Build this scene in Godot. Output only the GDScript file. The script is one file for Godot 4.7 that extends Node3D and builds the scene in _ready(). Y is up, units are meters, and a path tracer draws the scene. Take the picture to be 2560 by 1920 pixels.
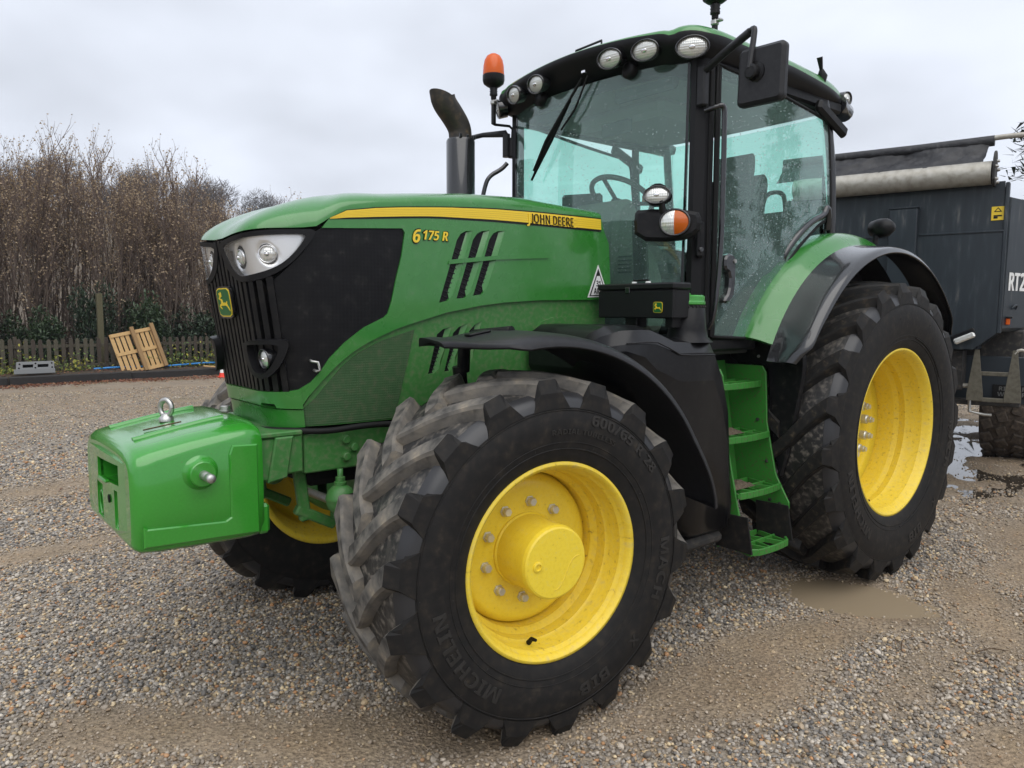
extends Node3D

var M := {}
var taken := {}
var font_bold: Font
var font_plain: Font

# ---------------------------------------------------------------- mesh collecting
class MB:
	var st := SurfaceTool.new()
	func _init() -> void:
		st.begin(Mesh.PRIMITIVE_TRIANGLES)
	func tri(a: Vector3, b: Vector3, c: Vector3, g := 0) -> void:
		st.set_smooth_group(g)
		st.add_vertex(a)
		st.add_vertex(c)
		st.add_vertex(b)
	func quad(a: Vector3, b: Vector3, c: Vector3, d: Vector3, g := 0) -> void:
		tri(a, b, c, g)
		tri(a, c, d, g)
	func done() -> ArrayMesh:
		st.generate_normals()
		return st.commit()
	# rows of points; the normal is (along u) x (along v), u = index in the row list, v = index in a row
	func rows(r: Array, closed_u := false, closed_v := false, g := 0) -> void:
		var nu: int = r.size() if closed_u else r.size() - 1
		for i in nu:
			var p: PackedVector3Array = r[i]
			var q: PackedVector3Array = r[(i + 1) % r.size()]
			var nv: int = p.size() if closed_v else p.size() - 1
			for j in nv:
				var k: int = (j + 1) % p.size()
				quad(p[j], q[j], q[k], p[k], g)
	# fan lid over a closed ring; the ring runs counter-clockwise seen from outside
	func lid(ring: PackedVector3Array, g := -1) -> void:
		var c := Vector3.ZERO
		for p in ring:
			c += p / ring.size()
		for i in ring.size():
			tri(c, ring[i], ring[(i + 1) % ring.size()], g)
	func lid_back(ring: PackedVector3Array, g := -1) -> void:
		var r := ring.duplicate()
		r.reverse()
		lid(r, g)
	# chamfered box
	func box(c: Vector3, s: Vector3, bev := 0.0, b := Basis.IDENTITY) -> void:
		var h := s / 2.0
		bev = minf(bev, minf(h.x, minf(h.y, h.z)) * 0.98)
		var ax := [Vector3(1, 0, 0), Vector3(0, 1, 0), Vector3(0, 0, 1)]
		for k in 3:
			for sg in [-1.0, 1.0]:
				var n: Vector3 = ax[k] * sg
				var u: Vector3 = ax[(k + 1) % 3]
				var v: Vector3 = ax[(k + 2) % 3] * sg
				var hu: float = h[(k + 1) % 3] - bev
				var hv: float = h[(k + 2) % 3] - bev
				var o: Vector3 = n * h[k]
				quad(c + b * (o - u * hu - v * hv), c + b * (o + u * hu - v * hv), c + b * (o + u * hu + v * hv), c + b * (o - u * hu + v * hv), -1)
				if bev > 0.0:
					var n2 := u
					for s2 in [-1.0, 1.0]:
						var m: Vector3 = n2 * s2
						var w: Vector3 = n.cross(m)
						var hw: float = h[(k + 2) % 3] - bev
						var p: Vector3 = n * h[k] + m * (h[(k + 1) % 3] - bev)
						var q: Vector3 = n * (h[k] - bev) + m * h[(k + 1) % 3]
						quad(c + b * (p - w * hw), c + b * (q - w * hw), c + b * (q + w * hw), c + b * (p + w * hw), -1)
		if bev > 0.0:
			for sx in [-1.0, 1.0]:
				for sy in [-1.0, 1.0]:
					for sz in [-1.0, 1.0]:
						var p1 := c + b * Vector3(sx * h.x, sy * (h.y - bev), sz * (h.z - bev))
						var p2 := c + b * Vector3(sx * (h.x - bev), sy * h.y, sz * (h.z - bev))
						var p3 := c + b * Vector3(sx * (h.x - bev), sy * (h.y - bev), sz * h.z)
						if sx * sy * sz > 0:
							tri(p1, p2, p3, -1)
						else:
							tri(p1, p3, p2, -1)
	func tube(path: Array, r: Variant, sides := 8, caps := true, g := 0) -> void:
		var n := path.size()
		var list := []
		var up := Vector3.UP
		var prev := Vector3.ZERO
		for i in n:
			var d: Vector3 = (path[mini(i + 1, n - 1)] - path[maxi(i - 1, 0)]).normalized()
			if i == 0:
				up = Vector3.UP if absf(d.y) < 0.9 else Vector3.RIGHT
			else:
				up = prev
			var x := up.cross(d).normalized()
			var y := d.cross(x).normalized()
			prev = y
			var rad: float = r[i] if r is Array or r is PackedFloat32Array else r
			var ring := PackedVector3Array()
			for k in sides:
				var a := TAU * k / sides
				ring.append(path[i] + (x * cos(a) + y * sin(a)) * rad)
			list.append(ring)
		for i in n - 1:
			for k in sides:
				var m := (k + 1) % sides
				quad(list[i][k], list[i][m], list[i + 1][m], list[i + 1][k], g)
		if caps:
			lid_back(list[0])
			lid(list[n - 1])
	# turned body about an axis: profile of (radius, height along axis), listed so that the outside lies to the right when heights grow
	func lathe(prof: Array, at: Vector3, axis: Vector3, segs := 32, sharp := []) -> void:
		var z := axis.normalized()
		var x := (Vector3.UP if absf(z.y) < 0.9 else Vector3.RIGHT).cross(z).normalized()
		var y := z.cross(x)
		var g := 0
		for i in prof.size() - 1:
			if i in sharp:
				g += 1
			var p: Vector2 = prof[i]
			var q: Vector2 = prof[i + 1]
			for k in segs:
				var a := TAU * k / segs
				var b := TAU * ((k + 1) % segs) / segs
				var ca := x * cos(a) + y * sin(a)
				var cb := x * cos(b) + y * sin(b)
				var p0 := at + ca * p.x + z * p.y
				var p1 := at + cb * p.x + z * p.y
				var q0 := at + ca * q.x + z * q.y
				var q1 := at + cb * q.x + z * q.y
				if p.x < 1e-5:
					tri(p0, q1, q0, g)
				elif q.x < 1e-5:
					tri(p0, p1, q0, g)
				else:
					quad(p0, p1, q1, q0, g)
	# flat outline pushed out along z of the transform, with a chamfer; the outline runs counter-clockwise seen from +z
	func prism(poly: PackedVector2Array, depth: float, t: Transform3D, bev := 0.0, back_bev := true) -> void:
		if Geometry2D.is_polygon_clockwise(poly):
			poly = poly.duplicate()
			poly.reverse()
		var inner := poly
		if bev > 0.0:
			inner = PackedVector2Array()
			var n := poly.size()
			for i in n:
				var e1 := (poly[i] - poly[(i + n - 1) % n]).normalized()
				var e2 := (poly[(i + 1) % n] - poly[i]).normalized()
				var n1 := Vector2(-e1.y, e1.x)
				var n2 := Vector2(-e2.y, e2.x)
				var m := (n1 + n2)
				inner.append(poly[i] + m * bev / maxf(0.25, 1.0 + n1.dot(n2)))
		var ids := Geometry2D.triangulate_polygon(inner)
		if ids.is_empty():
			inner = poly
			ids = Geometry2D.triangulate_polygon(poly)
		var low := inner if back_bev else poly
		var idl := Geometry2D.triangulate_polygon(low)
		for k in range(0, ids.size(), 3):
			flat(inner[ids[k]], inner[ids[k + 1]], inner[ids[k + 2]], depth, t, false)
		for k in range(0, idl.size(), 3):
			flat(low[idl[k]], low[idl[k + 1]], low[idl[k + 2]], 0.0, t, true)
		for i in poly.size():
			var j := (i + 1) % poly.size()
			var lo := bev if back_bev else 0.0
			var hi := depth - bev
			quad(t * Vector3(poly[i].x, poly[i].y, lo), t * Vector3(poly[j].x, poly[j].y, lo), t * Vector3(poly[j].x, poly[j].y, hi), t * Vector3(poly[i].x, poly[i].y, hi), -1)
			if bev > 0.0:
				quad(t * Vector3(poly[i].x, poly[i].y, hi), t * Vector3(poly[j].x, poly[j].y, hi), t * Vector3(inner[j].x, inner[j].y, depth), t * Vector3(inner[i].x, inner[i].y, depth), -1)
				if back_bev:
					quad(t * Vector3(inner[i].x, inner[i].y, 0), t * Vector3(inner[j].x, inner[j].y, 0), t * Vector3(poly[j].x, poly[j].y, lo), t * Vector3(poly[i].x, poly[i].y, lo), -1)
	func flat(a: Vector2, b: Vector2, c: Vector2, z: float, t: Transform3D, back: bool) -> void:
		var turn := (b - a).cross(c - a)
		var pa := t * Vector3(a.x, a.y, z)
		var pb := t * Vector3(b.x, b.y, z)
		var pc := t * Vector3(c.x, c.y, z)
		if (turn > 0.0) != back:
			tri(pa, pb, pc, -1)
		else:
			tri(pa, pc, pb, -1)
	# an outline in surface coordinates laid on a curved surface f(u, v, offset), with walls of the given thickness
	func patch(outer: PackedVector2Array, holes: Array, cell: Vector2, f: Callable, off: Variant, thick := 0.0, wall_holes := true) -> void:
		if Geometry2D.is_polygon_clockwise(outer):
			outer = outer.duplicate()
			outer.reverse()
		var lo := outer[0]
		var hi := outer[0]
		for p in outer:
			lo = lo.min(p)
			hi = hi.max(p)
		var nu := maxi(1, int(ceil((hi.x - lo.x) / cell.x)))
		var nv := maxi(1, int(ceil((hi.y - lo.y) / cell.y)))
		var d := Vector2((hi.x - lo.x) / nu, (hi.y - lo.y) / nv)
		for i in nu:
			for j in nv:
				var p := lo + Vector2(i * d.x, j * d.y)
				var parts: Array = Geometry2D.intersect_polygons(PackedVector2Array([p, p + Vector2(d.x, 0), p + d, p + Vector2(0, d.y)]), outer)
				for h in holes:
					var left := []
					for one in parts:
						for piece in Geometry2D.clip_polygons(one, h):
							if not Geometry2D.is_polygon_clockwise(piece):
								left.append(piece)
					parts = left
				for one in parts:
					var ids := Geometry2D.triangulate_polygon(one)
					for k in range(0, ids.size(), 3):
						var a: Vector2 = one[ids[k]]
						var b: Vector2 = one[ids[k + 1]]
						var c: Vector2 = one[ids[k + 2]]
						if (b - a).cross(c - a) < 0:
							var s := b
							b = c
							c = s
						tri(put(f, a, off), put(f, b, off), put(f, c, off), 0)
		if thick > 0.0:
			wall(outer, cell, f, off, thick, false)
			if wall_holes:
				for h in holes:
					wall(h, cell, f, off, thick, true)
	func put(f: Callable, p: Vector2, off: Variant, less := 0.0) -> Vector3:
		return f.call(p.x, p.y, (off.call(p.x, p.y) if off is Callable else off) - less)
	func wall(poly: PackedVector2Array, cell: Vector2, f: Callable, off: Variant, thick: float, inside: bool) -> void:
		if Geometry2D.is_polygon_clockwise(poly) != inside:
			poly = poly.duplicate()
			poly.reverse()
		for i in poly.size():
			var a := poly[i]
			var b := poly[(i + 1) % poly.size()]
			var n := maxi(1, int(ceil((b - a).length() / cell.x)))
			for k in n:
				var p := a.lerp(b, float(k) / n)
				var q := a.lerp(b, float(k + 1) / n)
				quad(put(f, p, off, thick), put(f, q, off, thick), put(f, q, off), put(f, p, off), 1)

# ---------------------------------------------------------------- nodes
func numbered(called: String) -> String:
	taken[called] = taken.get(called, -1) + 1
	return called if taken[called] == 0 else "%s_%03d" % [called, taken[called]]

func thing(called: String, label: String, category: String, at := Vector3.ZERO, turn := 0.0, group := "") -> Node3D:
	var o := Node3D.new()
	o.name = numbered(called)
	add_child(o)
	o.position = at
	o.rotation.y = turn
	tag(o, label, category, group)
	return o

func tag(o: Node, label := "", category := "", group := "", kind := "") -> void:
	if label:
		o.set_meta("label", label)
	if category:
		o.set_meta("category", category)
	if group:
		o.set_meta("group", group)
	if kind:
		o.set_meta("kind", kind)

func holder(called: String, parent: Node, at := Vector3.ZERO) -> Node3D:
	var o := Node3D.new()
	o.name = called
	parent.add_child(o, true)
	o.position = at
	return o

func part(called: String, shape: Variant, m: Material, parent: Node, label := "") -> MeshInstance3D:
	var o := MeshInstance3D.new()
	o.name = called
	o.mesh = shape.done() if shape is MB else shape
	o.material_override = m
	o.cast_shadow = GeometryInstance3D.SHADOW_CASTING_SETTING_ON
	parent.add_child(o, true)
	if label:
		o.set_meta("label", label)
	return o

func solo(called: String, shape: Variant, m: Material, label: String, category: String, group := "", kind := "") -> MeshInstance3D:
	var o := part(numbered(called), shape, m, self)
	tag(o, label, category, group, kind)
	return o

func box_mesh(c: Vector3, s: Vector3, bev := 0.0, b := Basis.IDENTITY) -> MB:
	var mb := MB.new()
	mb.box(c, s, bev, b)
	return mb

func tube_mesh(path: Array, r: Variant, sides := 10) -> MB:
	var mb := MB.new()
	mb.tube(path, r, sides)
	return mb

func bolt_mesh(at: Vector3, axis: Vector3, r: float, h: float) -> MB:
	var mb := MB.new()
	mb.lathe([Vector2(r * 1.35, 0), Vector2(r * 1.35, h * 0.18), Vector2(r * 1.1, h * 0.2), Vector2(r * 1.1, h * 0.85), Vector2(r * 0.9, h), Vector2(0, h)], at, axis, 6, [1, 2, 3, 4])
	return mb

func smooth(points: Array, times := 2) -> Array:
	var p := points
	for t in times:
		var q := [p[0]]
		for i in p.size() - 1:
			q.append(p[i] * 0.75 + p[i + 1] * 0.25)
			q.append(p[i] * 0.25 + p[i + 1] * 0.75)
		q.append(p[-1])
		p = q
	return p

func smooth_ring(points: Array, times := 2) -> PackedVector2Array:
	var p := points
	for t in times:
		var q := []
		for i in p.size():
			var n: Vector2 = p[(i + 1) % p.size()]
			q.append(p[i] * 0.75 + n * 0.25)
			q.append(p[i] * 0.25 + n * 0.75)
		p = q
	return PackedVector2Array(p)

func v2(list: Array) -> PackedVector2Array:
	var o := PackedVector2Array()
	for i in range(0, list.size(), 2):
		o.append(Vector2(list[i], list[i + 1]))
	return o

func curve(x: float, list: Array) -> float:     # list of x, y, x, y ...
	if x <= list[0]:
		return list[1]
	for i in range(2, list.size(), 2):
		if x <= list[i]:
			return lerpf(list[i - 1], list[i + 1], (x - list[i - 2]) / (list[i] - list[i - 2]))
	return list[-1]

func rounded(w: float, h: float, r: float, n := 5) -> PackedVector2Array:
	var o := PackedVector2Array()
	for k in 4:
		var c := Vector2((w / 2 - r) * [1, -1, -1, 1][k], (h / 2 - r) * [1, 1, -1, -1][k])
		for i in n + 1:
			var a := PI / 2 * (k + float(i) / n)
			o.append(c + Vector2(cos(a), sin(a)) * r)
	return o

func letters(s: String, bold: bool, high: float, deep: float) -> ArrayMesh:   # centred on its place, facing +z; the height is that of a capital
	var t := TextMesh.new()
	t.text = s
	t.font = font_bold if bold else font_plain
	t.font_size = 64
	t.pixel_size = high / (64 * 0.72)
	t.depth = deep
	t.curve_step = 1.0
	var a := ArrayMesh.new()
	a.add_surface_from_arrays(Mesh.PRIMITIVE_TRIANGLES, t.get_mesh_arrays())
	return a

func bent(m: Mesh, f: Callable) -> ArrayMesh:     # a copy whose vertices go through f
	var st := SurfaceTool.new()
	st.begin(Mesh.PRIMITIVE_TRIANGLES)
	st.set_smooth_group(-1)
	var a := m.surface_get_arrays(0)
	var v: PackedVector3Array = a[Mesh.ARRAY_VERTEX]
	var ids: Variant = a[Mesh.ARRAY_INDEX]
	if ids == null:
		ids = range(v.size())
	for i in ids:
		st.add_vertex(f.call(v[i]))
	st.generate_normals()
	return st.commit()

# ---------------------------------------------------------------- materials
func lin(r: float, g: float, b: float, a := 1.0) -> Color:
	var c := Color(r, g, b).linear_to_srgb()
	c.a = a
	return c

func noise_tex(size: int, freq: float, stops: Array, seed_: int, octaves := 4, kind := FastNoiseLite.TYPE_SIMPLEX_SMOOTH, fractal := FastNoiseLite.FRACTAL_FBM) -> NoiseTexture2D:
	var n := FastNoiseLite.new()
	n.seed = seed_
	n.noise_type = kind
	n.frequency = freq
	n.fractal_type = fractal
	n.fractal_octaves = octaves
	var t := NoiseTexture2D.new()
	t.width = size
	t.height = size
	t.seamless = true
	t.noise = n
	if stops.size():
		var g := Gradient.new()
		var o := PackedFloat32Array()
		var c := PackedColorArray()
		for s in stops:
			o.append(s[0])
			c.append(s[1])
		g.offsets = o
		g.colors = c
		t.color_ramp = g
	return t

func bump_tex(size: int, freq: float, seed_: int, octaves := 4, kind := FastNoiseLite.TYPE_SIMPLEX_SMOOTH) -> NoiseTexture2D:
	return noise_tex(size, freq, [], seed_, octaves, kind)

func mat(c: Color, rough := 0.6, metal := 0.0) -> StandardMaterial3D:
	var m := StandardMaterial3D.new()
	m.albedo_color = c
	m.roughness = rough
	m.metallic = metal
	return m

func textured(t: Texture2D, scale_: float, rough := 0.8, world := false, tint := Color.WHITE) -> StandardMaterial3D:
	var m := mat(tint, rough)
	m.albedo_texture = t
	m.uv1_triplanar = true
	m.uv1_world_triplanar = world
	m.uv1_scale = Vector3.ONE * scale_
	return m

func relief(m: StandardMaterial3D, t: Texture2D, cm: float) -> StandardMaterial3D:
	m.heightmap_enabled = true
	m.heightmap_texture = t
	m.heightmap_scale = cm
	return m

func coat(m: StandardMaterial3D, amount := 0.6, rough := 0.12) -> StandardMaterial3D:
	m.clearcoat_enabled = true
	m.clearcoat = amount
	m.clearcoat_roughness = rough
	return m

func glass(c: Color, a := 0.03) -> StandardMaterial3D:
	var m := StandardMaterial3D.new()
	m.albedo_color = Color(c.r, c.g, c.b, a)
	m.roughness = 0.0
	m.refraction_enabled = true
	m.refraction_scale = 0.05
	return m

func pane(c: Color, a: float, rough := 0.02) -> StandardMaterial3D:
	var m := StandardMaterial3D.new()
	m.albedo_color = Color(c.r, c.g, c.b, a)
	m.roughness = rough
	m.transparency = BaseMaterial3D.TRANSPARENCY_ALPHA
	return m

func make_materials() -> void:
	var fine := bump_tex(512, 0.05, 3, 5)
	var coarse := bump_tex(512, 0.012, 4, 4)
	# tractor green with dust specks, dirtier lower panels, bright new paint of the weight
	M.green = coat(textured(noise_tex(1024, 0.012, [[0.0, lin(0.025, 0.170, 0.022)], [0.6, lin(0.028, 0.185, 0.025)], [0.78, lin(0.036, 0.19, 0.032)], [0.9, lin(0.055, 0.19, 0.047)], [1.0, lin(0.085, 0.195, 0.07)]], 11, 8), 1.1, 0.3), 0.6, 0.08)
	M.green_low = textured(noise_tex(512, 0.03, [[0.0, lin(0.035, 0.165, 0.03)], [0.45, lin(0.045, 0.17, 0.038)], [0.7, lin(0.075, 0.175, 0.055)], [1.0, lin(0.12, 0.165, 0.075)]], 12, 6), 2.0, 0.5)
	M.green_mesh = relief(textured(noise_tex(512, 0.012, [[0.0, lin(0.024, 0.075, 0.022)], [0.5, lin(0.034, 0.085, 0.028)], [1.0, lin(0.075, 0.09, 0.045)]], 13, 4), 3.0, 0.7), weave_tex(), 0.12)
	M.weight = coat(textured(noise_tex(512, 0.06, [[0.0, lin(0.16, 0.06, 0.03)], [0.06, lin(0.13, 0.07, 0.03)], [0.07, lin(0.030, 0.25, 0.020)], [0.55, lin(0.032, 0.265, 0.022)], [1.0, lin(0.036, 0.28, 0.025)]], 14, 3), 2.4, 0.22), 0.8, 0.05)
	M.green_step = textured(noise_tex(512, 0.04, [[0.0, lin(0.028, 0.19, 0.022)], [0.55, lin(0.034, 0.20, 0.027)], [0.68, lin(0.05, 0.16, 0.03)], [0.8, lin(0.10, 0.085, 0.05)], [1.0, lin(0.12, 0.095, 0.06)]], 15, 5), 2.5, 0.45)
	M.yellow = coat(textured(noise_tex(1024, 0.02, [[0.0, lin(0.30, 0.19, 0.04)], [0.09, lin(0.50, 0.34, 0.04)], [0.15, lin(0.78, 0.57, 0.035)], [0.6, lin(0.83, 0.62, 0.038)], [0.85, lin(0.78, 0.59, 0.07)], [1.0, lin(0.68, 0.52, 0.13)]], 16, 7), 2.0, 0.4), 0.25, 0.25)
	M.yellow_dirty = textured(noise_tex(1024, 0.016, [[0.0, lin(0.10, 0.065, 0.03)], [0.10, lin(0.30, 0.20, 0.045)], [0.19, lin(0.70, 0.50, 0.04)], [0.5, lin(0.80, 0.59, 0.04)], [0.72, lin(0.72, 0.54, 0.085)], [1.0, lin(0.54, 0.41, 0.15)]], 17, 8), 1.6, 0.5)
	var smear := noise_tex(512, 0.012, [[0.0, Color(.55, .55, .55)], [0.5, Color(.75, .75, .75)], [1.0, Color(1, 1, 1)]], 19, 6)
	for k in ['green', 'green_low', 'weight', 'green_step']:
		M[k].roughness_texture = smear
		M[k].roughness = minf(1.0, M[k].roughness * 1.3)
	M.decal_yellow = mat(lin(0.80, 0.56, 0.03), 0.35)
	M.decal_yellow_dark = mat(lin(0.62, 0.42, 0.02), 0.4)
	M.decal_black = mat(lin(0.012, 0.012, 0.012), 0.4)
	M.decal_white = mat(lin(0.75, 0.75, 0.73), 0.5)
	M.decal_green = mat(lin(0.012, 0.12, 0.03), 0.3)
	# blacks
	M.black_plastic = relief(textured(noise_tex(512, 0.02, [[0.0, lin(0.006, 0.006, 0.007)], [0.55, lin(0.009, 0.009, 0.010)], [0.8, lin(0.018, 0.017, 0.016)], [1.0, lin(0.040, 0.036, 0.031)]], 21, 6), 1.6, 0.38), bump_tex(256, 0.2, 5, 2), 0.02)
	M.tank = relief(textured(noise_tex(512, 0.02, [[0.0, lin(0.005, 0.005, 0.006)], [0.6, lin(0.007, 0.007, 0.008)], [0.82, lin(0.012, 0.012, 0.012)], [1.0, lin(0.030, 0.027, 0.023)]], 24, 6), 1.6, 0.28), bump_tex(256, 0.2, 6, 2), 0.01)
	M.tank.metallic_specular = 0.42
	M.black_gloss = coat(mat(lin(0.008, 0.008, 0.009), 0.25), 0.7, 0.06)
	M.black_post = mat(lin(0.009, 0.009, 0.010), 0.42)
	M.black_paint = mat(lin(0.012, 0.012, 0.013), 0.35)
	M.black_satin = textured(noise_tex(256, 0.05, [[0.0, lin(0.018, 0.018, 0.02)], [1.0, lin(0.030, 0.030, 0.032)]], 22, 4), 2.0, 0.38)
	M.black_mesh = relief(textured(noise_tex(512, 0.012, [[0.0, lin(0.004, 0.004, 0.005)], [0.6, lin(0.006, 0.006, 0.007)], [0.85, lin(0.012, 0.012, 0.012)], [1.0, lin(0.03, 0.028, 0.025)]], 23, 6), 2.0, 0.42), weave_tex(), 0.03)
	M.seal = mat(lin(0.008, 0.008, 0.008), 0.6)
	M.cavity = mat(lin(0.006, 0.006, 0.006), 0.9)
	for k in ['black_plastic', 'black_post', 'black_paint', 'black_satin', 'black_mesh', 'seal', 'cavity', 'decal_black']:
		M[k].metallic_specular = 0.32
	# rubber
	M.rubber = relief(textured(noise_tex(1024, 0.012, [[0.0, lin(0.012, 0.012, 0.012)], [0.5, lin(0.017, 0.016, 0.0155)], [0.75, lin(0.025, 0.022, 0.019)], [1.0, lin(0.048, 0.040, 0.031)]], 31, 8), 1.3, 0.55), fine, 0.04)
	M.rubber_letter = mat(lin(0.030, 0.028, 0.026), 0.5)
	M.lug_mud = relief(textured(noise_tex(1024, 0.008, [[0.0, lin(0.035, 0.034, 0.033)], [0.25, lin(0.075, 0.071, 0.066)], [0.45, lin(0.125, 0.116, 0.104)], [0.65, lin(0.165, 0.150, 0.130)], [0.82, lin(0.21, 0.185, 0.15)], [1.0, lin(0.30, 0.25, 0.19)]], 32, 8), 1.3, 0.65), fine, 0.1)
	M.lug_mud.uv1_triplanar_sharpness = 4.0
	M.lug_floor = relief(textured(noise_tex(1024, 0.012, [[0.0, lin(0.013, 0.013, 0.013)], [0.52, lin(0.022, 0.021, 0.020)], [0.60, lin(0.07, 0.063, 0.055)], [0.8, lin(0.17, 0.15, 0.125)], [1.0, lin(0.30, 0.25, 0.19)]], 34, 8), 1.7, 0.5), fine, 0.15)
	M.lug_dark = relief(textured(noise_tex(1024, 0.012, [[0.0, lin(0.014, 0.014, 0.014)], [0.55, lin(0.023, 0.022, 0.021)], [0.7, lin(0.042, 0.035, 0.027)], [0.85, lin(0.10, 0.077, 0.053)], [1.0, lin(0.17, 0.13, 0.09)]], 33, 8), 1.5, 0.45), fine, 0.1)
	M.lug_dark.uv1_triplanar_sharpness = 4.0
	M.lug_end = mat(lin(0.024, 0.024, 0.026), 0.35)
	for k in ['rubber', 'rubber_letter', 'lug_mud', 'lug_dark']:
		M[k].metallic_specular = 0.28
	# metals, lamps, glass
	M.steel = textured(noise_tex(256, 0.05, [[0.0, lin(0.38, 0.37, 0.34)], [0.7, lin(0.55, 0.55, 0.53)], [1.0, lin(0.30, 0.27, 0.22)]], 41, 4), 4.0, 0.38)
	M.steel.metallic = 0.9
	M.galv = textured(noise_tex(512, 0.02, [[0.0, lin(0.24, 0.22, 0.18)], [0.5, lin(0.38, 0.36, 0.31)], [1.0, lin(0.48, 0.46, 0.42)]], 42, 5), 1.2, 0.5)
	M.galv.metallic = 0.35
	M.pipe_burnt = textured(noise_tex(256, 0.02, [[0.0, lin(0.035, 0.032, 0.029)], [0.55, lin(0.05, 0.045, 0.04)], [0.8, lin(0.09, 0.07, 0.05)], [1.0, lin(0.16, 0.11, 0.065)]], 43, 6), 3.0, 0.5)
	M.pipe_burnt.metallic = 0.5
	M.galv_dark = textured(M.galv.albedo_texture, 2.0, 0.6, false, Color(.55, .54, .50))
	M.nut = mat(lin(0.62, 0.60, 0.52), 0.35, 0.6)
	M.chrome = mat(lin(0.80, 0.80, 0.80), 0.12, 1.0)
	M.reflector = mat(lin(0.78, 0.78, 0.77), 0.32, 0.85)
	M.lamp_lens = relief(mat(lin(0.74, 0.74, 0.70), 0.18, 0.55), flute_tex(), 0.2)
	M.lamp_lens.uv1_triplanar = true
	M.lamp_lens.uv1_scale = Vector3.ONE * 9.0
	M.clear = pane(Color(1, 1, 1), 0.04)
	M.amber = coat(mat(lin(0.85, 0.17, 0.005), 0.25), 0.6, 0.05)
	M.amber.backlight_enabled = true
	M.amber.backlight = lin(0.9, 0.22, 0.01)
	M.beacon_green = coat(mat(lin(0.06, 0.42, 0.16), 0.25), 0.6, 0.05)
	M.glass_green = glass(lin(0.69, 0.98, 0.89), 0.06)
	M.glass_edge = mat(lin(0.006, 0.007, 0.007), 0.2)
	M.drop = pane(Color(0.92, 0.98, 0.98), 0.32, 0.0)
	# cab inside
	M.trim_tan = textured(noise_tex(256, 0.08, [[0.0, lin(0.16, 0.155, 0.125)], [1.0, lin(0.22, 0.21, 0.17)]], 51, 3), 5.0, 0.8)
	M.trim_dark = mat(lin(0.045, 0.047, 0.045), 0.7)
	M.seat_cloth = textured(noise_tex(256, 0.1, [[0.0, lin(0.03, 0.032, 0.032)], [1.0, lin(0.06, 0.062, 0.06)]], 52, 3), 6.0, 0.95)
	M.fabric_black = relief(textured(noise_tex(512, 0.02, [[0.0, lin(0.012, 0.012, 0.014)], [0.6, lin(0.02, 0.02, 0.023)], [1.0, lin(0.05, 0.05, 0.052)]], 53, 5), 1.3, 0.55), coarse, 0.8)
	M.mud_tyre = textured(noise_tex(512, 0.02, [[0.0, lin(0.03, 0.025, 0.02)], [0.5, lin(0.06, 0.046, 0.035)], [1.0, lin(0.15, 0.115, 0.08)]], 55, 6), 2.0, 0.8)
	M.mud = relief(textured(noise_tex(256, 0.05, [[0.0, lin(0.05, 0.036, 0.024)], [0.5, lin(0.10, 0.075, 0.05)], [1.0, lin(0.19, 0.15, 0.10)]], 54, 5), 6.0, 0.9), fine, 0.4)
	M.decal_grey = mat(lin(0.12, 0.12, 0.115), 0.6)
	M.pallet_dark = mat(lin(0.26, 0.16, 0.07), 0.85)
	M.twig = mat(lin(0.09, 0.055, 0.03), 0.9)
	# trailer paint
	M.trailer = textured(noise_tex(1024, 0.010, [[0.0, lin(0.014, 0.020, 0.026)], [0.55, lin(0.019, 0.027, 0.034)], [0.72, lin(0.028, 0.036, 0.043)], [0.86, lin(0.055, 0.062, 0.065)], [1.0, lin(0.12, 0.12, 0.112)]], 61, 7), 0.6, 0.42)
	M.trailer.uv1_scale = Vector3(1.3, 0.22, 1.3)
	M.trailer_plain = mat(lin(0.022, 0.030, 0.038), 0.45)
	M.chassis = textured(noise_tex(256, 0.03, [[0.0, lin(0.012, 0.012, 0.012)], [0.6, lin(0.025, 0.023, 0.021)], [1.0, lin(0.09, 0.075, 0.058)]], 62, 5), 2.0, 0.7)

func weave_tex() -> ImageTexture:
	var n := 256
	var im := Image.create(n, n, false, Image.FORMAT_RGBA8)
	for y in n:
		for x in n:
			var h := 0.5 + 0.25 * sin(TAU * x * 32.0 / n) + 0.25 * sin(TAU * y * 32.0 / n)
			im.set_pixel(x, y, Color(h, h, h))
	return ImageTexture.create_from_image(im)

func flute_tex() -> ImageTexture:
	var n := 128
	var im := Image.create(n, n, false, Image.FORMAT_RGBA8)
	for y in n:
		for x in n:
			var h := absf(sin(TAU * x * 6.0 / n)) * 0.6 + absf(sin(TAU * y * 3.0 / n)) * 0.4
			im.set_pixel(x, y, Color(h, h, h))
	return ImageTexture.create_from_image(im)

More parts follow.
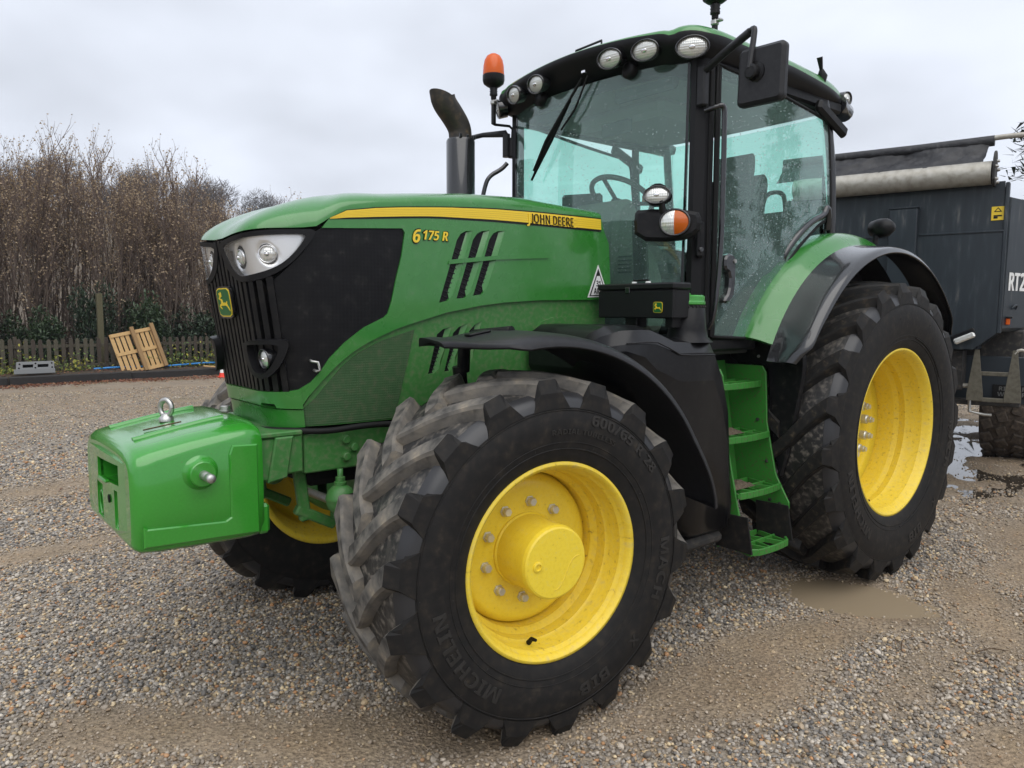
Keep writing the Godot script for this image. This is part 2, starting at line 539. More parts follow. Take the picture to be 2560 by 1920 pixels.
# ---------------------------------------------------------------- start
func _ready() -> void:
	# camera
	var cam := Camera3D.new()
	cam.name = "camera"
	cam.position = Vector3(-4.7266, 1.6418, 3.2159)
	cam.rotation = Vector3(-0.09733, -0.69066, 0.00241)
	cam.fov = 53.976
	cam.near = 0.05
	cam.far = 1500.0
	add_child(cam)
	# overcast sky
	var env := Environment.new()
	env.background_mode = Environment.BG_SKY
	var sky := Sky.new()
	var sm := PanoramaSkyMaterial.new()
	sm.panorama = overcast()
	sky.sky_material = sm
	env.sky = sky
	env.background_energy_multiplier = 1.0
	env.tonemap_mode = Environment.TONE_MAPPER_LINEAR
	env.tonemap_exposure = 1.36
	env.sdfgi_enabled = true
	env.ssao_enabled = true
	env.ssil_enabled = true
	env.fog_enabled = true
	env.fog_density = 0.0006
	env.fog_light_color = Color(0.86, 0.88, 0.92)
	var we := WorldEnvironment.new()
	we.name = "world_environment"
	we.environment = env
	add_child(we)
	# the sun behind thick cloud
	var sun := DirectionalLight3D.new()
	sun.name = "sun"
	sun.rotation_degrees = Vector3(-58, -28, 0)
	sun.light_energy = 0.5
	sun.light_angular_distance = 70.0
	sun.light_color = Color(1.0, 0.985, 0.96)
	sun.shadow_enabled = true
	add_child(sun)
	var fb := SystemFont.new()
	fb.font_names = PackedStringArray(["Droid Sans"])
	fb.font_weight = 700
	font_bold = fb
	var fp := SystemFont.new()
	fp.font_names = PackedStringArray(["Droid Sans"])
	font_plain = fp
	make_materials()
	build_setting()
	build_tractor()
	build_weight()
	build_trailer()
	build_yard_things()
	build_trees()

func overcast() -> ImageTexture:
	var w := 1024
	var h := 512
	var im := Image.create(w, h, false, Image.FORMAT_RGBF)
	var n := FastNoiseLite.new()
	n.seed = 71
	n.frequency = 1.1
	n.fractal_octaves = 5
	for y in h:
		var el := PI * (0.5 - (y + 0.5) / h)
		for x in w:
			var az := TAU * (x + 0.5) / w
			var s := maxf(sin(el), 0.0)
			var k := 1.0 / (s + 0.22)       # a flat cloud deck seen from below
			var c := n.get_noise_3d(cos(az) * cos(el) * k, sin(az) * cos(el) * k, 3.0)
			var b := 0.655 + 0.19 * c + 0.05 * s
			b = clampf(b, 0.48, 0.76)
			im.set_pixel(x, y, Color(b * 0.93, b * 0.99, b * 1.11))
	return ImageTexture.create_from_image(im)

# ================================================================ tractor: front hood
var plan_p := []       # half outline of the hood seen from above (x, z)
var plan_l := []       # running length along it

func make_plan() -> void:
	var c := v2([-3.604, 0, -3.606, .10, -3.607, .20, -3.592, .275, -3.525, .345, -3.38, .383, -3.15, .400, -2.9, .408, -2.4, .412, -1.72, .412])
	var all := []
	for i in range(c.size() - 1, 0, -1):
		all.append(Vector2(c[i].x, -c[i].y))
	for p in c:
		all.append(p)
	all = smooth(all, 3)
	for p in all:
		if p.y >= -1e-6:
			plan_p.append(p)
	plan_p[0] = Vector2(plan_p[0].x, 0)
	var l := 0.0
	for i in plan_p.size():
		if i:
			l += (plan_p[i] - plan_p[i - 1]).length()
		plan_l.append(l)

func hood_raw(u: float, y: float) -> Vector3:
	var a := absf(u)
	var k := 1
	while k < plan_l.size() - 1 and plan_l[k] < a:
		k += 1
	var t: float = (a - plan_l[k - 1]) / (plan_l[k] - plan_l[k - 1])
	var q: Vector2 = plan_p[k - 1] + (plan_p[k] - plan_p[k - 1]) * t
	var s := clampf((-3.2 - q.x) / 0.4, 0, 1)
	s = s * s * (3 - 2 * s)
	var d := y - 1.75
	var z := q.y * (1 - 0.16 * maxf(0, -d) ** 2 - 0.25 * maxf(0, d) ** 2)
	return Vector3(q.x - (y - 1.62) * 0.14 * s, y, z * (1.0 if u >= 0 else -1.0))

func hood_at(u: float, y: float, o: float) -> Vector3:
	var p := hood_raw(u, y)
	if absf(o) < 1e-6:
		return p
	var n := (hood_raw(u + 0.01, y) - hood_raw(u - 0.01, y)).cross(hood_raw(u, y + 0.01) - hood_raw(u, y - 0.01))
	return p + n.normalized() * o

func hood_join(u: float) -> float:
	return curve(absf(u) - .048, [0, 1.932, .18, 1.945, .29, 1.956, .42, 1.963, .5, 1.977, .53, 2.015, .586, 2.05, .72, 2.072, 1.0, 2.097, 1.33, 2.117, 1.62, 2.125, 2.13, 2.127])

func v2u(list: Array) -> PackedVector2Array:      # outline on the flank, listed without the width of the flat nose
	var o := v2(list)
	for i in o.size():
		o[i].x = nose(o[i].x)
	return o

func nose(u: float) -> float:
	return u + curve(u, [.03, -.012, .06, -.012, .09, .0, .15, .03, .2, .043, .4, .045, 1.0, .052])

func flip_u(p: PackedVector2Array) -> PackedVector2Array:
	var o := PackedVector2Array()
	for i in range(p.size() - 1, -1, -1):
		o.append(Vector2(-p[i].x, p[i].y))
	return o

func leaping_deer() -> PackedVector2Array:     # unit-high emblem animal, leaping to the left
	return v2([-.08, .50, -.02, .40, -.05, .34, .0, .30, -.10, .24, -.17, .20, -.14, .15, -.04, .16, .0, .08, .03, -.02, .16, .0, .30, -.02, .38, .06, .42, .02, .38, -.06, .44, -.16, .52, -.28, .62, -.42, .56, -.40, .44, -.26, .34, -.18, .20, -.14, .06, -.16, -.06, -.14, -.20, -.20, -.10, -.30, -.14, -.33, -.30, -.20, -.26, -.10, -.14, -.06, -.12, .04, -.16, .12, -.26, .14, -.30, .20, -.22, .26, -.20, .34, -.26, .44, -.22, .44, -.16, .36, -.14, .46])

func emblem(called: String, f: Callable, w: float, h: float, parent: Node) -> void:
	var e := holder(called, parent)
	var ring := func(k: float) -> PackedVector2Array:
		return v2([-.30 * w * k, -.5 * h * k, .30 * w * k, -.5 * h * k, .46 * w * k, -.43 * h * k, .5 * w * k, -.28 * h * k, .5 * w * k, .28 * h * k, .46 * w * k, .43 * h * k, .30 * w * k, .5 * h * k, -.30 * w * k, .5 * h * k, -.46 * w * k, .43 * h * k, -.5 * w * k, .28 * h * k, -.5 * w * k, -.28 * h * k, -.46 * w * k, -.43 * h * k])
	var c := Vector2(0.04, 0.04)
	var mb := MB.new()
	mb.patch(ring.call(1.12), [], c, f, 0.012, 0.012)
	part("plate", mb, M.black_gloss, e)
	mb = MB.new()
	mb.patch(ring.call(1.0), [], c, f, 0.0135, 0.002)
	part("border", mb, M.decal_yellow, e)
	mb = MB.new()
	mb.patch(ring.call(0.92), [], c, f, 0.0150, 0.002)
	part("field", mb, M.decal_green, e)
	mb = MB.new()
	var deer := PackedVector2Array()
	for p in leaping_deer():
		deer.append(Vector2((p.x - 0.1) * w * 0.86, (p.y + 0.0) * h * 0.74))
	mb.patch(deer, [], c, f, 0.0165, 0.002)
	part("deer", mb, M.decal_yellow, e)

func round_lamp(at: Vector3, axis: Vector3, r: float, parent: Node, squash := 1.0, called := "lamp") -> Node3D:
	var e := holder(called, parent)
	e.position = at
	var b := Basis.looking_at(-axis.normalized(), Vector3.UP)     # local +z looks along the axis
	e.basis = b * Basis.from_scale(Vector3(1, squash, 1))
	var z := Vector3(0, 0, 1)
	var mb := MB.new()
	mb.lathe([Vector2(r * 1.14, -0.05), Vector2(r * 1.16, 0.002), Vector2(r * 1.12, 0.010), Vector2(r * 1.0, 0.008), Vector2(r * 0.98, -0.004)], Vector3.ZERO, z, 28)
	part("bezel", mb, M.black_gloss, e)
	mb = MB.new()
	mb.lathe([Vector2(r * 0.995, -0.004), Vector2(r * 0.8, 0.004), Vector2(r * 0.4, 0.009), Vector2(0, 0.011)], Vector3.ZERO, z, 28)
	part("lens", mb, M.lamp_lens, e)
	mb = MB.new()
	mb.lathe([Vector2(r * 0.22, 0.006), Vector2(r * 0.22, 0.0125), Vector2(r * 0.17, 0.014), Vector2(0, 0.014)], Vector3.ZERO, z, 14)
	part("bulb", mb, M.chrome, e)
	return e

func build_hood(tr: Node3D) -> void:
	make_plan()
	var fine := Vector2(0.035, 0.05)
	var mesh_edge := [.5, 1.968, .84, 1.989, .852, 1.973, .833, 1.872, .805, 1.775, .782, 1.678, .764, 1.627, .746, 1.611, .656, 1.57, .568, 1.508, .499, 1.447, .448, 1.386, .404, 1.349, .347, 1.322]
	var seam := [.347, 1.242, .391, 1.293, .459, 1.354, .531, 1.415, .601, 1.466, .669, 1.504, .738, 1.535, .81, 1.563, .9, 1.589, 1.062, 1.632, 1.255, 1.664, 1.393, 1.679, 1.613, 1.692, 2.021, 1.699, 2.118, 1.70]
	var slots := [
		[1.208, 2.003, 1.169, 2.0, 1.14, 1.985, 1.118, 1.955, 1.018, 1.675, 1.062, 1.684, 1.093, 1.71],
		[1.308, 2.012, 1.261, 2.006, 1.232, 1.992, 1.208, 1.962, 1.112, 1.694, 1.157, 1.698, 1.189, 1.722],
		[1.398, 2.016, 1.356, 2.012, 1.325, 1.998, 1.302, 1.968, 1.205, 1.709, 1.255, 1.715, 1.289, 1.75]]
	var low_slots := [
		[1.1, 1.569, 1.05, 1.556, 1.019, 1.534, 0.973, 1.354, 1.004, 1.358, 1.034, 1.378],
		[1.19, 1.582, 1.137, 1.565, 1.106, 1.538, 1.06, 1.361, 1.091, 1.364, 1.116, 1.395],
		[1.27, 1.592, 1.228, 1.575, 1.197, 1.547, 1.149, 1.372, 1.194, 1.386, 1.22, 1.423]]
	for list in [slots, low_slots]:
		for one in list:
			for k in range(0, one.size(), 2):
				one[k] += .052
	var hood := holder("hood", tr)
	# --- side walls of the hood
	for s in [1, -1]:
		var wall_poly := v2u(seam + [2.118, 1.774, 2.109, 1.994, 2.076, 2.056, 2.056, hood_join(2.106)])
		var steps := 30
		for i in steps:
			var u := lerpf(2.082, 0.582, float(i) / (steps - 1))
			wall_poly.append(Vector2(u, hood_join(u)))
		wall_poly.append(Vector2(.556, 1.982))
		wall_poly.append_array(v2u(mesh_edge))
		var holes := []
		for k in slots:
			holes.append(v2(k))
		if s < 0:
			wall_poly = flip_u(wall_poly)
			for k in holes.size():
				holes[k] = flip_u(holes[k])
		var mb := MB.new()
		mb.patch(wall_poly, holes, fine, hood_at, 0.0, 0.03)
		part("side_panel", mb, M.green, hood)
		# louvres: a sloping green blade behind each slot, dark mesh beside it
		for k in 3:
			var sl: Array = slots[k]
			var top := Vector2(sl[0], sl[1])
			var bot := Vector2(sl[12], sl[13])
			var edge := v2([sl[2] + .012, sl[3] + .001, sl[0], sl[1], sl[12] + .012, sl[13] + .03, sl[12], sl[13], sl[10] + .012, sl[11] + .008, sl[10] + .008, sl[11] + .05])
			var off := func(u: float, y: float) -> float:
				var t := (y - bot.y) / (top.y - bot.y)
				var ur := absf(lerpf(bot.x, top.x, t))
				return clampf(-(ur - absf(u)) * 0.45, -0.03, -0.001)
			if s < 0:
				edge = flip_u(edge)
			mb = MB.new()
			mb.patch(edge, [], Vector2(.02, .05), hood_at, off, 0.0)
			part("louvre", mb, M.green, hood)
			var dark := v2([sl[8] - .012, sl[9] - .01, sl[10] + .03, sl[11] - .01, sl[2] + .038, sl[3] + .012, sl[6] - .02, sl[7]])
			mb = MB.new()
			mb.patch(dark if s > 0 else flip_u(dark), [], fine, hood_at, -0.012, 0.0)
			part("vent_mesh", mb, M.black_mesh, hood)
			for j in 12:      # thin slats of the vent mesh
				var t0 := (j + 0.6) / 13.0
				var a := Vector2(lerpf(sl[8], sl[6], t0) - .004, lerpf(sl[9], sl[7], t0) + .004)
				var q := PackedVector2Array([a, a + Vector2(.046, -.017), a + Vector2(.046, -.0135), a + Vector2(0, .0035)])
				mb = MB.new()
				mb.patch(q if s > 0 else flip_u(q), [], Vector2(.03, .05), hood_at, -0.009, 0.003)
				part("vent_slat", mb, M.black_satin, hood)
		# thin bar across the slots
		var bar := v2u([1.066, 1.846, 1.331, 1.877, 1.50, 1.889, 1.666, 1.899, 1.667, 1.911, 1.50, 1.907, 1.345, 1.897, 1.073, 1.866])
		mb = MB.new()
		mb.patch(bar if s > 0 else flip_u(bar), [], fine, hood_at, 0.006, 0.03)
		part("vent_bar", mb, M.green, hood)
		# yellow stripe with black edging
		var up := []
		var dn := []
		for i in 25:
			var u := lerpf(.525, 2.05, i / 24.0)
			dn.append(Vector2(u + .052, curve(u, [.521, 2.004, .585, 2.013, .835, 2.036, .995, 2.049, 1.331, 2.059, 1.618, 2.061, 2.059, 2.061])))
			up.append(Vector2(u + .052, curve(u, [.521, 2.006, .546, 2.029, .586, 2.045, .716, 2.066, .837, 2.079, 1.073, 2.099, 1.334, 2.114, 1.622, 2.121, 2.05, 2.123])))
		var band := func(lo: float, hi: float, o: float, m: Material, called: String) -> void:
			var poly := PackedVector2Array()
			for i in 25:
				poly.append(dn[i].lerp(up[i], lo))
			for i in range(24, -1, -1):
				poly.append(dn[i].lerp(up[i], hi))
			var b := MB.new()
			b.patch(poly if s > 0 else flip_u(poly), [], fine, hood_at, o, 0.002)
			part(called, b, m, stripe_of(hood, s))
		band.call(-0.11, 1.05, 0.002, M.decal_black, "stripe_edge")
		band.call(0.07, 0.95, 0.0032, M.decal_yellow, "stripe_band")
		for k in 4:
			band.call(0.24 + k * 0.17, 0.27 + k * 0.17, 0.0038, M.decal_yellow_dark, "stripe_line")
		# lettering
		var word := letters("JOHN DEERE", false, 0.043, 0.003)
		var back := letters("JOHN DEERE", true, 0.047, 0.002)
		var place := func(p: Vector3, o: float, dy: float) -> Vector3:
			return hood_at(1.755 + p.x * 0.86 * 1.0, 2.087 + dy + p.y, o + p.z) if s > 0 else hood_at(-1.755 + p.x * 0.86, 2.087 + dy + p.y, o + p.z)
		part("maker_name_edge", bent(back, place.bind(0.0055, -0.002)), M.decal_yellow, hood)
		part("maker_name", bent(word, place.bind(0.008, 0.0)), M.decal_black, hood)
		var num_big := letters("6", true, 0.056, 0.003)
		var num := letters("175 R", true, 0.040, 0.003)
		for layer in 2:
			var o := 0.003 + layer * 0.002
			var g := 1.16 if layer == 0 else 1.0
			var slant := func(p: Vector3, du: float, dy: float) -> Vector3:
				return hood_at((1.029 if s > 0 else -1.029) + du + p.x * (g * 0.5 + 0.5) * 0.95 + (p.y + dy) * 0.22, 1.963 + dy + p.y * g, o + p.z)
			part("model_number_edge" if layer == 0 else "model_number", bent(num_big, slant.bind(-0.072, -0.004)), M.decal_black if layer == 0 else M.decal_yellow, hood)
			part("model_number_edge" if layer == 0 else "model_number", bent(num, slant.bind(0.024, 0.004)), M.decal_black if layer == 0 else M.decal_yellow, hood)
		# black side mesh
		var black := v2u(mesh_edge + [.30, 1.314, .30, 1.75, .36, 1.80, .43, 1.87, .482, 1.955])
		mb = MB.new()
		mb.patch(black if s > 0 else flip_u(black), [], fine, hood_at, -0.008, 0.02)
		part("side_mesh", mb, M.black_mesh, hood)
		# a small latch handle low on the mesh
		var lp := []
		for q in [[.408, 1.438, -.01], [.408, 1.438, .022], [.432, 1.434, .026], [.44, 1.402, .026], [.424, 1.398, .022], [.42, 1.398, -.01]]:
			lp.append(hood_at((q[0] + .052) * s, q[1], q[2]))
		part("latch_handle", tube_mesh(lp, 0.006, 6), M.steel, hood)
		# --- lower side panel with mesh window and vents
		var low := v2u([.347, 1.165, 2.09, 1.165, 2.10, 1.70])
		for i in range(seam.size() - 4, -1, -2):
			low.append(Vector2(seam[i] + .058, seam[i + 1] + 0.006))
		var lh := []
		for k in low_slots:
			lh.append(v2(k) if s > 0 else flip_u(v2(k)))
		mb = MB.new()
		mb.patch(low if s > 0 else flip_u(low), lh, fine, hood_at, -0.016, 0.02)
		part("lower_panel", mb, M.green_low, hood)
		var win := v2u([.345, 1.229, .418, 1.279, .494, 1.347, .566, 1.414, .635, 1.463, .738, 1.511, .9, 1.557, .878, 1.462, .85, 1.35, .819, 1.218, .817, 1.172, .564, 1.172, .352, 1.172])
		mb = MB.new()
		mb.patch(win if s > 0 else flip_u(win), [], fine, hood_at, -0.012, 0.004)
		part("mesh_window", mb, M.green_mesh, hood)
		for k in 3:
			var sl: Array = low_slots[k]
			var dark := v2([sl[6] - .015, sl[7] - .01, sl[10] + .01, sl[7] - .01, sl[0] + .01, sl[1] + .01, sl[4] - .02, sl[5] + .01])
			mb = MB.new()
			mb.patch(dark if s > 0 else flip_u(dark), [], fine, hood_at, -0.028, 0.0)
			part("vent_mesh", mb, M.black_mesh, hood)
			var blade := v2([sl[0] - .03, sl[1] - .006, sl[0], sl[1], sl[10] + .004, sl[11] + .03, sl[10], sl[11], sl[8], sl[9], sl[8] - .012, sl[9] + .03])
			var off2 := func(u: float, y: float) -> float:
				var t: float = (y - sl[11]) / (sl[1] - sl[11])
				return clampf(-0.016 - (lerpf(sl[10], sl[0], t) - absf(u)) * 0.45, -0.045, -0.017)
			mb = MB.new()
			mb.patch(blade if s > 0 else flip_u(blade), [], Vector2(.02, .05), hood_at, off2, 0.0)
			part("louvre", mb, M.green_low, hood)
			for j in 9:
				var t0 := (j + 0.6) / 10.0
				var a := Vector2(lerpf(sl[6], sl[4], t0) - .004, lerpf(sl[7], sl[5], t0) + .004)
				var q := PackedVector2Array([a, a + Vector2(.045, -.017), a + Vector2(.045, -.0135), a + Vector2(0, .0035)])
				mb = MB.new()
				mb.patch(q if s > 0 else flip_u(q), [], Vector2(.03, .05), hood_at, -0.025, 0.003)
				part("vent_slat", mb, M.black_satin, hood)
		# raised step under the tool box
		var step_poly := v2u([1.60, 1.30, 1.60, 1.545, 1.63, 1.585, 1.715, 1.608, 2.088, 1.612, 2.088, 1.553, 1.80, 1.55, 1.70, 1.538, 1.66, 1.30])
		mb = MB.new()
		mb.patch(step_poly if s > 0 else flip_u(step_poly), [], fine, hood_at, -0.006, 0.012)
		part("lower_rib", mb, M.green_low, hood)
	# --- top shell
	var list := []
	var n := 96
	for i in n + 1:
		var u := lerpf(-2.108, 2.108, float(i) / n)
		var b := hood_raw(u, hood_join(u))
		var xc := maxf(b.x, -3.05)
		var e := clampf((b.x + 3.66) / 0.75, 0, 1)
		var power := lerpf(1.55, 3.0, e)
		var ytop := curve(xc, [-3.25, 2.135, -2.96, 2.165, -2.6, 2.200, -2.3, 2.213, -2.0, 2.195, -1.67, 2.172])
		var row := PackedVector3Array()
		for j in 17:
			var a := PI / 2 * j / 16.0
			var c := cos(a) ** (2.0 / power)
			var d := sin(a) ** (2.0 / power)
			row.append(Vector3(lerpf(b.x, xc, 1 - c), lerpf(b.y, ytop, d), b.z * c))
		list.append(row)
	var top_mb := MB.new()
	top_mb.rows(list)
	part("top_shell", top_mb, M.green, hood)
	# --- grille at the nose
	var g := holder("grille", tr)
	var face := PackedVector2Array()
	for i in 15:
		face.append(Vector2(lerpf(-.418, .418, i / 14.0), 1.312))
	for i in 15:
		var u := lerpf(.558, -.558, i / 14.0)
		face.append(Vector2(u, hood_join(u) - .003))
	var gb := MB.new()
	gb.patch(face, [], fine, hood_at, -0.022, 0.0)
	part("backing", gb, M.cavity, g)
	for i in 17:
		var u := (i - 8) * 0.0425
		var a := absf(u) - .048
		var ytop := curve(a, [0, 1.925, .03, 1.90, .05, 1.838, .077, 1.80, .114, 1.77, .157, 1.75, .212, 1.753, .27, 1.762, .3, 1.775])
		gb = MB.new()
		gb.patch(v2([u - .0125, 1.314, u + .0125, 1.314, u + .0125, ytop, u - .0125, ytop]), [], Vector2(.03, .06), hood_at, 0.004, 0.03)
		part("slat", gb, M.black_plastic, g)
	# chin
	var chin := holder("chin", tr)
	gb = MB.new()
	gb.patch(v2([-0.405, 1.242, -0.155, 1.250, 0.155, 1.250, 0.405, 1.242, 0.405, 1.324, 0.338, 1.314, 0.194, 1.310, 0.000, 1.309, -0.194, 1.310, -0.338, 1.314, -0.405, 1.324]), [v2([.18, 1.243, .29, 1.243, .28, 1.262, .19, 1.262])], fine, hood_at, 0.004, 0.03)
	part("upper_lip", gb, M.green, chin)
	gb = MB.new()
	gb.patch(v2([-0.405, 1.165, -0.194, 1.16, 0.194, 1.16, 0.405, 1.165, 0.405, 1.236, 0.155, 1.242, -0.155, 1.242, -0.405, 1.236]), [], fine, hood_at, -0.004, 0.03)
	part("lower_lip", gb, M.green, chin)
	gb = MB.new()
	gb.patch(v2([-0.418, 1.15, 0.418, 1.15, 0.418, 1.33, -0.418, 1.33]), [], fine, hood_at, -0.03, 0.0)
	part("backing", gb, M.cavity, chin)
	# head lamps and fog lamps
	for s in [1, -1]:
		var h := holder("headlight", tr)
		var lens := smooth_ring(Array(v2u([.063, 1.902, .159, 1.914, .239, 1.924, .319, 1.931, .387, 1.936, .444, 1.938, .426, 1.905, .4, 1.87, .369, 1.839, .338, 1.816, .299, 1.797, .256, 1.785, .207, 1.776, .169, 1.774, .14, 1.786, .112, 1.81, .092, 1.84, .071, 1.876])), 1)
		var bez := smooth_ring(Array(v2u([.036, 1.919, .145, 1.931, .243, 1.942, .322, 1.951, .389, 1.955, .482, 1.961, .461, 1.921, .43, 1.878, .393, 1.836, .355, 1.805, .315, 1.779, .269, 1.762, .212, 1.753, .157, 1.752, .114, 1.77, .077, 1.802, .05, 1.838, .03, 1.886])), 1)
		var one := lens if s > 0 else flip_u(lens)
		gb = MB.new()
		gb.patch(bez if s > 0 else flip_u(bez), [one], Vector2(.02, .02), hood_at, 0.007, 0.03)
		part("bezel", gb, M.black_post, h)
		var bowl := func(u: float, y: float) -> float:
			var a := absf(u) - .048
			var d1 := Vector2((absf(u) - nose(.145)) * 1.0, y - 1.847).length()
			var d2 := Vector2(absf(u) - nose(.298), y - 1.858).length()
			var o := -0.016
			if d1 < .052:
				o -= 0.03 * (1 - (d1 / .052) ** 2)
			if d2 < .045:
				o -= 0.03 * (1 - (d2 / .045) ** 2)
			return o
		gb = MB.new()
		gb.patch(one, [], Vector2(.0085, .0085), hood_at, bowl, 0.0)
		part("reflector", gb, M.reflector, h)
		for c in [[.145, 1.847, .028], [.298, 1.858, .030]]:
			var p := hood_at(nose(c[0]) * s, c[1], -0.030)
			var ax := (hood_at(nose(c[0]) * s, c[1], 0.01) - hood_at(nose(c[0]) * s, c[1], 0.0)).normalized()
			gb = MB.new()
			gb.lathe([Vector2(c[2] * 1.18, 0), Vector2(c[2] * 1.2, 0.012), Vector2(c[2] * 1.1, 0.017), Vector2(c[2], 0.012)], p, ax, 24)
			part("lamp_ring", gb, M.chrome, h)
			gb = MB.new()
			gb.lathe([Vector2(c[2], 0.010), Vector2(c[2] * 0.8, 0.017), Vector2(c[2] * 0.4, 0.021), Vector2(0, 0.022)], p, ax, 24)
			part("lamp", gb, M.lamp_lens, h)
			gb = MB.new()
			gb.lathe([Vector2(c[2] * .3, 0.015), Vector2(c[2] * 0.3, 0.026), Vector2(0, 0.028)], p, ax, 12)
			part("bulb", gb, M.chrome, h)
		gb = MB.new()
		gb.patch(one, [], Vector2(.03, .03), hood_at, 0.005, 0.0)
		part("cover", gb, M.clear, h)
		var fg := holder("fog_light", tr)
		var outer := smooth_ring(Array(v2u([.140, 1.505, .175, 1.524, .315, 1.528, .340, 1.516, .318, 1.461, .283, 1.405, .235, 1.370, .186, 1.376, .155, 1.414])), 1)
		var inner := smooth_ring(Array(v2u([.165, 1.502, .19, 1.508, .295, 1.510, .302, 1.495, .285, 1.455, .26, 1.415, .228, 1.390, .195, 1.394, .175, 1.425])), 1)
		if s < 0:
			outer = flip_u(outer)
			inner = flip_u(inner)
		gb = MB.new()
		gb.patch(outer, [inner], Vector2(.03, .03), hood_at, 0.034, 0.06)
		part("housing", gb, M.black_post, fg)
		gb = MB.new()
		gb.patch(inner, [], Vector2(.03, .03), hood_at, -0.002, 0.0)
		part("recess", gb, M.black_plastic, fg)
		var fp := hood_at(.282 * s, 1.449, 0.0)
		var fa := (hood_at(.20 * s, 1.449, 0.02) - hood_at(.20 * s, 1.449, 0.0)).normalized()
		round_lamp(fp + fa * 0.014, fa, 0.036, fg)
	# emblem on the nose and the weight sticker on the flank
	emblem("emblem", func(a: float, b: float, o: float) -> Vector3: return hood_at(a + .002, b + 1.675, o + 0.008), .155, .118, tr)
	for s in [1]:
		var st := holder("weight_sticker", tr)
		var c := Vector2(0.03, 0.05)
		gb = MB.new()
		gb.patch(v2u([1.945, 1.710, 2.103, 1.716, 2.023, 1.882]), [], c, hood_at, 0.002, 0.001)
		part("sheet", gb, M.decal_white, st)
		gb = MB.new()
		gb.patch(v2u([1.958, 1.717, 2.090, 1.722, 2.023, 1.862]), [], c, hood_at, 0.003, 0.001)
		part("frame", gb, M.decal_black, st)
		gb = MB.new()
		gb.patch(v2u([1.969, 1.7220, 2.079, 1.7270, 2.033, 1.824, 2.013, 1.822]), [], c, hood_at, 0.004, 0.001)
		part("field", gb, M.decal_white, st)
		part("number", bent(letters("31", true, 0.030, 0.001), func(p: Vector3) -> Vector3: return hood_at(2.076 + p.x * .8, 1.783 + p.y, .005 + p.z)), M.decal_black, st)
		part("number", bent(letters("AR", true, 0.029, 0.001), func(p: Vector3) -> Vector3: return hood_at(2.062 + p.x * .8, 1.744 + p.y, .005 + p.z)), M.decal_black, st)

func stripe_of(hood: Node3D, s: int) -> Node:
	return hood

# ================================================================ tractor: wheels
func wheel_at(t: float, r: float, w: float, dir: float) -> Vector3:      # t: angle from the top towards the front of the tractor
	return Vector3(-dir * sin(t) * r, cos(t) * r, w)

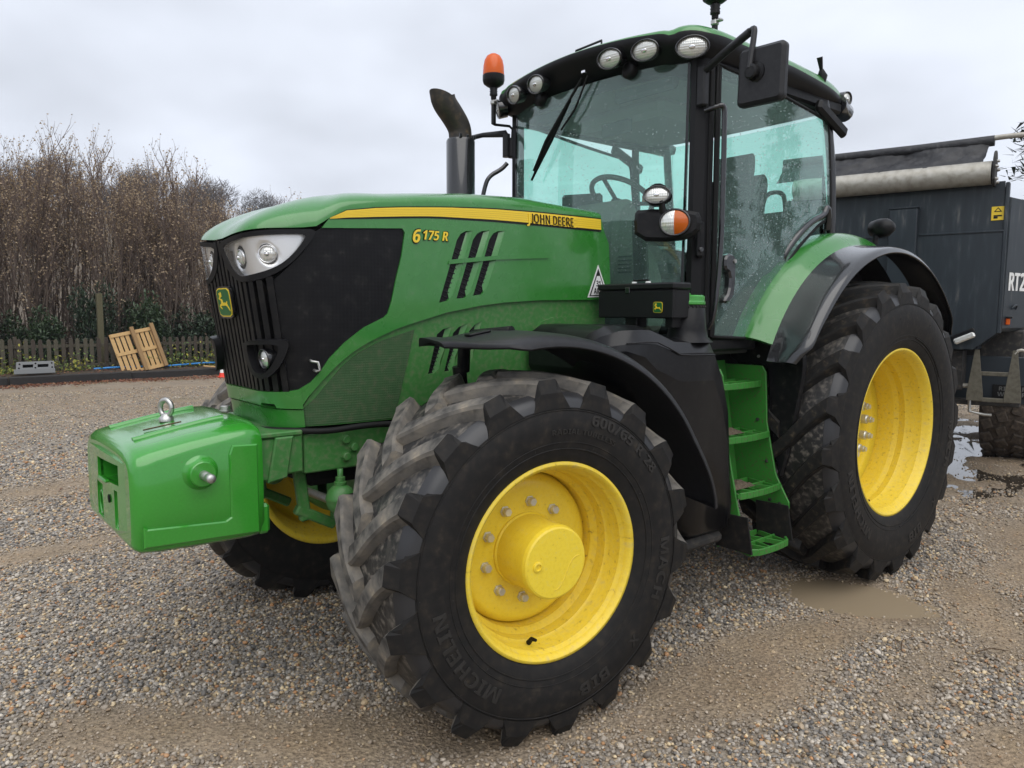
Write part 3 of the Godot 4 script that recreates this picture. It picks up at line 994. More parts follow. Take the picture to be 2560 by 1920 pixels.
func build_wheel(called: String, tr: Node3D, at: Vector3, turn: float, near: bool, front: bool) -> Node3D:
	var wh := holder(called, tr, at)
	wh.rotation.y = turn if near else turn + PI
	var dir := 1.0 if near else -1.0
	var Z := Vector3(0, 0, 1)
	var prof: Array
	var lug_n: int
	var rim: float
	var fl: float
	var top_c: float
	var top_s: float
	var w1: float
	if front:
		prof = [.245, .372, .262, .385, .282, .43, .296, .50, .294, .555, .280, .605, .262, .632, .22, .652, .12, .668, 0, .673]
		lug_n = 18
		rim = .380
		fl = .268
		top_c = .714
		top_s = .700
		w1 = .258
	else:
		prof = [.27, .505, .29, .525, .31, .58, .325, .67, .322, .745, .306, .80, .285, .832, .24, .852, .13, .868, 0, .873]
		lug_n = 20
		rim = .511
		fl = .283
		top_c = .925
		top_s = .908
		w1 = .283
	# carcass: sidewalls and tread band
	var segs := 96
	var half := []
	for i in range(0, prof.size(), 2):
		half.append(Vector2(prof[i + 1], prof[i]))
	half = smooth(half, 1)
	var split := 0
	for i in half.size():
		if half[i].y > (0.225 if front else 0.245):
			split = i
	for s in [1.0, -1.0]:
		var pl := []
		for i in split + 1:
			pl.append(Vector2(half[i].x, half[i].y * s))
		if s > 0:
			pl.reverse()
		var wall_mb := MB.new()
		wall_mb.lathe(pl, Vector3.ZERO, Z, segs)
		part("sidewall", wall_mb, M.rubber, wh)
	var knee := split
	while knee > 0 and half[knee].x > (.600 if front else .79):
		knee -= 1
	for s in [1.0, -1.0]:
		var pl := []
		for i in range(knee, split + 1):
			pl.append(Vector2(half[i].x + .002, (half[i].y + .002) * s))
		if s > 0:
			pl.reverse()
		var ring_mb := MB.new()
		ring_mb.lathe(pl, Vector3.ZERO, Z, segs)
		part("shoulder", ring_mb, M.lug_end, wh)
	var band := half.slice(split)
	var tread := []
	for k in range(band.size()):
		tread.append(Vector2(band[k].x, -band[k].y))
	for k in range(band.size() - 2, -1, -1):
		tread.append(band[k])
	var tb := MB.new()
	tb.lathe(tread, Vector3.ZERO, Z, segs)
	part("tread", tb, M.lug_floor, wh)
	# one lug of each hand, then turned copies
	var carc := func(w: float) -> float:
		var a := absf(w)
		var list := []
		for i in range(prof.size() - 2, -1, -2):
			list.append(prof[i])
			list.append(prof[i + 1])
		return curve(a, list)
	var carc_side := func(r: float) -> float:
		var list := []
		for i in split + 1:
			list.append(half[i].x)
			list.append(half[i].y)
		return curve(r, list)
	for s in [1.0, -1.0]:
		var body := MB.new()
		var tip := MB.new()
		var rows := []
		var steps := 9
		var sweep := (.36 if front else .34)
		for i in steps:
			var f := float(i) / (steps - 1)
			var w: float = lerpf(-.025, w1, f)
			var th: float = -sweep * (0.62 * f + 0.38 * f * f * (3 - 2 * f))
			var hw: float = lerpf(.037, .043, f) * (1.0 if front else 1.12)
			var rt: float = lerpf(top_c, top_s, smoothstep(.3, 1.0, f))
			var rb: float = carc.call(w) - .012
			var row := PackedVector3Array()
			for q in [[-hw - .020, rb], [-hw - .004, lerpf(rb, rt, .82)], [-hw + .006, rt], [hw - .006, rt], [hw + .004, lerpf(rb, rt, .82)], [hw + .020, rb]]:
				row.append(wheel_at(th + q[0] / top_c, q[1], w * s, dir))
			rows.append(row)
		var flip: bool = (s * dir) > 0
		lug_skin(body, rows, flip)
		# shoulder end: flush with the sidewall, spreading at its foot
		var last: PackedVector3Array = rows[-1]
		var te := -sweep
		var foot: float = .592 if front else .785
		var spread := [-.092, -.080, -.030, .030, .080, .092]
		var mid_row := PackedVector3Array()
		var toe := PackedVector3Array()
		for j in 6:
			var k: float = (1.0 if front else 1.2)
			toe.append(wheel_at(te + spread[j] * k / foot, foot - (.012 if j in [0, 5] else 0.0), (carc_side.call(foot) + .004) * s, dir))
			var lw: float = [-.070, -.050, -.030, .030, .050, .070][j] * k
			var rr: float = lerpf(top_s, foot, .45) - (.02 if j in [0, 5] else 0.0)
			mid_row.append(wheel_at(te + lw / top_s, rr, (lerpf(w1, carc_side.call(foot), .62) + (-.012 if j in [0, 5] else .010)) * s, dir))
		lug_skin(tip, [last, mid_row, toe], flip)
		var first: PackedVector3Array = rows[0]
		if flip:
			body.lid_back(first)
		else:
			body.lid(first)
		var bm := body.done()
		var tm := tip.done()
		for k in lug_n:
			var lug := part("lug", bm, M.lug_mud if front else M.lug_dark, wh)
			lug.rotation.z = TAU * (k + (0.0 if s > 0 else 0.5)) / lug_n + 0.07
			var le := part("lug_shoulder", tm, M.rubber, wh)
			le.rotation = lug.rotation
	# rim
	var rp: Array
	if front:
		rp = [Vector2(.362, -fl + .02), Vector2(.388, -fl + .004), Vector2(.386, -fl), Vector2(.368, -fl + .002), Vector2(.352, -fl + .03), Vector2(.345, -.16), Vector2(.322, -.12), Vector2(.310, .02), Vector2(.314, .075), Vector2(.332, .10), Vector2(.337, .145), Vector2(.347, .155), Vector2(.350, fl - .045), Vector2(.360, fl - .028), Vector2(.366, fl - .006), Vector2(.376, fl), Vector2(.386, fl - .001), Vector2(.390, fl - .012), Vector2(.378, fl - .03)]
	else:
		rp = [Vector2(.49, -fl + .02), Vector2(.52, -fl + .004), Vector2(.516, -fl), Vector2(.498, -fl + .002), Vector2(.482, -fl + .03), Vector2(.47, -.17), Vector2(.452, -.12), Vector2(.446, .0), Vector2(.452, .06), Vector2(.462, .09), Vector2(.458, .13), Vector2(.47, .155), Vector2(.476, fl - .055), Vector2(.488, fl - .028), Vector2(.497, fl - .006), Vector2(.507, fl), Vector2(.517, fl - .001), Vector2(.521, fl - .012), Vector2(.51, fl - .03)]
	rp.reverse()
	var mb: MB
	part("rim", turned_in(rp, 80), M.yellow_dirty, wh)
	if front:
		part("disc", outward_disc([Vector2(.317, -.04), Vector2(.314, .01), Vector2(.298, .048), Vector2(.274, .062), Vector2(.245, .060), Vector2(.20, .056), Vector2(.10, .055)]), M.yellow, wh)
		mb = MB.new()
		mb.lathe([Vector2(.150, .04), Vector2(.150, .066), Vector2(.144, .072), Vector2(.140, .215), Vector2(.144, .219), Vector2(.144, .250), Vector2(.139, .264), Vector2(.132, .268), Vector2(0, .268)], Vector3.ZERO, Z, 56, [1, 2, 3, 4, 5, 6, 7])
		part("hub", mb, M.yellow, wh)
		mb = MB.new()
		mb.lathe([Vector2(.02, .264), Vector2(.02, .272), Vector2(.013, .274), Vector2(.012, .269), Vector2(0, .269)], Vector3(-.085 * dir, .0, 0), Z, 16, [1, 2, 3])
		part("drain_plug", mb, M.yellow, wh)
		for q in [[-.01, -.105, .105, .015, -.018]]:
			var path := []
			for i in 9:
				var t := i / 8.0
				path.append(Vector3(lerpf(q[0], q[2], t) * dir, lerpf(q[1], q[3], t) + q[4] * sin(t * TAU), .2685))
			part("hub_groove", tube_mesh(path, .0014, 5), M.yellow_dirty, wh)
	else:
		part("disc", outward_disc([Vector2(.450, -.06), Vector2(.446, -.045), Vector2(.42, -.075), Vector2(.34, -.085), Vector2(.25, -.045), Vector2(.22, -.030), Vector2(.05, -.030)]), M.yellow, wh)
		mb = MB.new()
		mb.lathe([Vector2(.12, -.035), Vector2(.12, -.01), Vector2(.10, .005), Vector2(0, .01)], Vector3.ZERO, Z, 40, [1])
		part("hub", mb, M.yellow, wh)
	var nuts := 10
	var nr := .194 if front else .17
	var nz := .056 if front else -.030
	for k in nuts:
		var a := TAU * (k + 0.35) / nuts
		var p := Vector3(cos(a) * nr, sin(a) * nr, nz)
		if front:
			part("wheel_nut", bolt_mesh(p, Z, .0165, .032), M.nut, wh)
		else:
			mb = MB.new()
			mb.lathe([Vector2(.03, 0), Vector2(.03, .045), Vector2(.026, .05), Vector2(.021, .052), Vector2(.021, .072), Vector2(.015, .074), Vector2(.015, .086), Vector2(0, .087)], p, Z, 12, [1, 2, 3, 4, 5, 6])
			part("wheel_nut", mb, M.nut, wh)
	# valve
	var va := -1.75
	var vr := (.33 if front else .458)
	var vp := Vector3(cos(va) * vr * dir, sin(va) * vr, .17 if front else .12)
	part("valve", tube_mesh([vp + Vector3(0, -.01, 0), vp + Vector3(0, .012, .02), vp + Vector3(0, .018, .05)], [.011, .009, .006], 8), M.seal, wh)
	# moulded lettering on the outer sidewall
	if near:
		var sw := (.2945 if front else .3235)
		var side := []
		for i in split + 1:
			side.append(half[i].x)
			side.append(half[i].y)
		var r0 := .535 if front else .70
		arc_text(wh, "MICHELIN", .052 if front else .06, r0 - .02, PI + .98, side, 1.28)
		arc_text(wh, "MACH", .050 if front else .06, r0 - .005, .20 - PI / 2 + PI, side, 1.35)
		arc_text(wh, "X", .040 if front else .05, r0 - .005, PI / 2 + .80, side, 1.3)
		arc_text(wh, "BIB", .050 if front else .06, r0 - .005, PI / 2 + 1.24, side, 1.4)
		if front:
			arc_text(wh, "600/65 R 28", .040, .555, .62, side, 1.35)
			arc_text(wh, "RADIAL TUBELESS", .020, .505, .22, side, 1.35)
		for k in [[.06, .0035], [.085, .0025], [.205 if front else .27, .003]]:
			var rr: float = rim + k[0]
			var torus := []
			for i in 97:
				var t := TAU * i / 96
				torus.append(Vector3(sin(t) * rr, cos(t) * rr, curve(rr, side)))
			part("moulded_line", tube_mesh(torus, k[1], 5), M.rubber, wh)
		for k in 9:
			var t := .35 + k * .71
			part("moulded_line", tube_mesh([Vector3(sin(t), cos(t), 0) * (rim + .07) + Vector3(0, 0, curve(rim + .07, side)), Vector3(sin(t + .06), cos(t + .06), 0) * (rim + .20) + Vector3(0, 0, curve(rim + .20, side))], .0022, 4), M.rubber_letter, wh)
		for k in 3:
			var ring := []
			for i in 25:
				var t := lerpf(-1.9 + k * 2.1, -1.1 + k * 2.1, i / 24.0)
				ring.append(Vector3(sin(t), cos(t), 0) * (rim + .075) + Vector3(0, 0, sw - .012))
			part("moulded_line", tube_mesh(ring, .004, 5), M.rubber, wh)
	return wh

# mid: angle of the middle of the word, clockwise from the top seen from outside
func arc_text(wh: Node3D, s: String, high: float, r: float, mid: float, side: Array, spread: float) -> void:
	part("lettering", bent(letters(s, true, high, 0.005), func(p: Vector3) -> Vector3:
		var rr := r + p.y
		var t := mid + p.x * spread / r
		return Vector3(sin(t) * rr, cos(t) * rr, curve(rr, side) + p.z + .0015)), M.rubber_letter, wh)

func lug_skin(mb: MB, rows: Array, flip: bool) -> void:
	for i in rows.size() - 1:
		var p: PackedVector3Array = rows[i]
		var q: PackedVector3Array = rows[i + 1]
		for j in p.size() - 1:
			if flip:
				mb.quad(p[j], p[j + 1], q[j + 1], q[j], -1)
			else:
				mb.quad(p[j], q[j], q[j + 1], p[j + 1], -1)

# a turned skin that is seen from its hollow side and from the front: faces look inwards
func turned_in(prof: Array, segs: int) -> MB:
	var mb := MB.new()
	mb.lathe(prof, Vector3.ZERO, Vector3(0, 0, 1), segs, [3, 5, 6, 8, 9, 10])
	return mb

func outward_disc(prof: Array) -> MB:       # listed from the outside inwards, facing +z
	var mb := MB.new()
	mb.lathe(prof, Vector3.ZERO, Vector3(0, 0, 1), 64)
	return mb

# ================================================================ tractor: the rest
func build_tractor() -> void:
	var tr := thing("tractor", "large green farm tractor with yellow wheels and glazed cab on the gravel", "tractor")
	build_hood(tr)
	build_chassis(tr)
	var steer := -0.12526
	build_wheel("front_wheel", tr, Vector3(-2.798, .6908, .9224), steer, true, true)
	build_wheel("front_wheel", tr, Vector3(-2.798, .6908, -.985), steer, false, true)
	build_wheel("rear_wheel", tr, Vector3(0, .903, .9196), 0, true, false)
	build_wheel("rear_wheel", tr, Vector3(0, .903, -.9196), 0, false, false)
	build_fenders(tr, steer)
	build_tank(tr)
	build_steps(tr)
	build_cab(tr)
	build_cab_inside(tr)
	build_cab_outside(tr)

func build_chassis(tr: Node3D) -> void:
	var ch := holder("chassis", tr)
	for s in [1.0, -1.0]:
		part("frame_rail", box_mesh(Vector3(-2.35, 1.055, .31 * s), Vector3(2.19, .165, .05), .006), M.green_low, ch)
		# front bracket: two bevelled plates that carry the weight
		var mb := MB.new()
		mb.prism(v2([-3.655, 1.135, -3.655, .975, -3.60, .965, -3.545, .985, -3.455, .985, -3.455, 1.145, -3.56, 1.135]), .05, Transform3D(Basis.IDENTITY, Vector3(0, 0, (.30 if s > 0 else -.35))), .008)
		part("front_bracket", mb, M.green_low, ch)
		mb = MB.new()
		mb.prism(v2([-3.575, 1.14, -3.50, 1.14, -3.53, .975, -3.61, .962]), .02, Transform3D(Basis.IDENTITY, Vector3(0, 0, (.345 if s > 0 else -.365))), .006)
		part("gusset", mb, M.green_low, ch)
		for b in [[-3.262, 1.098], [-3.225, 1.062], [-3.262, 1.025]]:
			part("frame_bolt", bolt_mesh(Vector3(b[0], b[1], .335 * s), Vector3(0, 0, s), .017, .022), M.green_low, ch)
	part("bracket_plate", box_mesh(Vector3(-3.56, 1.15, 0), Vector3(.20, .02, .72), .005), M.green_low, ch)
	# thick black hose lying along the lower edge of the hood
	var hose := []
	for i in 30:
		var u := lerpf(-.40, .92, i / 29.0)
		hose.append(hood_at(u, 1.152 - .004 * sin(i * .7), .012))
	part("hose", tube_mesh(hose, .013, 8), M.seal, ch)
	# engine, gearbox, axles
	part("engine_block", box_mesh(Vector3(-2.55, 1.10, 0), Vector3(1.7, .42, .5), .03), M.cavity, ch)
	part("radiator", box_mesh(Vector3(-3.15, 1.55, 0), Vector3(.5, .72, .6), .02), M.cavity, ch)
	part("engine_head", box_mesh(Vector3(-2.3, 1.55, 0), Vector3(1.0, .6, .5), .04), M.chassis, ch)
	part("gearbox", box_mesh(Vector3(-.9, .88, 0), Vector3(2.2, .5, .5), .04), M.chassis, ch)
	part("front_axle", box_mesh(Vector3(-2.8, .69, 0), Vector3(.22, .2, 1.25), .04), M.green_low, ch)
	part("rear_axle", tube_mesh([Vector3(0, .903, -.80), Vector3(0, .903, .80)], .15, 20), M.green_low, ch)
	part("axle_bolster", box_mesh(Vector3(-2.8, .86, 0), Vector3(.5, .2, .55), .03), M.green_low, ch)
	for s in [1.0, -1.0]:
		var mb := MB.new()
		mb.lathe([Vector2(.16, -.12), Vector2(.19, -.06), Vector2(.19, .04), Vector2(.13, .08), Vector2(0, .08)], Vector3(-2.8, .69, .72 * s), Vector3(0, 0, s), 24)
		part("planet_housing", mb, M.green_low, ch)
		part("kingpin", tube_mesh([Vector3(-2.8, .46, .62 * s), Vector3(-2.8, .92, .62 * s)], .07, 14), M.green_low, ch)
		part("steering_rod", tube_mesh([Vector3(-3.0, .66, .1 * s), Vector3(-3.02, .66, .62 * s)], .022, 10), M.steel, ch)
		# ball shaped accumulator beside the axle
		mb = MB.new()
		var ac := []
		for i in 17:
			var a := lerpf(-PI / 2, PI / 2, i / 16.0)
			ac.append(Vector2(cos(a) * .062, sin(a) * .066))
			if i == 8:
				ac.append(Vector2(.064, .004))
		ac[0] = Vector2(0, -.066)
		ac[-1] = Vector2(0, .066)
		mb.lathe(ac, Vector3(-3.30, .85, .36 * s), Vector3.UP, 24)
		part("accumulator", mb, M.green_low, ch)
		mb = MB.new()
		mb.lathe([Vector2(.026, .06), Vector2(.026, .075), Vector2(.02, .077), Vector2(.02, .095), Vector2(.012, .097), Vector2(.012, .13), Vector2(0, .13)], Vector3(-3.30, .85, .36 * s), Vector3.UP, 12, [1, 2, 3, 4])
		part("accumulator_cap", mb, M.green_low, ch)
		part("link_arm", box_mesh(Vector3(-3.42, .88, .24 * s), Vector3(.05, .26, .035), .008, Basis(Vector3(0, 0, 1), .12)), M.green_low, ch)
		part("link_arm", box_mesh(Vector3(-3.36, .76, .24 * s), Vector3(.20, .045, .04), .008, Basis(Vector3(0, 0, 1), -.5)), M.green_low, ch)

# ---------------------------------------------------------------- mudguards
func build_fenders(tr: Node3D, steer: float) -> void:
	for near in [true, false]:
		var f := holder("front_fender", tr, Vector3(-2.798, .6908, .9224 if near else -.9224))
		f.rotation.y = steer if near else steer + PI
		var dir := 1.0 if near else -1.0
		var rows := []
		var under := []
		var n := 40
		for i in n + 1:
			var t := i / float(n)
			var deg := lerpf(21.5, -84.0, t)
			var th := deg_to_rad(deg)
			# (w, radius) across; the outer side starts further back and is drawn in at the front
			var nose := smoothstep(12.0, 21.5, deg)
			var tail := smoothstep(-58.0, -84.0, deg)
			var wo := lerpf(.27, -.02, nose)
			var cr: float = .868 + .045 * tail + .034 * nose * nose
			var low: float = .82 + .045 * tail + .03 * smoothstep(8.0, 16.0, deg)
			var prof := [Vector2(-.245, cr - .03), Vector2(-.22, cr + .0), Vector2(lerpf(-.1, -.2, nose), cr + .004), Vector2(lerpf(.08, -.14, nose), cr + .002), Vector2(wo - .075, cr - .004), Vector2(wo - .035, lerpf(cr - .014, cr - .006, nose)), Vector2(wo - .008, lerpf(lerpf(low, cr, .4), cr - .014, nose)), Vector2(wo, lerpf(low, cr - .028, nose))]
			prof = smooth(prof, 1)
			var row := PackedVector3Array()
			var low_row := PackedVector3Array()
			for p in prof:
				row.append(wheel_at(th, p.y, p.x, dir))
				low_row.append(wheel_at(th, p.y - .007, p.x - .003, dir))
			rows.append(row)
			low_row.reverse()
			row.append_array(low_row)
		var mb := MB.new()
		for i in n:
			var p: PackedVector3Array = rows[i]
			var q: PackedVector3Array = rows[i + 1]
			for j in p.size():
				var k := (j + 1) % p.size()
				if near:
					mb.quad(p[j], p[k], q[k], q[j], 0 if j < p.size() / 2 - 1 else 1)
				else:
					mb.quad(p[j], q[j], q[k], p[k], 0 if j < p.size() / 2 - 1 else 1)
		mb.lid(rows[0])
		mb.lid_back(rows[-1])
		part("shell", mb, M.black_satin, f)
		part("top_pad", box_mesh(wheel_at(deg_to_rad(10), .876, -.06, dir), Vector3(.10, .010, .05), .004, Basis(Vector3(0, 0, 1), deg_to_rad(10) * dir)), M.black_plastic, f)
		# bracket that rises behind the wheel
		part("bracket", tube_mesh([wheel_at(deg_to_rad(7), .70, -.30, dir), wheel_at(deg_to_rad(7), .80, -.27, dir), wheel_at(deg_to_rad(5), .848, -.22, dir), wheel_at(deg_to_rad(0), .862, -.05, dir)], .028, 10), M.black_plastic, f)
		part("bracket_arm", tube_mesh([wheel_at(deg_to_rad(8), .20, -.34, dir), wheel_at(deg_to_rad(8), .72, -.31, dir)], .03, 10), M.black_plastic, f)
	for s in [1.0, -1.0]:
		var f := holder("rear_fender", tr)
		var at := func(deg: float, r: float, z: float) -> Vector3:
			return Vector3(-sin(deg_to_rad(deg)) * r, .903 + cos(deg_to_rad(deg)) * r, z * s)
		# black flare
		var skin := func(called: String, m: Material, d0: float, d1: float, prof_of: Callable, thick: float) -> void:
			var n := 48
			var mb := MB.new()
			var rows := []
			for i in n + 1:
				var deg := lerpf(d0, d1, i / float(n))
				var prof: Array = smooth(prof_of.call(deg), 1)
				var row := PackedVector3Array()
				var back := PackedVector3Array()
				for p in prof:
					row.append(at.call(deg, p.y, p.x))
					back.append(at.call(deg, p.y - thick, p.x - thick * .4))
				back.reverse()
				row.append_array(back)
				rows.append(row)
			for i in n:
				var p: PackedVector3Array = rows[i]
				var q: PackedVector3Array = rows[i + 1]
				for j in p.size():
					var k := (j + 1) % p.size()
					if s > 0:
						mb.quad(p[j], p[k], q[k], q[j], 0 if j < p.size() / 2 - 1 else 1)
					else:
						mb.quad(p[j], q[j], q[k], p[k], 0 if j < p.size() / 2 - 1 else 1)
			if s > 0:
				mb.lid(rows[0])
				mb.lid_back(rows[-1])
			else:
				mb.lid_back(rows[0])
				mb.lid(rows[-1])
			part(called, mb, m, f)
		skin.call("flare", M.black_gloss, 66.0, -58.0, func(deg: float) -> Array:
			var a := smoothstep(44.0, 66.0, deg)
			var b := smoothstep(-50.0, -58.0, deg)
			var wo := lerpf(1.165, 1.10, smoothstep(60.0, 66.0, deg)) - .03 * b
			return [Vector2(.94, 1.150), Vector2(.965, 1.146), Vector2(1.02, 1.138), Vector2(wo - .05, 1.130 + .02 * a), Vector2(wo - .012, 1.118 + .02 * a), Vector2(wo, 1.092 + .03 * a)], .008)
		skin.call("green_arch", M.green, 61.0, -12.0, func(deg: float) -> Array:
			return [Vector2(.74, 1.235), Vector2(.80, 1.233), Vector2(.85, 1.222), Vector2(.895, 1.195), Vector2(.93, 1.160), Vector2(.948, 1.147)], .02)
		# inner wall of the arch, between cab and wheel
		var mb := MB.new()
		var poly := PackedVector2Array()
		for i in 30:
			var deg := lerpf(70.0, -75.0, i / 29.0)
			poly.append(Vector2(-sin(deg_to_rad(deg)) * 1.21, .903 + cos(deg_to_rad(deg)) * 1.21))
		poly.append(Vector2(.9, .8))
		poly.append(Vector2(-.9, .8))
		mb.prism(poly, .03, Transform3D(Basis.IDENTITY, Vector3(0, 0, (.56 if s > 0 else -.59))))
		part("inner_wall", mb, M.black_plastic, f)
		mb = MB.new()
		var arc := []
		for i in 30:
			var deg := lerpf(64.0, -75.0, i / 29.0)
			arc.append(PackedVector3Array([at.call(deg, 1.215, .57), at.call(deg, 1.215, .78)]))
		if s < 0:
			arc.reverse()
		mb.rows(arc)
		part("arch_top", mb, M.black_plastic, f)
		# black mud flap in front of the wheel
		var flap := smooth_ring(Array(v2([.60, 1.335, .82, 1.338, .862, 1.305, .872, 1.0, .930, .78, .948, .70, .975, .72, 1.065, 1.20, 1.082, 1.33, 1.075, 1.41, 1.02, 1.468, .93, 1.484, .80, 1.476, .60, 1.47])), 1)
		mb = MB.new()
		var tf := Transform3D(Basis(Vector3(0, 0, 1), Vector3(0, 1, 0), Vector3(-1, 0, 0)), Vector3(-.865, 0, 0)) if s > 0 else Transform3D(Basis(Vector3(0, 0, -1), Vector3(0, 1, 0), Vector3(1, 0, 0)), Vector3(-.895, 0, 0))
		mb.prism(flap, .035, tf, .012)
		part("mud_flap", mb, M.black_plastic, f)
		part("flap_screw", bolt_mesh(Vector3(-.905, 1.385, .80 * s), Vector3(-1, 0, 0), .007, .008), M.steel, f)
		# grab rail over the arch
		var rail := []
		for d in [[34, 1.245, .80], [33, 1.275, .81], [26, 1.315, .82], [18, 1.345, .82], [12, 1.35, .82], [10.5, 1.40, .82], [9.5, 1.36, .82], [9.3, 1.26, .80]]:
			rail.append(at.call(d[0], d[1], d[2]))
		part("grab_rail", tube_mesh(smooth(rail, 2), .021, 10), M.black_gloss, f)

# ---------------------------------------------------------------- tank and tool box
func build_tank(tr: Node3D) -> void:
	for s in [1.0, -1.0]:
		var t := holder("fuel_tank", tr)
		# cross sections along x: the outer face is cut back above, and the lower front follows the wheel
		var secs := [
			# x, y low, y top, z out, chamfer
			[-2.31, 1.38, 1.48, .80, .03], [-2.29, 1.34, 1.54, .91, .06], [-2.23, 1.30, 1.573, .985, .08], [-2.12, 1.22, 1.577, 1.0, .085], [-2.04, 1.12, 1.574, 1.0, .085],
			[-1.96, .98, 1.545, 1.005, .08], [-1.89, .82, 1.514, 1.012, .07], [-1.80, .60, 1.508, 1.015, .065], [-1.72, .52, 1.507, 1.015, .065], [-1.62, .51, 1.503, 1.01, .065], [-1.575, .505, 1.45, 1.0, .06], [-1.515, .50, 1.34, .995, .05], [-1.455, .495, 1.17, .99, .04], [-1.43, .49, 1.0, .985, .04], [-1.39, .49, .75, .975, .03], [-1.38, .49, .62, .965, .03]]
		var rows := []
		for k in secs:
			var zo: float = k[3]
			var c: float = k[4]
			var yt: float = k[2]
			var yl: float = k[1]
			var ring := PackedVector3Array()
			for p in [[.42, yl], [zo - .06, yl], [zo - .02, yl + .03], [zo - .015, lerpf(yl, yt, .45)], [zo, yt - .20 if yt - yl > .4 else lerpf(yl, yt, .6)], [zo - .006, yt - c], [zo - c * .5, yt - c * .25], [zo - c * 1.6, yt], [.42, yt]]:
				ring.append(Vector3(k[0], p[1], p[0] * s))
			rows.append(ring)
		var mb := MB.new()
		for i in rows.size() - 1:
			for j in 9:
				var k := (j + 1) % 9
				if s > 0:
					mb.quad(rows[i][j], rows[i + 1][j], rows[i + 1][k], rows[i][k], 0 if j < 4 else 2 + j)
				else:
					mb.quad(rows[i][j], rows[i][k], rows[i + 1][k], rows[i + 1][j], 0 if j < 4 else 2 + j)
		if s > 0:
			mb.lid_back(rows[0])
			mb.lid(rows[-1])
		else:
			mb.lid(rows[0])
			mb.lid_back(rows[-1])
		part("shell", mb, M.tank, t)
		# moulded seam round the top
		var seam_path := []
		for k in secs:
			if k[0] > -2.25 and k[0] < -1.6:
				seam_path.append(Vector3(k[0], k[2] - .075, (k[3] + .001) * s))
		part("seam", tube_mesh(seam_path, .004, 6), M.black_satin, t)
		# skirt below
		part("skirt", box_mesh(Vector3(-1.57, .465, .74 * s), Vector3(.32, .06, .42), .02), M.chassis, t)
		if s > 0:
			mb = MB.new()
			mb.lathe([Vector2(.125, 1.49), Vector2(.100, 1.515), Vector2(.092, 1.55), Vector2(.084, 1.655), Vector2(.078, 1.662), Vector2(0, 1.662)], Vector3(-1.69, 0, .895), Vector3.UP, 36, [4])
			part("filler_neck", mb, M.black_plastic, t)
			for i in 26:
				var a := TAU * i / 26
				part("chain_link", box_mesh(Vector3(-1.69 + cos(a) * .083, 1.662, .895 + sin(a) * .083), Vector3(.012, .010, .008), .003, Basis(Vector3.UP, -a)), M.chassis, t)
			mb = MB.new()
			mb.lathe([Vector2(.084, 1.672), Vector2(.086, 1.676), Vector2(.086, 1.686), Vector2(.082, 1.690), Vector2(.082, 1.712), Vector2(.076, 1.718), Vector2(0, 1.720)], Vector3(-1.69, 0, .895), Vector3.UP, 16, [1, 2, 3, 4])
			part("filler_cap", mb, M.weight, t)
			part("cap_grip", box_mesh(Vector3(-1.69, 1.722, .895), Vector3(.13, .014, .03), .005, Basis(Vector3.UP, .6)), M.weight, t)
	# tool box on its bracket
	var b := holder("tool_box", tr)
	part("body", box_mesh(Vector3(-1.807, 1.674, .705), Vector3(.125, .138, .49), .006), M.black_paint, b)
	part("lid", box_mesh(Vector3(-1.807, 1.760, .705), Vector3(.135, .032, .50), .007), M.black_paint, b)
	part("handle", tube_mesh([Vector3(-1.80, 1.775, .64), Vector3(-1.80, 1.793, .645), Vector3(-1.80, 1.793, .735), Vector3(-1.80, 1.775, .74)], .005, 6), M.black_plastic, b)
	for z in [.645, .735]:
		part("handle_mount", box_mesh(Vector3(-1.80, 1.781, z), Vector3(.02, .012, .022), .003), M.decal_white, b)
	part("bracket", box_mesh(Vector3(-1.80, 1.585, .66), Vector3(.08, .05, .08), .004), M.black_plastic, b)
	part("bracket", box_mesh(Vector3(-1.80, 1.585, .90), Vector3(.08, .05, .05), .004), M.black_plastic, b)
	part("catch", box_mesh(Vector3(-1.873, 1.742, .665), Vector3(.008, .03, .03), .002), M.black_gloss, b)
	emblem("emblem", func(u: float, v: float, o: float) -> Vector3: return Vector3(-1.8695 - (o - .011), 1.658 + v, .858 + u), .056, .052, b)

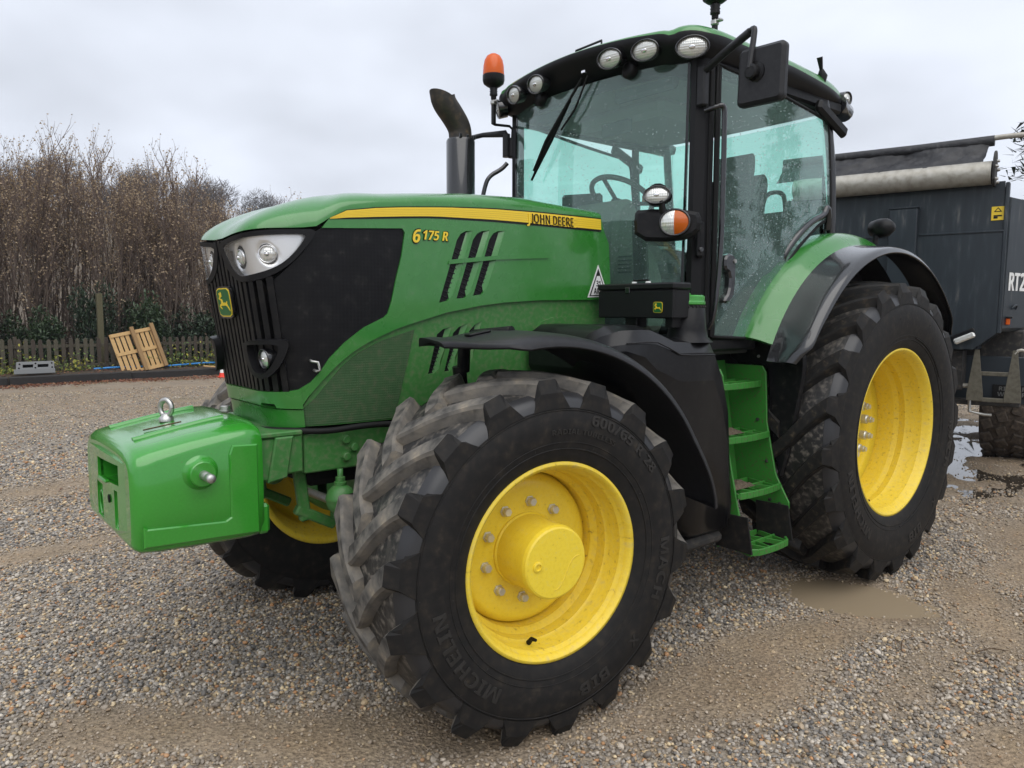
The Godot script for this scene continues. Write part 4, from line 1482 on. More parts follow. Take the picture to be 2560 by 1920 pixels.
# ---------------------------------------------------------------- steps
func build_steps(tr: Node3D) -> void:
	var st := holder("steps", tr)
	var yz := Transform3D(Basis(Vector3(0, 0, 1), Vector3(0, 1, 0), Vector3(-1, 0, 0)), Vector3(-.935, 0, 0))
	var mb := MB.new()
	mb.prism(v2([.60, 1.335, .60, .60, .80, .56, .845, .548, 1.045, .553, 1.045, .588, .965, .722, .955, .745, .892, 1.02, .875, 1.30, .85, 1.335]), .012, yz, .003)
	part("side_plate", mb, M.green_step, st)
	mb = MB.new()
	mb.prism(v2([.60, 1.335, .60, .60, .80, .56, 1.0, .56, .955, .745, .892, 1.02, .87, 1.30, .85, 1.335]), .012, yz.translated(Vector3(-.40, 0, 0)), .003)
	part("side_plate", mb, M.green_step, st)
	part("back_plate", box_mesh(Vector3(-1.14, 1.0, .66), Vector3(.38, .72, .012), .003, Basis(Vector3(1, 0, 0), -.16)), M.green_step, st)
	for b in [[1.03, .835], [.80, .90], [.572, .99], [.585, .93]]:
		part("plate_bolt", bolt_mesh(Vector3(-.949, b[0], b[1]), Vector3(-1, 0, 0), .008, .008), M.chassis, st)
	var treads := [[1.235, .86, .68], [.955, .925, .72], [.672, 1.005, .78], [.385, 1.09, .86]]
	for k in 4:
		var y: float = treads[k][0]
		var zo: float = treads[k][1]
		var zi: float = treads[k][2]
		var tread := holder("tread", st)
		var x0 := -1.335
		var x1 := -.95 if k < 3 else -.965
		# curved nose bar, back bar, cross bars
		var nose := []
		for i in 9:
			var f := i / 8.0
			nose.append(Vector3(lerpf(x0, x1, f), y, zo - .018 * (2 * f - 1) ** 2 - (.03 if (i == 0 or i == 8) and k == 3 else 0.0)))
		mb = MB.new()
		for i in 8:
			var p: Vector3 = nose[i]
			var q: Vector3 = nose[i + 1]
			mb.box((p + q) / 2, Vector3((q - p).length() + .002, .036, .014), .003, Basis(Vector3.UP, -atan2(q.z - p.z, q.x - p.x)))
		part("nose_bar", mb, M.green_step, tread)
		part("back_bar", box_mesh(Vector3((x0 + x1) / 2, y, zi), Vector3(x1 - x0, .03, .012), .003), M.green_step, tread)
		part("middle_bar", box_mesh(Vector3((x0 + x1) / 2, y + .002, (zi + zo) / 2), Vector3(x1 - x0, .028, .010), .003), M.green_step, tread)
		for i in 5:
			var x := lerpf(x0 + .02, x1 - .02, i / 4.0)
			part("cross_bar", box_mesh(Vector3(x, y, (zi + zo) / 2 - .006), Vector3(.009, .026, zo - zi - .014), .002, Basis(Vector3.UP, .25 if i % 2 else -.25)), M.green_step, tread)
		if k == 1 or k == 2:      # caked earth lying on the tread
			mb = MB.new()
			var rng := RandomNumberGenerator.new()
			rng.seed = 90 + k
			var rows := []
			for i in 11:
				var row := PackedVector3Array()
				for j in 7:
					var e := 1.0 - maxf(absf(i - 5) / 5.0, absf(j - 3) / 3.0)
					row.append(Vector3(lerpf(x0 + .02, x1 - .13, i / 10.0) + rng.randf_range(-.006, .006), y + .013 + (.035 * sqrt(maxf(e, 0.0)) * rng.randf_range(.6, 1.2)), lerpf(zo - .08, zi, j / 6.0)))
				rows.append(row)
			mb.rows(rows, false, false, -1)
			part("caked_earth", mb, M.mud, tread)
	# hanging rubber links that carry the lowest tread
	for x in [-.955, -1.345]:
		mb = MB.new()
		mb.prism(v2([.86, .385, 1.085, .385, 1.05, .575, .85, .57]), .010, yz.translated(Vector3(x + .935, 0, 0)), .002)
		part("hanger", mb, M.rubber, st)

# ---------------------------------------------------------------- cab
func slab(mb: MB, pts: Array, thick: float) -> void:      # closed pane from a grid of points [u][v]
	var n: int = pts.size()
	var m: int = pts[0].size()
	var back := []
	for i in n:
		var row := PackedVector3Array()
		for j in m:
			var a: Vector3 = pts[mini(i + 1, n - 1)][j] - pts[maxi(i - 1, 0)][j]
			var b: Vector3 = pts[i][mini(j + 1, m - 1)] - pts[i][maxi(j - 1, 0)]
			row.append(pts[i][j] - a.cross(b).normalized() * thick)
		back.append(row)
	mb.rows(pts)
	for i in n - 1:
		for j in m - 1:
			mb.quad(back[i][j], back[i][j + 1], back[i + 1][j + 1], back[i + 1][j])
	for i in n - 1:
		mb.quad(back[i][0], back[i + 1][0], pts[i + 1][0], pts[i][0], 1)
		mb.quad(pts[i][m - 1], pts[i + 1][m - 1], back[i + 1][m - 1], back[i][m - 1], 2)
	for j in m - 1:
		mb.quad(pts[0][j], pts[0][j + 1], back[0][j + 1], back[0][j], 3)
		mb.quad(back[n - 1][j], back[n - 1][j + 1], pts[n - 1][j + 1], pts[n - 1][j], 4)

func build_cab(tr: Node3D) -> void:
	var fr := holder("cab_frame", tr)
	for s in [1.0, -1.0]:
		# front posts
		var mb := MB.new()
		mb.prism(v2([-1.462, .706, -1.44, .69, -1.37, .72, -1.362, .775, -1.38, .795, -1.425, .775, -1.462, .738]), 1.50, Transform3D(Basis(Vector3(1, 0, 0), Vector3(0, 0, s), Vector3(0, -s, 0)) if s < 0 else Basis(Vector3(1, 0, 0), Vector3(0, 0, 1), Vector3(0, -1, 0)), Vector3(0, 2.95, 0) if s > 0 else Vector3(0, 1.45, 0)), .008)
		part("front_post", mb, M.black_post, fr)
		part("post_trim", box_mesh(Vector3(-1.40, 2.2, .790 * s), Vector3(.02, 1.4, .010), .004, Basis(Vector3.UP, -.4 * s)), M.seal, fr)
		# rear posts, curved
		part("rear_post", tube_mesh(smooth([Vector3(-.10, 1.6, .78 * s), Vector3(-.13, 2.2, .79 * s), Vector3(-.17, 2.6, .79 * s), Vector3(-.22, 2.92, .76 * s)], 2), .028, 10), M.black_gloss, fr)
		part("rear_corner_post", tube_mesh([Vector3(.10, 1.9, .62 * s), Vector3(.03, 2.92, .66 * s)], .03, 10), M.black_gloss, fr)
		# upper side rail under the roof
		part("roof_rail", box_mesh(Vector3(-.72, 2.90, .755 * s), Vector3(1.35, .07, .06), .015), M.black_plastic, fr)
		part("sill_rail", box_mesh(Vector3(-1.19, 1.46, .74 * s), Vector3(.52, .07, .12), .012), M.black_plastic, fr)
		part("vent_cowl", box_mesh(Vector3(-.24, 2.80, .82 * s), Vector3(.36, .075, .05), .018, Basis(Vector3(0, 0, 1), -.36)), M.black_plastic, fr)
	part("floor", box_mesh(Vector3(-.65, 1.44, 0), Vector3(1.55, .08, 1.44), .01), M.trim_dark, fr)
	part("front_wall", box_mesh(Vector3(-1.47, 1.55, 0), Vector3(.04, .26, .8), .008), M.black_plastic, fr)
	part("rear_wall", box_mesh(Vector3(.10, 1.72, 0), Vector3(.05, .62, 1.2), .01), M.trim_dark, fr)
	for s in [1.0, -1.0]:
		part("arch_trim", box_mesh(Vector3(-.36, 1.70, .62 * s), Vector3(.95, .6, .30), .06), M.trim_dark, fr)
	# windscreen: bulges forward
	var gl := holder("windscreen", tr)
	var pts := []
	for i in 13:
		var row := PackedVector3Array()
		var f := i / 12.0
		for j in 9:
			var g := j / 8.0
			var z := lerpf(-.70, .70, f)
			row.append(Vector3(-1.478 - .10 * (1 - (2 * f - 1) ** 2) + .02 * g, lerpf(1.56, 2.93, g), z))
		pts.append(row)
	var mb := MB.new()
	slab(mb, pts, .006)
	part("glass", mb, M.glass_green, gl)
	for s in [1.0, -1.0]:
		mb = MB.new()
		var strip := []
		for j in 9:
			var g := j / 8.0
			var a := PackedVector3Array()
			for k in 2:
				var z: float = (.70 if k else .685) * s
				a.append(Vector3(-1.4795 - .10 * (1 - (z / .70) ** 2) + .02 * g, lerpf(1.56, 2.93, g), z))
			strip.append(a)
		if s > 0:
			strip.reverse()
		mb.rows(strip)
		part("black_border", mb, M.glass_edge, gl)
	var rng := RandomNumberGenerator.new()
	rng.seed = 31
	var drops := []
	for i in 1500:
		var z := rng.randf_range(-.68, .68)
		var y := rng.randf_range(1.62, 2.9)
		if rng.randf() < .5:
			y = lerpf(y, 2.2, .4)
		drops.append(Transform3D(Basis.from_scale(Vector3.ONE * rng.randf_range(.0014, .0036)), Vector3(-1.4785 - .10 * (1 - (z / .70) ** 2) + .02 * (y - 1.56) / 1.37, y, z)))
	drop_field(drops, gl)
	# lower corner window beside the hood with its black edge
	for s in [1.0, -1.0]:
		mb = MB.new()
		var e := []
		for q in [[1.0, .425], [.8, .43], [.55, .44], [.3, .442], [0.0, .442]]:
			var y := lerpf(1.56, 2.14, q[0])
			e.append(PackedVector3Array([Vector3(-1.52, y, q[1] * s - .05 * s), Vector3(-1.52 + .012, y, q[1] * s + .05 * s)]))
		if s < 0:
			e.reverse()
		mb.rows(e)
		part("black_border", mb, M.glass_edge, gl)
	# doors
	for s in [1.0, -1.0]:
		var d := holder("door", tr)
		var outline := v2([-1.362, 1.505, -1.08, 1.49, -1.055, 1.50, -.96, 1.62, -.873, 1.712, -.76, 1.835, -.645, 1.943, -.55, 2.02, -.449, 2.084, -.32, 2.16, -.165, 2.222, -.185, 2.45, -.225, 2.72, -.25, 2.79, -.706, 2.835, -1.164, 2.885, -1.362, 2.90])
		var dz := func(u: float, v: float, o: float) -> Vector3:
			var x := u
			var z := .795 + .02 * sin(clampf((x + 1.4) / 1.25, 0, 1) * PI) - .004 * clampf((v - 2.3) / .6, 0, 1)
			return Vector3(x, v, (z + o) * s)
		mb = MB.new()
		pane_patch(mb, outline, dz, .006, s)
		part("glass", mb, M.glass_green, d)
		if s > 0:
			var wet := []
			var rd := RandomNumberGenerator.new()
			rd.seed = 32
			for i in 1000:
				var q := Vector2(rd.randf_range(-1.33, -.2), rd.randf_range(1.55, 2.86))
				if Geometry2D.is_point_in_polygon(q, outline):
					wet.append(Transform3D(Basis.from_scale(Vector3.ONE * rd.randf_range(.0014, .0038)), dz.call(q.x, q.y, .0065)))
			drop_field(wet, d)
		# rubber seal round the pane
		var ring := []
		for i in outline.size():
			var a := outline[i]
			var b := outline[(i + 1) % outline.size()]
			for k in 4:
				var q := a.lerp(b, k / 4.0)
				ring.append(dz.call(q.x, q.y, .002))
		ring.append(ring[0])
		part("seal", tube_mesh(ring, .011, 6), M.seal, d)
		# handle with lock
		mb = MB.new()
		mb.prism(smooth_ring(Array(v2([-1.315, 1.93, -1.25, 1.95, -1.215, 1.92, -1.215, 1.74, -1.25, 1.69, -1.30, 1.68, -1.315, 1.70, -1.27, 1.74, -1.262, 1.84, -1.315, 1.86])), 1), .045, Transform3D(Basis.IDENTITY, Vector3(0, 0, .80)) if s > 0 else Transform3D(Basis.IDENTITY, Vector3(0, 0, -.845)), .01)
		part("handle", mb, M.black_gloss, d)
		part("lock", tube_mesh([Vector3(-1.232, 1.905, .84 * s), Vector3(-1.232, 1.905, .850 * s)], .011, 12), M.steel, d)
		part("hinge_bar", box_mesh(Vector3(-1.352, 2.2, .805 * s), Vector3(.02, 1.38, .012), .004), M.seal, d)
	# rear window and the small rear side windows
	var rw := holder("rear_window", tr)
	pts = []
	for i in 9:
		var row := PackedVector3Array()
		var f := i / 8.0
		for j in 7:
			var g := j / 6.0
			row.append(Vector3(lerpf(.13, .05, g) + .05 * (1 - (2 * f - 1) ** 2), lerpf(1.98, 2.90, g), lerpf(.62, -.62, f)))
		pts.append(row)
	mb = MB.new()
	slab(mb, pts, .006)
	part("glass", mb, M.glass_green, rw)
	part("frame_bar", box_mesh(Vector3(.13, 2.0, 0), Vector3(.03, .05, 1.24), .008), M.black_plastic, rw)
	for s in [1.0, -1.0]:
		var qw := holder("quarter_window", tr)
		pts = []
		for i in 3:
			var f := i / 2.0
			var row := PackedVector3Array()
			for j in 4:
				var g := j / 3.0
				row.append(Vector3(lerpf(-.14 - .06 * g, .11 - .07 * g, f), lerpf(2.0, 2.88, g), (lerpf(.785, .63, f) - .02 * g) * s))
			pts.append(row)
		if s < 0:
			pts.reverse()
		mb = MB.new()
		slab(mb, pts, .006)
		part("glass", mb, M.glass_green, qw)
	build_roof(tr)

func drop_field(list: Array, parent: Node) -> void:
	var mb := MB.new()
	mb.lathe([Vector2(0, -1), Vector2(.8, -.6), Vector2(1, 0), Vector2(.8, .6), Vector2(0, 1)], Vector3.ZERO, Vector3.UP, 6)
	var mm := MultiMesh.new()
	mm.transform_format = MultiMesh.TRANSFORM_3D
	mm.mesh = mb.done()
	mm.instance_count = list.size()
	for i in list.size():
		mm.set_instance_transform(i, list[i])
	var mi := MultiMeshInstance3D.new()
	mi.name = "raindrops"
	mi.multimesh = mm
	mi.material_override = M.drop
	parent.add_child(mi, true)
	mi.set_meta("kind", "stuff")

func pane_patch(mb: MB, outline: PackedVector2Array, f: Callable, thick: float, s: float) -> void:
	var cell := Vector2(.12, .12)
	if s > 0:
		mb.patch(outline, [], cell, f, thick, thick)
		var back := func(u: float, v: float, o: float) -> Vector3: return f.call(-u, v, o)
		mb.patch(flip_u(outline), [], cell, back, 0.0, 0.0)
	else:
		var g := func(u: float, v: float, o: float) -> Vector3: return f.call(-u, v, o)
		mb.patch(flip_u(outline), [], cell, g, thick, thick)
		mb.patch(outline, [], cell, f, 0.0, 0.0)

func build_roof(tr: Node3D) -> void:
	var rf := holder("roof", tr)
	# outline of the roof seen from above, right half mirrored; green cap over a black lower band
	var half := [Vector2(-1.655, 0), Vector2(-1.65, .20), Vector2(-1.635, .42), Vector2(-1.61, .60), Vector2(-1.585, .70), Vector2(-1.53, .80), Vector2(-1.44, .845), Vector2(-1.30, .85), Vector2(-.9, .845), Vector2(-.4, .83), Vector2(-.10, .80), Vector2(.02, .74), Vector2(.07, .60), Vector2(.09, .30), Vector2(.095, 0)]
	half = smooth(half, 2)
	var ring := []
	for p in half:
		ring.append(p)
	for i in range(half.size() - 2, 0, -1):
		ring.append(Vector2(half[i].x, -half[i].y))
	var edge_y := func(p: Vector2) -> float:      # height of the border between green and black
		var front := smoothstep(-1.30, -1.55, p.x)
		var a := absf(p.y)
		var yf := 3.085 - .105 * a * a + .012 * exp(-((a - .78) / .08) ** 2) - .014 * exp(-((a - .672) / .03) ** 2)
		var ys := curve(p.x, [-1.4, 3.020, -1.25, 3.014, -.7, 3.006, -.3, 2.985, .1, 2.95])
		return lerpf(ys, yf, front)
	var centre := Vector2(-.78, 0)
	var rows := []
	for p in ring:
		var row := PackedVector3Array()
		var y0: float = edge_y.call(p)
		for j in 12:
			var a := PI / 2 * j / 11.0
			var c := cos(a) ** .62
			var d := sin(a) ** .9
			var q: Vector2 = centre.lerp(p, c)
			var lump := .016 * exp(-((absf(q.y) - .74) / .10) ** 2) * smoothstep(-1.2, -1.5, q.x)
			row.append(Vector3(q.x, lerpf(y0, 3.125 + .01 * cos(q.x * 2), d) + lump * sin(a * 2), q.y))
		rows.append(row)
	var mb := MB.new()
	mb.rows(pl_back(rows), true)
	part("green_cap", mb, M.green, rf)
	# black band: from the border down and in to the glass
	rows = []
	for p in ring:
		var row := PackedVector3Array()
		var y0: float = edge_y.call(p)
		var front := smoothstep(-1.30, -1.55, p.x)
		var inn: Vector2 = centre.lerp(p, lerpf(.90, .83, front))
		var a := absf(p.y)
		var yb := lerpf(2.895, 2.968 - .16 * a * a, front)
		for k in [[0.0, y0, 1.0], [.0, y0 - .012, 1.003], [0.0, lerpf(y0, yb, lerpf(.55, .42, front)), lerpf(.995, .992, front)], [1.0, yb + .012, 1.0], [1.0, yb, .98], [1.0, yb - .01, .93]]:
			var q: Vector2 = (inn if k[0] > .5 else p)
			q = centre.lerp(q, k[2])
			row.append(Vector3(q.x, k[1], q.y))
		row.append(Vector3(centre.lerp(p, .80).x, 2.885, centre.lerp(p, .80).y))
		rows.append(row)
	mb = MB.new()
	mb.rows(rows, true)
	part("black_band", mb, M.black_post, rf)
	# inner ceiling
	mb = MB.new()
	var lid_ring := PackedVector3Array()
	for p in ring:
		var q := centre.lerp(p, .80)
		lid_ring.append(Vector3(q.x, 2.885, q.y))
	mb.lid(lid_ring)
	part("headliner", mb, M.trim_tan, rf)
	# work lamps in the front of the band
	for s in [1.0, -1.0]:
		round_lamp(Vector3(-1.640, 2.992, .300 * s), Vector3(-1, -.30, .10 * s), .072, rf, .66, "work_lamp")
		round_lamp(Vector3(-1.620, 2.982, .530 * s), Vector3(-1, -.30, .20 * s), .072, rf, .66, "work_lamp")
		round_lamp(Vector3(-1.548, 2.952, .775 * s), Vector3(-.85, -.24, .55 * s), .074, rf, .66, "work_lamp")
		round_lamp(Vector3(.03, 2.975, .77 * s), Vector3(-.12, -.12, 1.0 * s), .040, rf, 1.0, "side_lamp")
		part("rear_lobe", tube_mesh([Vector3(-.05, 2.93, .74 * s), Vector3(.10, 2.91, .72 * s), Vector3(.16, 2.90, .68 * s)], [.07, .06, .03], 14), M.black_gloss, rf)
		# padded stops under the visor
		mb = MB.new()
		mb.lathe([Vector2(.045, 0), Vector2(.045, .03), Vector2(.03, .04), Vector2(0, .04)], Vector3(-1.53, 2.935, .36 * s), Vector3(-1, 0, 0), 18)
		part("stop_pad", mb, M.black_plastic, rf)
		# sun visor folded up behind the glass
		part("sun_visor", box_mesh(Vector3(-1.40, 2.87, .35 * s), Vector3(.05, .09, .45), .02), M.trim_dark, rf)
	part("roof_handle", tube_mesh([Vector3(-1.60, 3.085, .0), Vector3(-1.60, 3.118, .0), Vector3(-1.60, 3.122, .20), Vector3(-1.60, 3.082, .20)], .007, 6), M.black_plastic, rf)

func pl_back(a: Array) -> Array:
	var b := a.duplicate()
	b.reverse()
	return b

func build_cab_inside(tr: Node3D) -> void:
	var s := holder("steering_wheel", tr)
	var c := Vector3(-1.22, 2.33, .02)
	var ax := Vector3(.52, .85, 0).normalized()
	var x := Vector3(0, 0, 1)
	var y := ax.cross(x)
	var ring := []
	for i in 33:
		var a := TAU * i / 32
		ring.append(c + (x * cos(a) + y * sin(a)) * .195)
	part("rim", tube_mesh(ring, .016, 8), M.trim_dark, s)
	for a in [.5, 2.6, 4.71]:
		part("spoke", tube_mesh([c - ax * .05, c + (x * cos(a) + y * sin(a)) * .19], .013, 6), M.trim_dark, s)
	part("column", tube_mesh([c - ax * .04, c - ax * .55], [.05, .075], 12), M.trim_dark, s)
	part("indicator_stalk", tube_mesh([c - ax * .1, c - ax * .08 + Vector3(0, .03, .16)], .008, 6), M.trim_dark, s)
	var d := holder("dashboard", tr)
	var mb := MB.new()
	mb.prism(smooth_ring(Array(v2([-1.47, 1.6, -1.47, 2.18, -1.42, 2.28, -1.30, 2.30, -1.24, 2.22, -1.28, 2.0, -1.30, 1.6])), 2), .40, Transform3D(Basis.IDENTITY, Vector3(0, 0, -.20)), .03)
	part("binnacle", mb, M.trim_tan, d)
	mb = MB.new()
	mb.prism(smooth_ring(Array(v2([-1.46, 1.5, -1.46, 1.98, -1.38, 2.02, -1.25, 1.85, -1.22, 1.5])), 2), .24, Transform3D(Basis.IDENTITY, Vector3(0, 0, .16)), .03)
	part("air_duct", mb, M.trim_tan, d)
	for i in 5:
		part("grille_slat", box_mesh(Vector3(-1.468, 1.86 + i * .022, .28), Vector3(.012, .008, .10), .002), M.trim_dark, d)
	part("switch_knob", tube_mesh([Vector3(-1.15, 2.29, .15), Vector3(-1.15, 2.33, .15)], .02, 10), M.amber, d)
	var st := holder("driver_seat", tr)
	mb = MB.new()
	mb.prism(smooth_ring(Array(v2([-.72, 1.86, -.70, 1.98, -.40, 1.98, -.22, 1.96, -.22, 1.86])), 1), .50, Transform3D(Basis.IDENTITY, Vector3(0, 0, -.25)), .04)
	part("cushion", mb, M.seat_cloth, st)
	mb = MB.new()
	mb.prism(smooth_ring(Array(v2([-.27, 1.94, -.13, 1.92, .02, 2.46, .01, 2.56, -.06, 2.58, -.13, 2.50, -.20, 2.2])), 2), .48, Transform3D(Basis.IDENTITY, Vector3(0, 0, -.24)), .05)
	part("backrest", mb, M.seat_cloth, st)
	mb = MB.new()
	mb.prism(smooth_ring(Array(v2([-.055, 2.56, .02, 2.56, .03, 2.72, -.02, 2.74, -.07, 2.70])), 2), .26, Transform3D(Basis.IDENTITY, Vector3(0, 0, -.13)), .04)
	part("headrest", mb, M.seat_cloth, st)
	part("base", box_mesh(Vector3(-.45, 1.66, 0), Vector3(.40, .40, .40), .05), M.trim_dark, st)
	for k in [.30, -.33]:
		part("armrest", box_mesh(Vector3(-.50, 2.14, k), Vector3(.42, .07, .10), .03), M.trim_dark, st)
	var co := holder("side_console", tr)
	part("console", box_mesh(Vector3(-.62, 2.02, -.50), Vector3(.75, .20, .22), .06), M.trim_tan, co)
	part("display", box_mesh(Vector3(-1.02, 2.33, -.52), Vector3(.05, .20, .28), .015, Basis(Vector3.UP, .5)), M.trim_dark, co)
	part("display_arm", tube_mesh([Vector3(-.85, 2.1, -.5), Vector3(-.98, 2.3, -.52)], .016, 8), M.trim_dark, co)
	part("control_lever", tube_mesh([Vector3(-.75, 2.1, -.48), Vector3(-.78, 2.26, -.48)], [.012, .022], 8), M.trim_dark, co)
	part("ceiling_console", box_mesh(Vector3(-1.05, 2.83, -.05), Vector3(.30, .11, .70), .03), M.trim_tan, co)
	part("mirror", box_mesh(Vector3(-1.25, 2.74, 0), Vector3(.03, .08, .24), .012), M.trim_dark, co)
	# passenger seat folded against the far side, belt and grab handles
	var ps := holder("passenger_seat", tr)
	part("cushion", box_mesh(Vector3(-.55, 1.92, .48), Vector3(.36, .10, .28), .04), M.seat_cloth, ps)
	part("backrest", box_mesh(Vector3(-.33, 2.10, .50), Vector3(.09, .34, .28), .04, Basis(Vector3(0, 0, 1), -.15)), M.seat_cloth, ps)
	part("grab_handle", tube_mesh(smooth([Vector3(-.45, 2.0, .66), Vector3(-.45, 2.32, .66), Vector3(-.42, 2.38, .60), Vector3(-.36, 2.38, .45), Vector3(-.33, 2.20, .42)], 2), .014, 8), M.trim_dark, ps)

func build_cab_outside(tr: Node3D) -> void:
	# exhaust stack
	var ex := holder("exhaust", tr)
	var mb := MB.new()
	var e := Vector3(-1.96, 2.05, -.63)
	mb.lathe([Vector2(.088, 0), Vector2(.088, .615), Vector2(.082, .628), Vector2(.06, .632)], e, Vector3.UP, 32, [2])
	part("heat_shield", mb, M.black_gloss, ex)
	for i in 3:
		part("shield_clip", box_mesh(e + Vector3(-.05 + i * .05, .635, .07), Vector3(.02, .025, .012), .003), M.black_gloss, ex)
	mb = MB.new()
	var path := smooth([e + Vector3(.0, .50, 0), e + Vector3(0, .64, 0), e + Vector3(-.008, .70, .0), e + Vector3(-.06, .765, .0), e + Vector3(-.115, .82, .0), e + Vector3(-.13, .855, 0)], 2)
	var rad := []
	for i in path.size():
		rad.append(lerpf(.068, .075, i / float(path.size())))
	var rows := []
	for i in path.size():
		var dd: Vector3 = (path[mini(i + 1, path.size() - 1)] - path[maxi(i - 1, 0)]).normalized()
		var xx := Vector3(0, 0, 1)
		var yy := dd.cross(xx).normalized()
		var row := PackedVector3Array()
		for k in 20:
			var a := TAU * k / 20
			var p: Vector3 = path[i] + (xx * cos(a) + yy * sin(a)) * rad[i]
			if i == path.size() - 1:
				p += Vector3(-.02, .10, 0) * (sin(a) * -.55 + .1)
			row.append(p)
		rows.append(row)
	var back := []
	for i in rows.size():
		var row := PackedVector3Array()
		for k in 20:
			row.append(rows[i][k].lerp(path[i] if i < rows.size() - 1 else (rows[i][0] + rows[i][10]) / 2, .07))
		back.append(row)
	for i in rows.size() - 1:
		for k in 20:
			var m := (k + 1) % 20
			mb.quad(rows[i][k], rows[i][m], rows[i + 1][m], rows[i + 1][k])
			mb.quad(back[i][m], back[i][k], back[i + 1][k], back[i + 1][m], 1)
	for k in 20:
		var m := (k + 1) % 20
		mb.quad(rows[-1][k], rows[-1][m], back[-1][m], back[-1][k], 2)
	part("tail_pipe", mb, M.pipe_burnt, ex)
	# warning beacons
	beacon(tr, Vector3(-1.57, 2.86, -.80), M.amber, "amber_beacon", .40)
	beacon(tr, Vector3(-1.265, 2.955, .70), M.beacon_green, "green_beacon", .40)
	# mirrors on their arms
	for s in [1.0, -1.0]:
		var mi := holder("mirror", tr)
		if s > 0:
			part("arm_hinge", box_mesh(Vector3(-1.455, 2.78, .775 * s), Vector3(.045, .20, .05), .008), M.black_satin, mi)
			part("arm", tube_mesh([Vector3(-1.455, 2.85, .78 * s), Vector3(-1.49, 2.90, .93 * s), Vector3(-1.525, 2.945, 1.09 * s)], .020, 8), M.black_satin, mi)
			part("drop_arm", tube_mesh(smooth([Vector3(-1.525, 2.94, 1.08 * s), Vector3(-1.535, 2.955, 1.115 * s), Vector3(-1.55, 2.93, 1.13 * s), Vector3(-1.60, 2.75, 1.14 * s)], 2), .014, 8), M.black_satin, mi)
			mb = MB.new()
			mb.lathe([Vector2(.05, -.02), Vector2(.05, .02), Vector2(.036, .026), Vector2(.034, .05), Vector2(.025, .055), Vector2(0, .055)], Vector3(-1.555, 2.735, 1.155 * s), Vector3(-1, 0, -.1), 20, [1, 2, 3, 4])
			part("ball_joint", mb, M.black_plastic, mi)
			mb = MB.new()
			var tf := Transform3D(Basis(Vector3(.06, 0, 1), Vector3(.04, 1, 0), Vector3(-1, .04, .06)).orthonormalized(), Vector3(-1.52, 2.722, 1.175))
			mb.prism(rounded(.235, .265, .028), .055, tf, .016)
			part("housing", mb, M.black_satin, mi)
			mb = MB.new()
			mb.prism(rounded(.215, .245, .022), .004, tf.translated_local(Vector3(0, 0, -.003)))
			part("mirror_glass", mb, M.chrome, mi)
		else:
			part("arm", tube_mesh([Vector3(-1.46, 2.77, -.78), Vector3(-1.47, 2.815, -.80), Vector3(-1.56, 2.815, -.93), Vector3(-1.62, 2.80, -1.08)], [.02, .024, .016, .016], 8), M.black_satin, mi)
			part("arm_hinge", tube_mesh([Vector3(-1.47, 2.66, -.79), Vector3(-1.47, 2.81, -.79)], .026, 10), M.black_satin, mi)
			part("hinge_block", box_mesh(Vector3(-1.43, 2.72, -.77), Vector3(.07, .13, .05), .01), M.black_satin, mi)
			mb = MB.new()
			mb.prism(rounded(.20, .26, .028), .05, Transform3D(Basis(Vector3(-.75, 0, .66).normalized(), Vector3(0, 1, 0), Vector3(-.66, 0, -.75).normalized()), Vector3(-1.64, 2.60, -1.10)), .016)
			part("housing", mb, M.black_satin, mi)
	# hand rails on the front posts
	for s in [1.0, -1.0]:
		var hr := holder("hand_rail", tr)
		if s > 0:
			part("rail", tube_mesh(smooth([Vector3(-1.45, 2.655, .79), Vector3(-1.44, 2.665, .85), Vector3(-1.40, 2.68, .87), Vector3(-1.395, 2.60, .87), Vector3(-1.39, 2.2, .87), Vector3(-1.40, 1.85, .87), Vector3(-1.425, 1.60, .86), Vector3(-1.43, 1.55, .83)], 2), .0135, 10), M.black_gloss, hr)
		else:
			part("rail", tube_mesh(smooth([Vector3(-1.47, 2.62, -.78), Vector3(-1.50, 2.58, -.80), Vector3(-1.58, 2.53, -.84), Vector3(-1.61, 2.45, -.85), Vector3(-1.66, 2.2, -.86), Vector3(-1.66, 1.7, -.85)], 2), .015, 10), M.black_gloss, hr)
			part("lamp_bracket", tube_mesh([Vector3(-1.575, 2.865, -.80), Vector3(-1.56, 2.86, -.80), Vector3(-1.46, 2.86, -.77), Vector3(-1.44, 2.84, -.76), Vector3(-1.45, 2.68, -.76)], .009, 8), M.black_plastic, hr)
	# marker lamps on stalks beside the windscreen
	for s in [1.0, -1.0]:
		var ml := holder("marker_lamp", tr)
		mb = MB.new()
		mb.prism(smooth_ring(Array(v2([-.17, -.075, -.175, .06, -.15, .085, .14, .07, .165, .02, .15, -.05, .05, -.085])), 1), .07, Transform3D(Basis(Vector3(.52, 0, .85 * s), Vector3.UP, Vector3(.52, 0, .85 * s).cross(Vector3.UP)).orthonormalized(), Vector3(-1.60, 2.075, .70 * s)), .018)
		part("housing", mb, M.black_plastic, ml)
		part("bracket", box_mesh(Vector3(-1.46, 2.01, .785 * s), Vector3(.05, .19, .035), .012), M.black_plastic, ml)
		part("bracket_bolt", bolt_mesh(Vector3(-1.47, 1.955, .80 * s), Vector3(-.3, 0, s), .012, .01), M.black_gloss, ml)
		# two-tone oval lens
		var lc := Vector3(-1.655, 2.083, .775 * s)
		var la := Vector3(-.88, .0, .47 * s).normalized()
		var lx := Vector3.UP.cross(la).normalized()
